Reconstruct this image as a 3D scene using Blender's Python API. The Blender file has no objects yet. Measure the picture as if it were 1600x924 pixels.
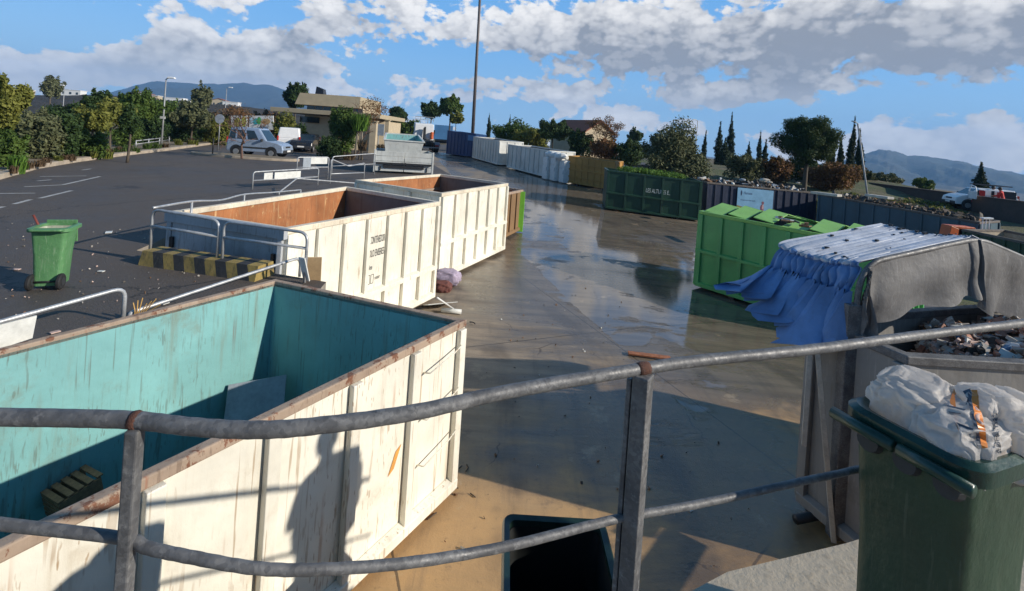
import bpy, bmesh, math, random
import numpy as np
from mathutils import Vector, Matrix
from mathutils.bvhtree import BVHTree
R = random.Random(11)
NR = np.random.default_rng(5)
SC = bpy.context.scene
COL = SC.collection
V = Vector
rad = math.radians

# ------------------------------------------------------------------ camera
EYE, F = 4.2, 750.0
ROLL = math.atan(0.07)
RC, RS = math.cos(ROLL), math.sin(ROLL)
cam = bpy.data.cameras.new('camera'); camo = bpy.data.objects.new('camera', cam); COL.objects.link(camo)
cam.sensor_width = 36.0; cam.lens = 36.0 * F / 1600.0
cam.shift_y = -(462.0 - 215.0) / 1600.0 * RC
cam.shift_x = -(462.0 - 215.0) / 1600.0 * RS * -1.0
cam.clip_start = 0.05; cam.clip_end = 20000
rt, up, bk = V((RC, 0, RS)), V((-RS, 0, RC)), V((0, -1, 0))
camo.matrix_world = Matrix(((rt.x, up.x, bk.x, 0), (rt.y, up.y, bk.y, 0), (rt.z, up.z, bk.z, EYE), (0, 0, 0, 1)))
SC.camera = camo
# the principal point sits at (800,215): shift is measured along the camera's own (unrolled) image axes
cam.shift_x = 0.0; cam.shift_y = -(462.0 - 215.0) / 1600.0
SC.view_settings.view_transform = 'Standard'; SC.view_settings.look = 'None'
SC.view_settings.gamma = 1; SC.view_settings.exposure = EXPO = 0.2
SC.render.resolution_x, SC.render.resolution_y = 1024, 591
SC.cycles.use_denoising = True
SC.cycles.max_bounces = 6; SC.cycles.volume_bounces = 0; SC.cycles.transparent_max_bounces = 8
SC.cycles.sample_clamp_indirect = 6

# ------------------------------------------------------------------ sun
SUN_HEAD, SUN_EL = rad(105), rad(24)            # heading clockwise from +Y (the view direction)
sd = V((math.sin(SUN_HEAD) * math.cos(SUN_EL), math.cos(SUN_HEAD) * math.cos(SUN_EL), math.sin(SUN_EL)))
sl = bpy.data.lights.new('sun', 'SUN'); sl.energy = 4.9; sl.angle = rad(0.5); sl.color = (1.0, 0.92, 0.80)
so = bpy.data.objects.new('sun', sl); COL.objects.link(so); so.rotation_euler = sd.to_track_quat('Z', 'Y').to_euler()

# ------------------------------------------------------------------ node helper
class NT:
    def __init__(s, tree): s.t = tree; s.n = tree.nodes; s.l = tree.links
    def add(s, typ, **kw):
        nd = s.n.new(typ)
        for k, v in kw.items(): setattr(nd, k, v)
        return nd
    def put(s, sock, val):
        if hasattr(val, 'bl_idname') or hasattr(val, 'is_output'): s.l.new(val, sock)
        else:
            try: sock.default_value = val
            except Exception: sock.default_value = (val, val, val)
    def math(s, op, a, b=0.0, c=None, clamp=False):
        nd = s.add('ShaderNodeMath', operation=op, use_clamp=clamp)
        s.put(nd.inputs[0], a); s.put(nd.inputs[1], b)
        if c is not None: s.put(nd.inputs[2], c)
        return nd.outputs[0]
    def mix(s, f, a, b, mode='MIX'):
        nd = s.add('ShaderNodeMix', data_type='RGBA', blend_type=mode)
        s.put(nd.inputs[0], f); s.put(nd.inputs[6], c4(a)); s.put(nd.inputs[7], c4(b))
        return nd.outputs[2]
    def noise(s, vec, scale, detail=4, rough=.55, dist=0.0):
        nd = s.add('ShaderNodeTexNoise'); s.put(nd.inputs['Vector'], vec)
        s.put(nd.inputs['Scale'], scale); s.put(nd.inputs['Detail'], detail); s.put(nd.inputs['Roughness'], rough)
        s.put(nd.inputs['Distortion'], dist)
        return nd.outputs[0]
    def ramp(s, f, lo, hi, a=0.0, b=1.0, smooth=True):
        nd = s.add('ShaderNodeMapRange', interpolation_type='SMOOTHSTEP' if smooth else 'LINEAR')
        s.put(nd.inputs[0], f); s.put(nd.inputs[1], lo); s.put(nd.inputs[2], hi); s.put(nd.inputs[3], a); s.put(nd.inputs[4], b)
        return nd.outputs[0]
    def scale(s, vec, sc, loc=(0, 0, 0), rot=(0, 0, 0)):
        nd = s.add('ShaderNodeMapping'); s.put(nd.inputs[0], vec)
        nd.inputs[1].default_value = loc; nd.inputs[2].default_value = rot; nd.inputs[3].default_value = sc
        return nd.outputs[0]
    def vmath(s, op, a, b=(0, 0, 0)):
        nd = s.add('ShaderNodeVectorMath', operation=op); s.put(nd.inputs[0], a); s.put(nd.inputs[1], b); return nd.outputs[0]
def c4(a):
    if isinstance(a, (tuple, list)) and len(a) == 3: return (a[0], a[1], a[2], 1.0)
    return a

# ------------------------------------------------------------------ sky with clouds
world = bpy.data.worlds.new('World'); SC.world = world; world.use_nodes = True
def build_sky():
    T = NT(world.node_tree); T.n.clear()
    out = T.add('ShaderNodeOutputWorld'); bg = T.add('ShaderNodeBackground'); T.l.new(bg.outputs[0], out.inputs[0])
    bg.inputs[1].default_value = 0.10
    sky = T.add('ShaderNodeTexSky'); sky.sky_type = 'NISHITA'; sky.sun_disc = False
    sky.sun_elevation = SUN_EL; sky.sun_rotation = SUN_HEAD; sky.altitude = 100; sky.air_density = 1.1; sky.dust_density = 0.6; sky.ozone_density = 3.0
    tc = T.add('ShaderNodeTexCoord'); sp = T.add('ShaderNodeSeparateXYZ'); T.l.new(tc.outputs['Generated'], sp.inputs[0])
    x, y, z = sp.outputs
    az = T.math('ARCTAN2', x, y)
    hyp = T.math('SQRT', T.math('ADD', T.math('MULTIPLY', x, x), T.math('MULTIPLY', y, y)))
    el = T.math('ARCTAN2', z, hyp)
    cb = T.add('ShaderNodeCombineXYZ'); T.l.new(az, cb.inputs[0]); T.l.new(el, cb.inputs[1])
    P = cb.outputs[0]
    def pix(px, py):
        u, v = ray(px, py); return math.atan2(u, 1), math.atan2(v, math.hypot(u, 1))
    # cloud banks where the sky has them: px, py, width px, height px, weight
    banks = [(1350, 40, 270, 62, .60), (1180, 60, 110, 50, .36), (1540, 75, 90, 46, .36), (950, 60, 120, 50, .50), (1040, 85, 60, 26, .34), (840, 40, 90, 34, .36),
             (620, 28, 130, 34, .50), (480, 92, 110, 34, .46), (390, 60, 70, 34, .34), (235, 62, 80, 44, .40), (300, 100, 90, 30, .38), (70, 103, 110, 24, .40), (370, 6, 70, 18, .34),
             (410, 128, 130, 16, .36), (680, 145, 80, 28, .42), (830, 150, 90, 26, .40), (930, 140, 60, 22, .38), (1090, 152, 62, 36, .50), (1240, 140, 66, 20, .46), (1410, 218, 80, 26, .48), (1340, 235, 60, 16, .36),
             (1550, 246, 90, 24, .44), (1520, 185, 60, 9, .36), (1130, 205, 120, 16, .30), (980, 185, 120, 14, .30), (570, 165, 60, 20, .34),
             (90, 25, 150, 26, -.34), (690, 100, 80, 22, -.40), (160, 60, 40, 26, -.22), (1110, 60, 22, 60, -.30), (1480, 155, 150, 16, -.36), (1250, 195, 120, 18, -.36), (560, 125, 40, 14, -.2), (760, 95, 50, 20, -.3), (440, 20, 40, 16, -.25)]
    def field(vec, det=9, puffs=True):
        s = T.add('ShaderNodeSeparateXYZ'); T.l.new(vec, s.inputs[0])
        tot = None
        for px, py, w, h, k in (banks if puffs else [q for q in banks if q[4] > .31]):
            a0, e0 = pix(px, py)
            dx = T.math('MULTIPLY', T.math('SUBTRACT', s.outputs[0], a0), F / w / (1 + a0 * a0 * .8))
            dy = T.math('MULTIPLY', T.math('SUBTRACT', s.outputs[1], e0), F / h)
            d2 = T.math('ADD', T.math('MULTIPLY', dx, dx), T.math('MULTIPLY', dy, dy))
            g = T.math('MULTIPLY', T.math('POWER', 2.718, T.math('MULTIPLY', d2, -1.0)), k)
            tot = g if tot is None else T.math('ADD', tot, g)
        m = T.scale(vec, (8.5, 14, 1), (3.1, 1.7, 0))
        n1 = T.noise(m, 1.0, det, .56, .3); n1.node.noise_dimensions = '2D'
        if not puffs: return T.math('ADD', T.math('MULTIPLY', T.math('SUBTRACT', n1, .5), 1.9), tot)
        m2 = T.scale(vec, (26, 40, 1), (7.7, 2.2, 0))
        vo = T.add('ShaderNodeTexVoronoi', feature='F1', voronoi_dimensions='2D'); T.l.new(m2, vo.inputs['Vector']); vo.inputs['Scale'].default_value = 1.0
        v2 = T.add('ShaderNodeTexVoronoi', feature='F1', voronoi_dimensions='2D'); T.l.new(T.vmath('ADD', T.scale(vec, (62, 92, 1), (1.3, 5.2, 0)), T.scale(vo.outputs['Color'], (.0, .0, 0))), v2.inputs['Vector']); v2.inputs['Scale'].default_value = 1.0
        fn = T.noise(T.scale(vec, (70, 95, 1)), 1.0, 5, .65); fn.node.noise_dimensions = '2D'
        global BILLOW
        BILLOW = T.math('ADD', T.math('ADD', T.math('MULTIPLY', vo.outputs['Distance'], .62), T.math('MULTIPLY', v2.outputs['Distance'], .34)), T.math('MULTIPLY', T.math('SUBTRACT', fn, .5), .5))
        puff = T.math('ADD', T.math('MULTIPLY', T.math('SUBTRACT', .45, vo.outputs['Distance']), .30), T.math('ADD', T.math('MULTIPLY', T.math('SUBTRACT', .45, v2.outputs['Distance']), .13), T.math('MULTIPLY', T.math('SUBTRACT', fn, .5), .34)))
        return T.math('ADD', T.math('ADD', T.math('MULTIPLY', T.math('SUBTRACT', n1, .5), 1.9), tot), puff)
    d0 = field(P)
    d1 = field(T.vmath('ADD', P, (0.022, 0.030, 0)), 5, False)
    d2 = field(T.vmath('ADD', P, (0.03, 0.085, 0)), 3, False)
    cover = T.math('MULTIPLY', T.ramp(d0, .19, .37), T.math('MULTIPLY', T.ramp(el, .62, .30), T.ramp(y, -.5, .15)))
    shade = T.math('ADD', T.math('MULTIPLY', T.ramp(d1, .12, .75), .55), T.math('MULTIPLY', T.ramp(d2, .10, .60), .55), clamp=True)
    shade = T.math('ADD', T.math('MULTIPLY', shade, .78), T.math('MULTIPLY', T.ramp(BILLOW, .22, .72), .34), clamp=True)
    a0, e0 = pix(1345, 48); gx = T.math('MULTIPLY', T.math('SUBTRACT', az, a0), F / 230 / (1 + a0 * a0 * .8)); gy = T.math('MULTIPLY', T.math('SUBTRACT', el, e0), F / 52)
    heavy = T.math('POWER', 2.718, T.math('MULTIPLY', T.math('ADD', T.math('MULTIPLY', gx, gx), T.math('MULTIPLY', gy, gy)), -1.0))
    shade = T.math('MULTIPLY', shade, T.ramp(el, .01, .17, .45, 1.0))
    shade = T.math('ADD', shade, T.math('MULTIPLY', heavy, .24), clamp=True)
    lit = T.mix(shade, (9.8, 9.5, 9.1), (2.9, 3.0, 3.25))
    # thicker base of the big bank
    skyc = T.mix(.62, sky.outputs[0], (1.5, 4.9, 10.2), 'MIX')
    low = T.ramp(el, 0.0, .22)
    skyc = T.mix(T.math('MULTIPLY', T.math('SUBTRACT', 1.0, low), .45), skyc, (4.8, 7.4, 9.4))
    skyc = T.mix(1.0, skyc, T.math('MULTIPLY', T.ramp(el, .30, .9, 1.0, .36), T.ramp(y, -.6, .3, .6, 1.0)), 'MULTIPLY')
    fin = T.mix(T.math('MULTIPLY', cover, .96), skyc, lit)
    T.l.new(fin, bg.inputs[0])

# ------------------------------------------------------------------ pixel <-> place (the survey of the photograph)
def ray(px, py):
    dx, dy = px - 800.0, py - 215.0
    return (dx * RC + dy * RS) / F, (dx * RS - dy * RC) / F
def at(px, py, D):
    u, v = ray(px, py); return V((u * D, D, EYE + v * D))
def onz(px, py, z):
    u, v = ray(px, py); D = (z - EYE) / v; return V((u * D, D, z))
def sm(a, b, t):
    t = min(1.0, max(0.0, (t - a) / (b - a))); return t * t * (3 - 2 * t)
def g(x, y):
    z = min(1.87, max(0.0, (y - 17) * .0505))
    z -= .04 * min(max(0.0, x - 3), 16) * (1 - sm(34, 52, y))
    return z
def ong(px, py, h=0.0):
    u, v = ray(px, py); lo, hi = .5, 400.0
    for _ in range(60):
        m = (lo + hi) / 2
        if EYE + v * m > g(u * m, m) + h: lo = m
        else: hi = m
    m = (lo + hi) / 2; return V((u * m, m, g(u * m, m)))
def zat(py, x, y):
    u = x / y; return EYE + (215 + F * u * RS - py) / (F * RC) * y
build_sky()
ZP = 1.87     # asphalt platform
ZF = 2.30     # concrete ramp head where the photographer stands

# ------------------------------------------------------------------ objects, tags
def tag(o, label=None, cat=None, group=None, kind=None):
    if label: o['label'] = label
    if cat: o['category'] = cat
    if group: o['group'] = group
    if kind: o['kind'] = kind
    return o
def thing(name, label, cat, loc=(0, 0, 0), group=None, rz=0.0):
    o = bpy.data.objects.new(name, None); COL.objects.link(o); o.location = loc; o.rotation_euler = (0, 0, rz)
    o.empty_display_size = .3
    tag(o, label, cat, group)
    return o
def mesh_obj(name, verts, faces, mats, parent=None, mi=None, smooth=False, bevel=0.0, local=False):
    """verts in world coordinates (or in the parent's own frame when local)"""
    me = bpy.data.meshes.new(name)
    root = parent
    while root is not None and root.parent is not None: root = root.parent
    if root is not None and not local:
        M = (Matrix.Translation(root.location) @ root.rotation_euler.to_matrix().to_4x4()).inverted()
        verts = [M @ V(v) for v in verts]
    me.from_pydata([tuple(v) for v in verts], [], faces)
    if not isinstance(mats, (list, tuple)): mats = [mats]
    for m in mats: me.materials.append(m)
    if mi is not None: me.polygons.foreach_set('material_index', np.asarray(mi, dtype=np.int32))
    if smooth: me.polygons.foreach_set('use_smooth', np.ones(len(me.polygons), dtype=bool))
    me.update()
    o = bpy.data.objects.new(name, me); COL.objects.link(o)
    if parent is not None: o.parent = parent
    if bevel:
        b = o.modifiers.new('bevel', 'BEVEL'); b.width = bevel; b.segments = 2; b.limit_method = 'ANGLE'; b.angle_limit = rad(40)
    return o
class MB:
    """collects shapes for one mesh"""
    def __init__(s): s.v = []; s.f = []; s.m = []
    def add(s, vs, fs, m=0):
        b = len(s.v); s.v += [V(p) for p in vs]; s.f += [[i + b for i in f] for f in fs]; s.m += [m] * len(fs); return s
    def hexa(s, p, m=0):   # p[0:4] bottom ring ccw, p[4:8] top ring
        return s.add(p, [(3, 2, 1, 0), (4, 5, 6, 7), (0, 1, 5, 4), (1, 2, 6, 5), (2, 3, 7, 6), (3, 0, 4, 7)], m)
    def box(s, c, size, m=0, rot=None):
        c = V(c); hx, hy, hz = size[0] / 2, size[1] / 2, size[2] / 2
        p = [V(q) for q in ((-hx, -hy, -hz), (hx, -hy, -hz), (hx, hy, -hz), (-hx, hy, -hz), (-hx, -hy, hz), (hx, -hy, hz), (hx, hy, hz), (-hx, hy, hz))]
        if rot is not None:
            Mx = rot if isinstance(rot, Matrix) else Matrix.Rotation(rot, 3, 'Z'); p = [Mx @ q for q in p]
        return s.hexa([c + q for q in p], m)
    def tube(s, pts, r, n=8, m=0, cap=True):
        pts = [V(p) for p in pts]; k = len(pts)
        rr = r if isinstance(r, (list, tuple)) else [r] * k
        vs = []; prev = None
        for i, p in enumerate(pts):
            t = (pts[min(i + 1, k - 1)] - pts[max(i - 1, 0)]); t = t.normalized() if t.length > 1e-9 else V((0, 0, 1))
            a = prev if prev is not None else (V((0, 0, 1)) if abs(t.z) < .9 else V((1, 0, 0)))
            b = t.cross(a)
            if b.length < 1e-6: b = t.cross(V((0, 1, 0)))
            b.normalize(); a = b.cross(t).normalized(); prev = a
            for j in range(n):
                w = 2 * math.pi * j / n; vs.append(p + (a * math.cos(w) + b * math.sin(w)) * rr[i])
        fs = [(i * n + j, i * n + (j + 1) % n, (i + 1) * n + (j + 1) % n, (i + 1) * n + j) for i in range(k - 1) for j in range(n)]
        if cap: fs += [tuple(range(n))[::-1], tuple((k - 1) * n + j for j in range(n))]
        return s.add(vs, fs, m)
    def bar(s, a, b, w, h, m=0, upv=V((0, 0, 1))):
        a, b = V(a), V(b); t = (b - a).normalized(); x = t.cross(upv)
        if x.length < 1e-5: x = t.cross(V((0, 1, 0)))
        x.normalize(); y = x.cross(t).normalized(); x *= w / 2; y *= h / 2
        return s.hexa([a - x - y, a + x - y, b + x - y, b - x - y, a - x + y, a + x + y, b + x + y, b - x + y], m)
    def lathe(s, prof, c, axis='Z', n=20, m=0):   # prof: (r, h)
        vs = []; c = V(c)
        for r, h in prof:
            for j in range(n):
                w = 2 * math.pi * j / n; q = V((r * math.cos(w), r * math.sin(w), h))
                if axis == 'Y': q = V((q.x, q.z, -q.y))
                elif axis == 'X': q = V((q.z, q.x, q.y))
                vs.append(c + q)
        k = len(prof)
        fs = [(i * n + j, i * n + (j + 1) % n, (i + 1) * n + (j + 1) % n, (i + 1) * n + j) for i in range(k - 1) for j in range(n)]
        fs += [tuple(range(n))[::-1], tuple((k - 1) * n + j for j in range(n))]
        return s.add(vs, fs, m)
    def prism(s, poly, axis_vec, m=0):
        a = [V(p) for p in poly]; b = [p + V(axis_vec) for p in a]; n = len(a)
        return s.add(a + b, [tuple(range(n))[::-1], tuple(range(n, 2 * n))] + [(i, (i + 1) % n, n + (i + 1) % n, n + i) for i in range(n)], m)
    def grid(s, rows, m=0):   # rows: list of lists of points
        h, w = len(rows), len(rows[0])
        return s.add([p for r in rows for p in r], [(i * w + j, i * w + j + 1, (i + 1) * w + j + 1, (i + 1) * w + j) for i in range(h - 1) for j in range(w - 1)], m)
    def build(s, name, mats, parent=None, smooth=False, bevel=0.0, local=False):
        o = mesh_obj(name, s.v, s.f, mats, parent, s.m, smooth, bevel, local)
        return o
def fixn(o):
    bm = bmesh.new(); bm.from_mesh(o.data); bmesh.ops.recalc_face_normals(bm, faces=bm.faces); bm.to_mesh(o.data); bm.free(); return o
def copy_tree(o, parent=None):
    c = o.copy(); COL.objects.link(c)
    if parent is not None: c.parent = parent
    for ch in list(o.children): copy_tree(ch, c)
    return c
def crisp(o):
    md = o.modifiers.new('edges', 'EDGE_SPLIT'); md.split_angle = rad(50); return o
def solid(o, t, off=0.0):
    md = o.modifiers.new('thickness', 'SOLIDIFY'); md.thickness = t; md.offset = off; return o
def smooth_angle(o, a=35):
    me = o.data
    me.polygons.foreach_set('use_smooth', np.ones(len(me.polygons), dtype=bool))
    try: me.set_sharp_from_angle(angle=rad(a))
    except Exception: pass
    return o
def catmull(pts, n=8):
    P = [V(p) for p in pts]; P = [P[0] * 2 - P[1]] + P + [P[-1] * 2 - P[-2]]; out = []
    for i in range(1, len(P) - 2):
        for k in range(n):
            t = k / n; a, b, c, d = P[i - 1], P[i], P[i + 1], P[i + 2]
            out.append(.5 * ((2 * b) + (c - a) * t + (2 * a - 5 * b + 4 * c - d) * t * t + (3 * b - a - 3 * c + d) * t ** 3))
    out.append(P[-2]); return out
def bend(pts, r=.12, n=5):
    """polyline with rounded corners"""
    P = [V(p) for p in pts]; out = [P[0]]
    for i in range(1, len(P) - 1):
        a = (P[i - 1] - P[i]); b = (P[i + 1] - P[i]); q = min(r, a.length * .45, b.length * .45)
        a = P[i] + a.normalized() * q; b = P[i] + b.normalized() * q
        for k in range(n + 1):
            t = k / n; out.append(a * (1 - t) ** 2 + P[i] * 2 * t * (1 - t) + b * t * t)
    out.append(P[-1]); return out
_fonts = {}
def text_geo(txt, font_shear=0.0, bold=0.0):
    cu = bpy.data.curves.new('t', 'FONT'); cu.body = txt; cu.size = 1.0; cu.shear = font_shear; cu.offset = bold; cu.resolution_u = 3
    ob = bpy.data.objects.new('t', cu); COL.objects.link(ob)
    dg = bpy.context.evaluated_depsgraph_get(); me = bpy.data.meshes.new_from_object(ob.evaluated_get(dg))
    vs = [v.co.copy() for v in me.vertices]; fs = [list(p.vertices) for p in me.polygons]
    bpy.data.objects.remove(ob); bpy.data.meshes.remove(me); bpy.data.curves.remove(cu)
    return vs, fs
def text_on(name, parent, txt, o, xd, yd, height, mat, width=None, shear=0.0, bold=0.0, lift=.004):
    vs, fs = text_geo(txt, shear, bold); o = V(o); xd = V(xd).normalized(); yd = V(yd); yd = (yd - xd * yd.dot(xd)).normalized()
    w = max(v.x for v in vs); sx = height / .72
    if width: sx = width / w
    n = xd.cross(yd)
    return mesh_obj(name, [o + xd * v.x * sx + yd * v.y * height / .72 + n * lift for v in vs], fs, mat, parent)

# ------------------------------------------------------------------ materials
MATS = {}
def new_mat(name):
    m = bpy.data.materials.new(name); m.use_nodes = True; T = NT(m.node_tree); b = T.n['Principled BSDF']; MATS[name] = m
    tc = T.add('ShaderNodeTexCoord'); return m, T, b, tc.outputs['Object']
def bump(T, b, h, s=.3, d=.02):
    bn = T.add('ShaderNodeBump'); bn.inputs['Strength'].default_value = s; bn.inputs['Distance'].default_value = d
    T.l.new(h, bn.inputs['Height']); T.l.new(bn.outputs[0], b.inputs['Normal'])
def plain(name, col, rough=.6, metal=0.0, var=.25, scale=6.0, bmp=.1, spec=.5):
    m, T, b, P = new_mat(name)
    n = T.noise(P, scale, 6, .6); n2 = T.noise(P, scale * 7, 3, .6)
    f = T.ramp(n, .3, .7, 1 - var, 1 + var, False); f2 = T.ramp(n2, .3, .7, 1 - var * .5, 1 + var * .5, False)
    col_ = T.mix(1.0, c4(col), T.math('MULTIPLY', f, f2), 'MULTIPLY')
    T.l.new(col_, b.inputs['Base Color']); b.inputs['Metallic'].default_value = metal
    T.l.new(T.ramp(n, .3, .7, rough * .85, min(1, rough * 1.15), False), b.inputs['Roughness'])
    b.inputs['Specular IOR Level'].default_value = spec
    if bmp: bump(T, b, n2, bmp, .01)
    return m
RUST = (.16, .055, .022)
def paint(name, col, rough=.5, rust=.25, rustcol=RUST, dirt=.35, dirtcol=(.16, .12, .08), scratch=.35, scratchcol=None, scale=1.0, streaky=1.0, fade=.18):
    m, T, b, P = new_mat(name)
    big = T.noise(T.scale(P, (scale, scale, scale)), .9, 5, .6)
    c = T.mix(1.0, c4(col), T.ramp(big, .3, .7, 1 - fade, 1 + fade, False), 'MULTIPLY')
    # streaks running down
    st = T.noise(T.scale(P, (7 * scale, 7 * scale, .55 * scale)), 1.0, 6, .65)
    c = T.mix(T.math('MULTIPLY', T.ramp(st, .52, .78), dirt * streaky), c, dirtcol)
    blot = T.noise(T.scale(P, (1.8 * scale,) * 3, (5, 2, 9)), 1.0, 7, .7)
    c = T.mix(T.math('MULTIPLY', T.ramp(blot, .54, .74), dirt), c, dirtcol)
    # rust runs
    run = T.noise(T.scale(P, (11 * scale, 11 * scale, .35 * scale), (2, 6, 1)), 1.0, 4, .6); rmk = T.ramp(T.noise(T.scale(P, (1.1 * scale,) * 3, (4, 9, 2)), 1.0, 3, .6), .45, .62)
    c = T.mix(T.math('MULTIPLY', T.math('MULTIPLY', T.ramp(run, .58, .74), rmk), min(.8, rust * 2.6)), c, tuple(min(1, v * 1.6) for v in rustcol))
    # short scratches
    if scratch:
        pat = T.ramp(T.noise(T.scale(P, (.9 * scale,) * 3, (8, 3, 1)), 1.0, 4, .6), .40, .60)
        for k, (sx, sz, ro) in enumerate(((26, 3.2, .25), (17, 1.4, -.55), (44, 7, .9), (34, 1.1, .05))):
            sn = T.noise(T.scale(P, (sx * scale, sx * scale, sz * scale), (k * 3.3, 1, k), (ro, ro * .7, 0)), 1.0, 2, .5)
            c = T.mix(T.math('MULTIPLY', T.math('MULTIPLY', T.ramp(sn, .632, .685), scratch), pat if k != 3 else T.math('SUBTRACT', 1.0, pat)), c, scratchcol or rustcol)
    rs = T.noise(T.scale(P, (5.5 * scale, 5.5 * scale, 3.6 * scale), (1, 7, 3)), 1.0, 9, .72)
    th = .80 - rust * .32
    rm = T.ramp(rs, th, th + .05)
    rc = T.mix(T.noise(P, 14 * scale, 4), tuple(v * .55 for v in rustcol), tuple(min(1, v * 1.5) for v in rustcol))
    c = T.mix(rm, c, rc)
    T.l.new(c, b.inputs['Base Color'])
    T.l.new(T.ramp(rm, 0, 1, rough, .9), b.inputs['Roughness'])
    hh = T.math('ADD', T.math('ADD', T.noise(P, 3.0 * scale, 3), T.math('MULTIPLY', T.noise(P, .9 * scale, 2), 2.2)), T.math('MULTIPLY', rs, .4))
    bump(T, b, hh, .3, .045)
    return m
def foliage(name, a, bcol, rough=.7, trans=.22, ns=1.2):
    m, T, b, P = new_mat(name)
    gm = T.add('ShaderNodeNewGeometry')
    rnd = gm.outputs['Random Per Island']
    n = T.noise(P, ns, 3)
    f = T.math('ADD', T.math('MULTIPLY', rnd, .55), T.math('MULTIPLY', T.ramp(n, .3, .7), .45))
    c = T.mix(f, a, bcol)
    T.l.new(c, b.inputs['Base Color']); b.inputs['Roughness'].default_value = rough; b.inputs['Specular IOR Level'].default_value = .25
    tr = T.add('ShaderNodeBsdfTranslucent'); T.l.new(T.mix(.5, c, (.16, .18, .03)), tr.inputs[0])
    mx = T.add('ShaderNodeMixShader'); mx.inputs[0].default_value = trans
    T.l.new(b.outputs[0], mx.inputs[1]); T.l.new(tr.outputs[0], mx.inputs[2])
    T.l.new(mx.outputs[0], T.n['Material Output'].inputs[0])
    return m
def glass_mat(name, col=(.02, .03, .035)):
    m, T, b, P = new_mat(name)
    b.inputs['Base Color'].default_value = c4(col); b.inputs['Roughness'].default_value = .06; b.inputs['Specular IOR Level'].default_value = .8
    return m

white_c = paint('cream_paint', (.80, .765, .655), .5, .30, (.30, .15, .06), .26, (.42, .34, .22), .42, (.34, .22, .11), 1.0)
white_b = paint('bright_cream_paint', (.81, .775, .67), .5, .30, (.26, .12, .05), .45, (.42, .33, .22), .62, (.32, .19, .085), 1.0)
white_s = paint('grey_white_paint', (.62, .62, .58), .5, .12, (.22, .13, .07), .2, (.3, .28, .24), .2, None, .8)
teal = paint('turquoise_paint', (.195, .42, .415), .55, .34, (.10, .06, .04), .60, (.20, .22, .16), .5, (.11, .115, .085), 1.0, 1.2, .16)
teal_dark = teal
rusty = paint('rusty_steel', (.37, .145, .055), .85, .60, (.55, .38, .19), .75, (.15, .06, .03), .4, (.52, .40, .22), 1.0, 1.0, .3)
rim_rust = paint('rusted_rim', (.36, .27, .20), .8, .80, (.19, .085, .05), .55, (.13, .075, .055), .4, (.10, .06, .04), 1.6)
rim_cream = paint('chipped_cream_rim', (.72, .64, .50), .6, .42, (.26, .12, .06), .4, (.3, .2, .12), .4, None, 2.0)
rim_dark = paint('dark_stained_rim', (.12, .10, .085), .7, .4, (.24, .16, .10), .4, (.05, .04, .03), .3, None, 2.0)
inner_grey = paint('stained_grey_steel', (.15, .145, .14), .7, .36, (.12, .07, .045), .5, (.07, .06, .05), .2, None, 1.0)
gate_grey = paint('pale_grey_paint', (.42, .44, .46), .55, .30, (.11, .075, .055), .45, (.16, .15, .14), .35, None, 1.0)
green_d = paint('dark_green_paint', (.013, .052, .030), .45, .2, (.06, .045, .03), .4, (.035, .045, .035), .2, None, .7)
green_b = paint('bright_green_paint', (.10, .37, .115), .45, .1, (.12, .08, .04), .22, (.05, .13, .06), .15, None, .8)
green_lid = paint('lime_green_paint', (.23, .47, .10), .5, .1, (.16, .12, .05), .25, (.16, .22, .08), .2, None, .8)
lime = paint('fresh_lime_paint', (.22, .60, .05), .5, .05, RUST, .15, (.2, .3, .08), .2, None, .8)
navy = paint('navy_paint', (.018, .026, .055), .45, .2, (.06, .05, .045), .35, (.05, .05, .05), .25, (.12, .12, .12), .8)
blue_g = paint('slate_blue_paint', (.05, .095, .125), .5, .22, (.05, .045, .04), .4, (.045, .06, .07), .2, None, .8)
blue_d = paint('deep_blue_paint', (.018, .060, .17), .45, .15, (.05, .04, .03), .3, (.02, .03, .06), .15, None, .6)
blue_m = paint('mid_blue_paint', (.07, .20, .40), .45, .08, RUST, .2, (.05, .1, .2), .1, None, .6)
ochre = paint('ochre_paint', (.46, .24, .055), .55, .15, (.18, .08, .03), .3, (.22, .12, .04), .2, None, .7)
rust_gr = paint('rust_eaten_paint', (.22, .13, .06), .75, .45, (.28, .12, .05), .5, (.1, .08, .05), .3, None, 1.0)
orange = paint('orange_paint', (.62, .13, .035), .45, .12, RUST, .2, (.3, .08, .03), .2, None, 1.5)
def zinc():
    m, T, b, P = new_mat('galvanised_steel')
    vo = T.add('ShaderNodeTexVoronoi', feature='F1'); T.l.new(P, vo.inputs['Vector']); vo.inputs['Scale'].default_value = 95.0
    sp = T.add('ShaderNodeSeparateColor'); T.l.new(vo.outputs['Color'], sp.inputs[0])
    big = T.noise(P, 5, 6, .65); mid = T.noise(P, 22, 6, .7); fine = T.noise(P, 120, 3, .7)
    c = T.mix(sp.outputs[0], (.105, .105, .108), (.185, .183, .182))
    c = T.mix(T.math('MULTIPLY', T.ramp(big, .42, .66), .75), c, (.060, .060, .064))
    c = T.mix(T.math('MULTIPLY', T.ramp(mid, .57, .68), .6), c, (.26, .255, .25))
    c = T.mix(T.math('MULTIPLY', T.ramp(mid, .38, .30), .7), c, (.045, .043, .043))
    c = T.mix(T.ramp(T.noise(P, 9, 7, .75), .665, .70), c, (.15, .07, .04))
    T.l.new(c, b.inputs['Base Color']); T.l.new(T.ramp(mid, .3, .7, .38, .75, False), b.inputs['Roughness']); b.inputs['Metallic'].default_value = .15
    bump(T, b, T.math('ADD', T.math('MULTIPLY', mid, 1.0), T.math('MULTIPLY', fine, .35)), .35, .006)
    return m
galv = zinc()
galv_l = plain('pale_galvanised_tube', (.42, .43, .44), .4, .3, .25, 12)
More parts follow.
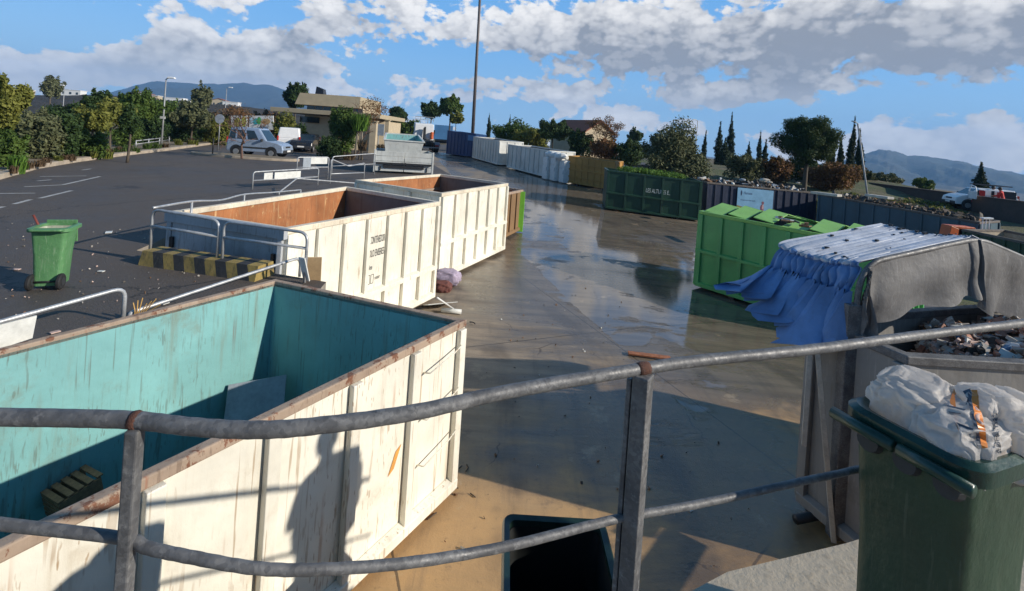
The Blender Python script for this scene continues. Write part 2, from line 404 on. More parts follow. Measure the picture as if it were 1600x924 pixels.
rust_joint = plain('rusted_weld', (.085, .035, .022), .85, 0, .5, 30, .4)
black_m = plain('black_steel', (.02, .02, .022), .5, 0, .3, 8)
rubber = plain('black_rubber', (.016, .016, .017), .8, 0, .3, 12)
bin_dark = paint('dark_green_plastic', (.017, .050, .026), .42, .02, (.10, .10, .07), .34, (.075, .075, .045), .25, (.12, .14, .10), 2.2, .6, .25)
bin_lip = plain('bottle_green_plastic', (.009, .042, .030), .3, 0, .3, 10)
bin_mid = paint('faded_green_plastic', (.10, .25, .10), .45, .04, (.3, .35, .25), .25, (.2, .3, .17), .4, (.36, .46, .32), 2.0, .8, .15)
plastic_in = plain('pale_plastic_inside', (.36, .38, .30), .5, 0, .25, 8)
white_pl = plain('white_plastic', (.74, .74, .72), .45, 0, .1, 6)
white_pa = plain('white_panel', (.66, .66, .62), .55, 0, .15, 4)
grey_pa = plain('grey_panel', (.30, .34, .38), .6, 0, .2, 3)
cardboard = plain('cardboard', (.44, .30, .16), .8, 0, .15, 5)
wood = plain('old_wood', (.22, .12, .06), .8, 0, .4, 14, .3)
wood_r = plain('reddish_plank', (.34, .13, .06), .75, 0, .35, 14, .3)
ink = plain('black_stencil_ink', (.05, .05, .05), .7, 0, .5, 40, 0)
ink_w = plain('white_lettering', (.62, .66, .62), .7, 0, .3, 30, 0)
tan_wall = plain('tan_plaster', (.50, .41, .28), .85, 0, .12, 2)
tan_par = plain('beige_parapet', (.40, .33, .22), .85, 0, .1, 2)
conc_block = paint('stained_concrete', (.26, .24, .21), .85, .3, (.07, .065, .06), .6, (.06, .055, .05), .2, None, 1.5)
yel = paint('worn_yellow_paint', (.30, .215, .065), .75, .55, (.07, .062, .055), .8, (.06, .055, .045), .4, (.05, .05, .045), 2.0)
blk = paint('worn_black_paint', (.035, .034, .034), .75, .4, (.12, .105, .085), .6, (.06, .055, .05), .2, None, 2.0)
bark = plain('bark', (.09, .07, .05), .9, 0, .35, 10, .5)
bark_l = plain('pale_bark', (.20, .17, .13), .9, 0, .3, 10, .4)
twig = plain('reddish_twigs', (.13, .075, .055), .9, 0, .4, 3, 0)
roof_red = plain('red_roof_tiles', (.24, .08, .045), .85, 0, .3, 4)
stone = plain('kerb_concrete', (.40, .33, .25), .85, 0, .25, 3, .3)
steel_p = plain('painted_grey_pole', (.30, .31, .32), .5, .2, .2, 5)
mast_m = plain('brown_mast_steel', (.13, .11, .105), .55, .2, .2, 3)
road_w = paint('worn_white_line', (.40, .39, .37), .8, .5, (.05, .048, .045), .3, (.1, .1, .1), .3, None, 3.0)
silver_blue = plain('silver_blue_car_paint', (.34, .42, .54), .28, .3, .08, 2, 0)
car_white = plain('white_car_paint', (.74, .75, .76), .3, 0, .06, 2, 0)
car_dark = plain('dark_car_paint', (.02, .022, .028), .25, .2, .1, 2, 0)
trim = plain('dark_plastic_trim', (.03, .032, .035), .6, 0, .2, 8)
glass = glass_mat('tinted_glass')
lamp_lens = plain('clear_lens', (.6, .62, .62), .15, .3, .1, 10, 0)
red_lens = plain('red_lens', (.5, .03, .02), .25, 0, .1, 10, 0)
red_cloth = plain('red_cloth', (.55, .035, .03), .8, 0, .2, 10)
dark_cloth = plain('dark_cloth', (.03, .03, .045), .85, 0, .3, 10)
skin_m = plain('skin', (.48, .27, .18), .6, 0, .1, 8, 0)
hair_m = plain('dark_hair', (.02, .014, .01), .6, 0, .3, 20)
tyre = rubber
rimm = plain('wheel_rim', (.35, .36, .37), .4, .6, .2, 10)
F1 = foliage('leaves_mid_green', (.035, .075, .016), (.12, .18, .035))
F2 = foliage('leaves_dark_green', (.014, .036, .012), (.055, .095, .025), .7, .14)
F3 = foliage('leaves_yellow_green', (.08, .10, .02), (.24, .24, .05))
F4 = foliage('leaves_olive', (.055, .072, .032), (.16, .165, .08), .75, .1)
F5 = foliage('leaves_autumn', (.13, .055, .022), (.24, .12, .05))
F6 = foliage('leaves_cypress', (.008, .02, .01), (.028, .05, .018), .8, .05, 2.5)
F7 = foliage('leaves_brown_brush', (.10, .065, .04), (.18, .12, .07))
F8 = foliage('leaves_fresh_green', (.05, .12, .018), (.15, .27, .04))

# ================================================================== SETTING
def ground_mats():
    # asphalt
    m, T, b, P = new_mat('asphalt')
    big = T.noise(P, .35, 6, .62); fine = T.noise(P, 26, 4, .75); sp = T.noise(P, 70, 2, .6); mid = T.noise(P, 2.4, 7, .68)
    c = T.mix(big, (.066, .054, .047), (.112, .092, .078))
    c = T.mix(T.math('MULTIPLY', T.ramp(fine, .5, .72), .75), c, (.125, .105, .085))
    c = T.mix(T.math('MULTIPLY', T.ramp(mid, .55, .78), .45), c, (.075, .052, .036))
    c = T.mix(T.math('MULTIPLY', T.ramp(sp, .68, .74), .75), c, (.24, .21, .17))
    c = T.mix(T.math('MULTIPLY', T.ramp(sp, .36, .26), .6), c, (.014, .013, .013))
    wv = T.noise(T.scale(P, (.5, .16, 1), (4, 4, 0), (0, 0, .4)), 1.0, 5, .6)
    c = T.mix(T.math('MULTIPLY', T.ramp(wv, .55, .8), .5), c, (.10, .09, .085))
    st = T.noise(P, .8, 6, .7); c = T.mix(T.math('MULTIPLY', T.ramp(st, .60, .70), .7), c, (.020, .019, .020)); c = T.mix(T.math('MULTIPLY', T.ramp(st, .40, .30), .5), c, (.135, .115, .095))
    pa = T.add('ShaderNodeTexVoronoi', feature='DISTANCE_TO_EDGE', voronoi_dimensions='2D'); T.l.new(T.vmath('ADD', T.scale(P, (.16, .16, 1)), T.scale(T.noise(P, .9, 5, .65), (.35, .35, 0))), pa.inputs['Vector']); pa.inputs['Scale'].default_value = 1.0
    c = T.mix(T.math('MULTIPLY', T.ramp(pa.outputs['Distance'], .006, .002), .7), c, (.018, .017, .017))
    T.l.new(c, b.inputs['Base Color']); T.l.new(T.ramp(big, .35, .65, .62, .85), b.inputs['Roughness'])
    bump(T, b, T.math('ADD', fine, T.math('MULTIPLY', sp, .7)), .75, .02)
    # wet yard concrete
    m, T, b, P = new_mat('wet_yard_concrete')
    s = T.add('ShaderNodeSeparateXYZ'); T.l.new(P, s.inputs[0]); X, Y, Z = s.outputs
    big = T.noise(P, .22, 7, .6, .4); mid = T.noise(T.scale(P, (.5, 1.3, 1), (3, 8, 0), (0, 0, .25)), 1.0, 8, .66, .6); fine = T.noise(P, 11, 5, .7); grit = T.noise(P, 50, 3, .7)
    drag = T.noise(T.scale(P, (.28, 3.2, 1), (1, 4, 0), (0, 0, .12)), 1.0, 6, .7)
    drag2 = T.noise(T.scale(P, (2.6, .22, 1), (9, 4, 0), (0, 0, .3)), 1.0, 6, .7)
    tan = T.mix(T.ramp(mid, .3, .7), (.52, .32, .145), (.39, .25, .125))
    grey = T.mix(T.ramp(drag, .35, .65), (.36, .285, .205), (.21, .17, .13))
    # muddier towards the near end, scraped grey further out (mud washes down the slope)
    far = T.ramp(T.math('ADD', Y, T.math('MULTIPLY', T.math('SUBTRACT', big, .5), 9.0)), 5.2, 9.4)
    c = T.mix(far, tan, grey)
    c = T.mix(T.math('MULTIPLY', T.ramp(drag2, .5, .72), .45), c, (.11, .09, .075))
    c = T.mix(T.math('MULTIPLY', T.ramp(fine, .56, .76), .5), c, (.12, .085, .055))
    c = T.mix(T.math('MULTIPLY', T.ramp(grit, .62, .74), .35), c, (.42, .33, .22))
    # standing water and damp, a slab of the yard right of the joint collects it
    wl = T.math('ADD', T.math('MULTIPLY', X, .62), T.math('MULTIPLY', Y, .02))
    lane = T.math('SUBTRACT', 1.0, T.math('ABSOLUTE', T.math('MULTIPLY', T.math('SUBTRACT', X, T.math('ADD', 3.2, T.math('MULTIPLY', Y, .03))), .22)), clamp=False)
    wet = T.math('ADD', T.math('MULTIPLY', T.ramp(lane, -.6, .9), .52), T.math('ADD', T.math('MULTIPLY', T.math('SUBTRACT', big, .5), 1.2), T.math('MULTIPLY', T.math('SUBTRACT', mid, .5), .8)))
    wet = T.math('ADD', wet, T.math('SUBTRACT', T.math('MULTIPLY', T.ramp(Y, 7, 13), .40), .20))
    px_ = T.math('MULTIPLY', T.math('SUBTRACT', X, 2.6), .42); py_ = T.math('MULTIPLY', T.math('SUBTRACT', Y, 7.0), .62)
    shadow_damp = T.math('POWER', 2.718, T.math('MULTIPLY', T.math('ADD', T.math('MULTIPLY', px_, px_), T.math('MULTIPLY', py_, py_)), -1.0))
    wet = T.math('ADD', wet, T.math('MULTIPLY', shadow_damp, .42))  # damp patch also deepens the rubble container's shadow in the yard colour
    ja, jb = ong(812, 395), ong(985, 560); jn = V((jb.y - ja.y, ja.x - jb.x)).normalized(); jn = jn if jn.x > 0 else -jn
    sdist = T.math('ADD', T.math('MULTIPLY', X, jn.x), T.math('MULTIPLY', Y, jn.y)); sdist = T.math('SUBTRACT', sdist, jn.x * ja.x + jn.y * ja.y)
    sdist = T.math('ADD', sdist, T.math('MULTIPLY', T.math('SUBTRACT', fine, .5), .10))
    wet = T.math('ADD', wet, T.math('MULTIPLY', T.math('MULTIPLY', T.ramp(sdist, -.04, .06), T.ramp(Y, 6.5, 8.5)), .20))
    damp = T.ramp(wet, .22, .50)
    pool = T.ramp(T.math('ADD', wet, T.math('MULTIPLY', T.math('SUBTRACT', fine, .5), .10)), .68, .76)
    c = T.mix(T.math('MULTIPLY', damp, .52), c, (.032, .027, .024))
    # tyre tracks and scraped arcs
    rr_ = T.math('SQRT', T.math('ADD', T.math('POWER', T.math('ADD', X, 16.0), 2.0), T.math('POWER', T.math('SUBTRACT', Y, 6.0), 2.0)))
    tw_ = T.math('ADD', rr_, T.math('MULTIPLY', T.math('SUBTRACT', big, .5), 1.6))
    tk_ = T.math('ABSOLUTE', T.math('SUBTRACT', T.math('FRACT', T.math('MULTIPLY', tw_, .52)), .5))
    tkm = T.math('MULTIPLY', T.ramp(tk_, .16, .06), T.ramp(T.noise(P, .5, 4, .6), .46, .60))
    c = T.mix(T.math('MULTIPLY', tkm, .55), c, (.075, .06, .048))
    ck = T.add('ShaderNodeTexVoronoi', feature='DISTANCE_TO_EDGE', voronoi_dimensions='2D'); T.l.new(T.vmath('ADD', T.scale(P, (.30, .30, 1)), T.scale(T.noise(P, 1.3, 4, .6), (.25, .25, 0))), ck.inputs['Vector']); ck.inputs['Scale'].default_value = 1.0
    c = T.mix(T.math('MULTIPLY', T.ramp(ck.outputs['Distance'], .006, .002), T.math('MULTIPLY', T.ramp(T.noise(P, .6, 2), .5, .6), .7)), c, (.06, .045, .035))
    blots = T.noise(P, 1.0, 7, .72)
    c = T.mix(T.math('MULTIPLY', T.ramp(blots, .58, .68), .55), c, (.13, .10, .075)); c = T.mix(T.math('MULTIPLY', T.ramp(blots, .40, .32), .4), c, (.50, .38, .24))
    # joints
    for ang, per, ph in ((.40, 5.2, .3), (1.98, 6.4, 2.1)):
        t = T.math('ADD', T.math('ADD', T.math('MULTIPLY', X, math.cos(ang) / per), T.math('MULTIPLY', Y, math.sin(ang) / per)), T.math('ADD', ph, T.math('MULTIPLY', fine, .004)))
        fr = T.math('ABSOLUTE', T.math('SUBTRACT', T.math('FRACT', t), .5))
        c = T.mix(T.math('MULTIPLY', T.ramp(fr, .0032, .0016), .75), c, (.05, .04, .03))
    T.l.new(c, b.inputs['Base Color'])
    rgh = T.mix(damp, (.72,) * 3, (.27,) * 3); rgh = T.mix(pool, rgh, (.06,) * 3)
    T.l.new(rgh, b.inputs['Roughness'])
    hb = T.math('MULTIPLY', T.math('ADD', T.math('ADD', fine, T.math('MULTIPLY', drag, .8)), T.math('MULTIPLY', grit, .5)), T.math('SUBTRACT', 1.0, T.math('MULTIPLY', pool, .93)))
    bump(T, b, hb, .35, .015)
    # rough ground
    m, T, b, P = new_mat('dry_ground')
    n = T.noise(P, .12, 8, .65); n2 = T.noise(P, 1.6, 6, .7)
    c = T.mix(T.ramp(n, .35, .65), (.085, .075, .035), (.16, .115, .065)); c = T.mix(T.ramp(n2, .5, .7), c, (.05, .065, .025))
    T.l.new(c, b.inputs['Base Color']); b.inputs['Roughness'].default_value = .95; bump(T, b, n2, .6, .2)
    m, T, b, P = new_mat('gravel_verge')
    n = T.noise(P, 1.1, 7, .7); n2 = T.noise(P, 30, 3, .7)
    c = T.mix(T.ramp(n, .35, .65), (.20, .16, .11), (.30, .25, .18)); c = T.mix(T.math('MULTIPLY', T.ramp(n, .55, .7), .7), c, (.10, .11, .04)); c = T.mix(T.math('MULTIPLY', n2, .35), c, (.08, .06, .04))
    T.l.new(c, b.inputs['Base Color']); b.inputs['Roughness'].default_value = .95; bump(T, b, n2, .6, .02)
    m, T, b, P = new_mat('ramp_concrete')
    n = T.noise(P, 1.4, 7, .7); n2 = T.noise(P, 22, 4, .7); n3 = T.noise(P, 6, 8, .7)
    c = T.mix(n, (.34, .285, .21), (.48, .42, .33)); c = T.mix(T.math('MULTIPLY', T.ramp(n2, .5, .7), .4), c, (.22, .18, .13)); c = T.mix(T.math('MULTIPLY', T.ramp(n3, .56, .72), .5), c, (.25, .20, .14))
    T.l.new(c, b.inputs['Base Color']); b.inputs['Roughness'].default_value = .85; bump(T, b, T.math('ADD', n2, n3), .4, .02)
    m, T, b, P = new_mat('retaining_concrete')
    n = T.noise(P, 1.2, 7, .7); st = T.noise(T.scale(P, (5, 5, .4)), 1.0, 6, .7)
    c = T.mix(n, (.24, .21, .17), (.34, .30, .25)); c = T.mix(T.math('MULTIPLY', T.ramp(st, .45, .7), .6), c, (.10, .085, .07))
    T.l.new(c, b.inputs['Base Color']); b.inputs['Roughness'].default_value = .9; bump(T, b, n, .3, .02)
    def hillmat(name, c0, c1, c2, sc):
        m, T, b, P = new_mat(name)
        n = T.noise(P, sc, 9, .62); n2 = T.noise(P, sc * 6, 6, .7)
        c = T.mix(T.ramp(n, .35, .65), c0, c1); c = T.mix(T.math('MULTIPLY', T.ramp(n2, .5, .66), .7), c, c2)
        T.l.new(c, b.inputs['Base Color']); b.inputs['Roughness'].default_value = .95; bump(T, b, n2, .7, 8)
    hillmat('mountain_scrub', (.035, .055, .04), (.075, .075, .06), (.018, .03, .022), .009)
    hillmat('dark_mountain', (.015, .025, .024), (.03, .036, .034), (.01, .016, .015), .006)
    hillmat('ploughed_hill', (.035, .028, .022), (.06, .048, .034), (.02, .026, .012), .05)
    m, T, b, P = new_mat('moss_bank')
    n = T.noise(P, .5, 8, .7); n2 = T.noise(P, 5, 6, .75)
    c = T.mix(T.ramp(n, .4, .6), (.10, .12, .045), (.15, .12, .07)); c = T.mix(T.math('MULTIPLY', T.ramp(n2, .5, .65), .8), c, (.045, .055, .022))
    T.l.new(c, b.inputs['Base Color']); b.inputs['Roughness'].default_value = .95; bump(T, b, n2, .9, .1)
ground_mats()
def structure(name, verts, faces, mat, smooth=False, mi=None):
    o = mesh_obj(name, verts, faces, mat, None, mi, smooth); o['kind'] = 'structure'; return o

# ---- land: one sheet to the horizon
def land(x, y):
    inside = sm(-13, -11, x) * (1 - sm(30, 33, x)) * sm(-14, -10, y) * (1 - sm(76, 82, y))
    base = 1.80 - 1.0 * sm(20, 32, x) * (1 - sm(45, 70, y))
    drop = sm(36, 420, x) * 62 * sm(.35, .6, x / max(1.0, y)) if y > 0 else 0
    drop = max(drop, 35 * sm(150, 900, y) * sm(-.5, .1, x / max(1, y)) if y > 0 else 0)
    base += 2.0 * sm(-20, -45, x) if False else 0
    z = base * (1 - inside) + (g(x, y) - .35) * inside - drop
    return z
def axis_coords(lo, hi, dense0, dense1, step):
    c = list(np.arange(dense0, dense1 + .01, step)); s = step
    while c[-1] < hi: s *= 1.35; c.append(c[-1] + s)
    s = step
    while c[0] > lo: s *= 1.35; c.insert(0, c[0] - s)
    return c
xs = axis_coords(-2900, 2900, -45, 60, 1.5); ys = axis_coords(-250, 2900, -15, 95, 1.5)
gv = [(x, y, land(x, y)) for y in ys for x in xs]; w = len(xs)
gf = [(j * w + i, j * w + i + 1, (j + 1) * w + i + 1, (j + 1) * w + i) for j in range(len(ys) - 1) for i in range(w - 1)]
structure('ground', gv, gf, MATS['dry_ground'], True)

# ---- lower yard: wet concrete, climbing towards the gate
yx = list(np.arange(-12, 34.01, 1.0)); yy = list(np.arange(-9, 76.01, 1.0)); w = len(yx)
structure('yard_pavement', [(x, y, g(x, y)) for y in yy for x in yx],
          [(j * w + i, j * w + i + 1, (j + 1) * w + i + 1, (j + 1) * w + i) for j in range(len(yy) - 1) for i in range(w - 1)], MATS['wet_yard_concrete'], True)

# ---- asphalt platform with its saw-tooth bays (retaining walls down to the yard)
edge = [(-7.6, -2.0), (-3.42, 6.35), (-3.30, 6.72), (-2.55, 6.72), (-2.60, 7.12), (-6.15, 8.05), (-6.35, 9.0), (-4.95, 14.0), (-5.0, 15.2), (-3.15, 19.7), (-3.3, 21.0), (-2.9, 25.5), (-4.2, 30), (-9.0, 46), (-9.6, 56)]
kerb_px = [(-260, 330), (-120, 304), (0, 281), (60, 264), (125, 253), (200, 243), (260, 236), (310, 229), (345, 224)]
kerb = [onz(px, py, ZP) for px, py in kerb_px]
kerb = [V((kerb[0].x - 3, kerb[0].y - 8, ZP))] + kerb + [V((-36, 66, ZP)), V((-40, 90, ZP))]
far_pts = [V((-12, 90, ZP)), V((-10, 70, ZP))]
poly = [V((x, y, ZP)) for x, y in edge] + far_pts[::-1] + [V((p.x, p.y, ZP)) for p in kerb[::-1]] + [V((kerb[0].x, -2.0, ZP))]
def slab(name, poly, z0, mats):
    n = len(poly); vs = [V((p.x, p.y, p.z)) for p in poly] + [V((p.x, p.y, z0)) for p in poly]
    fs = [tuple(range(n))] + [(i, n + i, n + (i + 1) % n, (i + 1) % n) for i in range(n)]
    o = structure(name, vs, fs, mats, mi=[0] + [1] * n)
    bm = bmesh.new(); bm.from_mesh(o.data); bmesh.ops.triangulate(bm, faces=[f for f in bm.faces if len(f.verts) > 4]); bmesh.ops.recalc_face_normals(bm, faces=bm.faces); bm.to_mesh(o.data); bm.free(); return o
slab('road_platform', poly, -.6, [MATS['asphalt'], MATS['retaining_concrete']])
# far apron where road and yard meet
structure('road', [(-12.5, 56, ZP + .006), (34, 56, ZP + .006), (34, 92, ZP + .006), (-36, 92, ZP + .006), (-36, 60, ZP + .006)], [(0, 1, 2, 3, 4)], MATS['asphalt'])
# ramp head in the foreground
pf = [onz(1080, 924, ZF), onz(1322, 849, ZF)]
d = (pf[1] - pf[0]).normalized()
fp = [pf[0] - d * 3.4, pf[0] - d * 1.2 + V((0, -.05, 0)), pf[0] - d * .55 + V((.0, .03, 0)), pf[0], pf[0] + d * .22 + V((0, .035, 0)), pf[1], pf[1] + d * .9, V((3.0, 2.7, ZF)), V((3.6, 3.0, ZF)), V((4.6, 2.75, ZF)), V((5.0, 1.2, ZF)), V((5.0, -4, ZF)), V((-2.9, -4, ZF)), V((-2.9, .2, ZF))]
slab('ramp_pavement', fp, -.6, [MATS['ramp_concrete'], MATS['retaining_concrete']])

# ---- kerb and verge along the planting
kb = MB(); vg = MB()
for a, b in zip(kerb[:-1], kerb[1:]):
    t = (b - a); n = V((-t.y, t.x, 0)).normalized()
    if n.x > 0: n = -n
    kb.hexa([a + V((0, 0, -.1)), b + V((0, 0, -.1)), b + n * .32 + V((0, 0, -.1)), a + n * .32 + V((0, 0, -.1)), a + n * .02 + V((0, 0, .15)), b + n * .02 + V((0, 0, .15)), b + n * .32 + V((0, 0, .15)), a + n * .32 + V((0, 0, .15))])
rows = []
for k, p in enumerate(kerb):
    t = kerb[min(k + 1, len(kerb) - 1)] - kerb[max(k - 1, 0)]; n = V((-t.y, t.x, 0)).normalized()
    if n.x > 0: n = -n
    rows.append([p + n * .31 + V((0, 0, .12)), p + n * 1.4 + V((0, 0, .13)), p + n * 3.0 + V((0, 0, .10)), p + n * 7 + V((0, 0, -.3)), p + n * 14 + V((0, 0, -.4))])
vg.grid(rows)
o = kb.build('kerb', stone, None, False, .02); o['kind'] = 'structure'; fixn(o)
o = vg.build('verge_ground', MATS['gravel_verge'], None, True); o['kind'] = 'structure'
# ---- painted bay lines
mk = MB()
def line(p, q, w=.10):
    a, b = onz(*p, ZP + .004), onz(*q, ZP + .004); t = (b - a).normalized(); n = V((-t.y, t.x, 0)) * w / 2
    mk.add([a - n, b - n, b + n, a + n], [(0, 1, 2, 3)])
line((38, 292), (98, 289)); line((98, 289), (156, 276)); line((58, 283), (80, 281)); line((62, 276), (135, 275)); line((-60, 303), (55, 302))
line((62, 310), (112, 298)); line((22, 319), (48, 312)); line((-20, 329), (6, 323)); line((128, 266), (142, 264))
o = mk.build('road_markings', road_w); o['kind'] = 'structure'

# ---- traffic island
isl = MB(); ci = onz(383, 246.5, ZP); N = 28
ring = [ci + V((3.3 * math.cos(2 * math.pi * k / N), 1.05 * math.sin(2 * math.pi * k / N) - .1 * math.cos(2 * math.pi * k / N), 0)) for k in range(N)]
ring = [p - V((0, 0, .05)) for p in ring]
isl.prism(ring, (0, 0, .19), 0)
o = isl.build('kerb_island', stone, None, False, .03); o['kind'] = 'structure'; fixn(o)
m2 = MB(); m2.add([ci + (p - ci) * .93 * V((1, 1, 1)) for p in ring], [tuple(range(N))]); 
for v in m2.v: v.z = ZP + .146
o = m2.build('island_soil', MATS['gravel_verge']); o['kind'] = 'structure'

# ---- right bank behind the containers
bx = list(np.arange(14, 36.01, 1.0)); by = list(np.arange(14, 62.01, 1.0)); w = len(bx)
def bank(x, y):
    return g(x, y) + 1.25 * sm(19.5, 23.5, x + (.32 * (y - 24)) ) * sm(14, 22, y) * (1 - .5 * sm(45, 60, y)) - .03 + .10 * math.sin(x * 1.3 + y * .7)
structure('bank_ground', [(x, y, bank(x, y)) for y in by for x in bx], [(j * w + i, j * w + i + 1, (j + 1) * w + i + 1, (j + 1) * w + i) for j in range(len(by) - 1) for i in range(w - 1)], MATS['moss_bank'], True)

# ---- hills and mountains
def fbm(x, y, o=5):
    s = 0; a = 1; f = 1
    for k in range(o):
        s += a * (math.sin(x * f * 1.7 + k * 3.1 + 1.3 * math.sin(y * f * 1.1 + k)) * math.cos(y * f * 1.3 + k * 1.7 + math.sin(x * f * .9)))
        a *= .52; f *= 2.03
    return s
def range_mesh(name, crest, D0, D1, zfoot, mat, rough, nd=26, sub=8):
    pts = []
    for (a, b) in zip(crest[:-1], crest[1:]):
        for k in range(sub): t = k / sub; pts.append((a[0] + (b[0] - a[0]) * t, a[1] + (b[1] - a[1]) * t))
    pts.append(crest[-1]); rows = []
    for i, (px, py) in enumerate(pts):
        u, v = ray(px, py); row = []
        for j in range(nd + 8):
            t = j / nd; D = D0 + (D1 - D0) * t
            zc = EYE + v * D1
            if t <= 1: h = zfoot + (zc - zfoot) * (t ** 1.15)
            else: h = zc - (zc - zfoot) * (t - 1) * 2.4
            env = math.sin(math.pi * min(1, t)) if t < 1 else 0.12
            h += rough * env * fbm(u * D / rough / 9.0, D / rough / 16.0 + .8 * math.sin(u * D / rough / 5)) + rough * .10 * fbm(u * D / rough / 1.3, D / rough / 1.3)
            row.append(V((u * D, D, h)))
        rows.append(row)
    m = MB(); m.grid(rows); o = m.build(name, MATS[mat], None, True); o['kind'] = 'structure'; return fixn(o)
range_mesh('mountain', [(1180, 262), (1250, 258), (1300, 256), (1330, 248), (1352, 240), (1372, 235), (1388, 234), (1402, 238), (1418, 243), (1450, 245), (1480, 250), (1505, 252), (1530, 258), (1560, 266), (1600, 274), (1660, 286), (1750, 300), (1900, 325)], 1300, 2300, -75, 'mountain_scrub', 34)
range_mesh('mountain_range', [(-60, 152), (60, 150), (150, 150), (190, 140), (215, 132), (250, 128), (300, 130), (340, 132), (380, 130), (425, 133), (450, 142), (480, 158), (520, 176), (600, 196), (700, 206)], 1700, 2900, -30, 'dark_mountain', 36)
range_mesh('hill', [(-240, 150), (-100, 148), (0, 147), (60, 149), (130, 148), (200, 150), (260, 156), (340, 162), (420, 172), (520, 186)], 95, 260, 1.5, 'ploughed_hill', 1.6)

# ---- air
def haze():
    m = bpy.data.materials.new('haze'); m.use_nodes = True; T = NT(m.node_tree)
    T.n.remove(T.n['Principled BSDF']); pv = T.add('ShaderNodeVolumePrincipled')
    pv.inputs['Color'].default_value = (.30, .58, 1.0, 1); pv.inputs['Density'].default_value = 2.3e-4; pv.inputs['Anisotropy'].default_value = .0
    T.l.new(pv.outputs[0], T.n['Material Output'].inputs['Volume'])
    b = MB(); b.box((-100, 1500, 85), (7300, 4400, 440)); o = b.build('haze', m); o['kind'] = 'stuff'
    o.display_type = 'WIRE'
haze()

# ================================================================== CONTAINERS
def off_ring(P, d):
    """inset (d>0 inwards) a quad of 3D points in plan, keeping z"""
    n = len(P); area = sum(P[i].x * P[(i + 1) % n].y - P[(i + 1) % n].x * P[i].y for i in range(n)); sg = 1 if area > 0 else -1
    L = []
    for i in range(n):
        a, b = P[i], P[(i + 1) % n]; t = V((b.x - a.x, b.y - a.y)).normalized(); nn = V((-t.y, t.x)) * sg
        L.append((V((a.x, a.y)) + nn * d, t))
    out = []
    for i in range(n):
        (p, t), (q, s) = L[i - 1], L[i]
        den = t.x * s.y - t.y * s.x; k = ((q.x - p.x) * s.y - (q.y - p.y) * s.x) / den
        r = p + t * k; out.append(V((r.x, r.y, P[i].z)))
    return out
def ring_mesh(mb, o0, o1, i0, i1, mo=0, mi=0, mt=0):
    """walls between outer bottom o0 / outer top o1 and inner bottom i0 / inner top i1 (+ top and bottom lids of the ring)"""
    n = len(o0)
    mb_v = o0 + o1 + i0 + i1
    f = []; m = []
    for i in range(n):
        j = (i + 1) % n
        f.append((i, j, n + j, n + i)); m.append(mo)
        f.append((2 * n + j, 2 * n + i, 3 * n + i, 3 * n + j)); m.append(mi)
        f.append((n + i, n + j, 3 * n + j, 3 * n + i)); m.append(mt)
        f.append((j, i, 2 * n + i, 2 * n + j)); m.append(mo)
    b = len(mb.v); mb.v += [V(p) for p in mb_v]; mb.f += [[k + b for k in q] for q in f]; mb.m += m
def up_(P, k): return [p + V((0, 0, k)) for p in P]
def lerp_ring(B, T_, k): return [b.lerp(t, k) for b, t in zip(B, T_)]
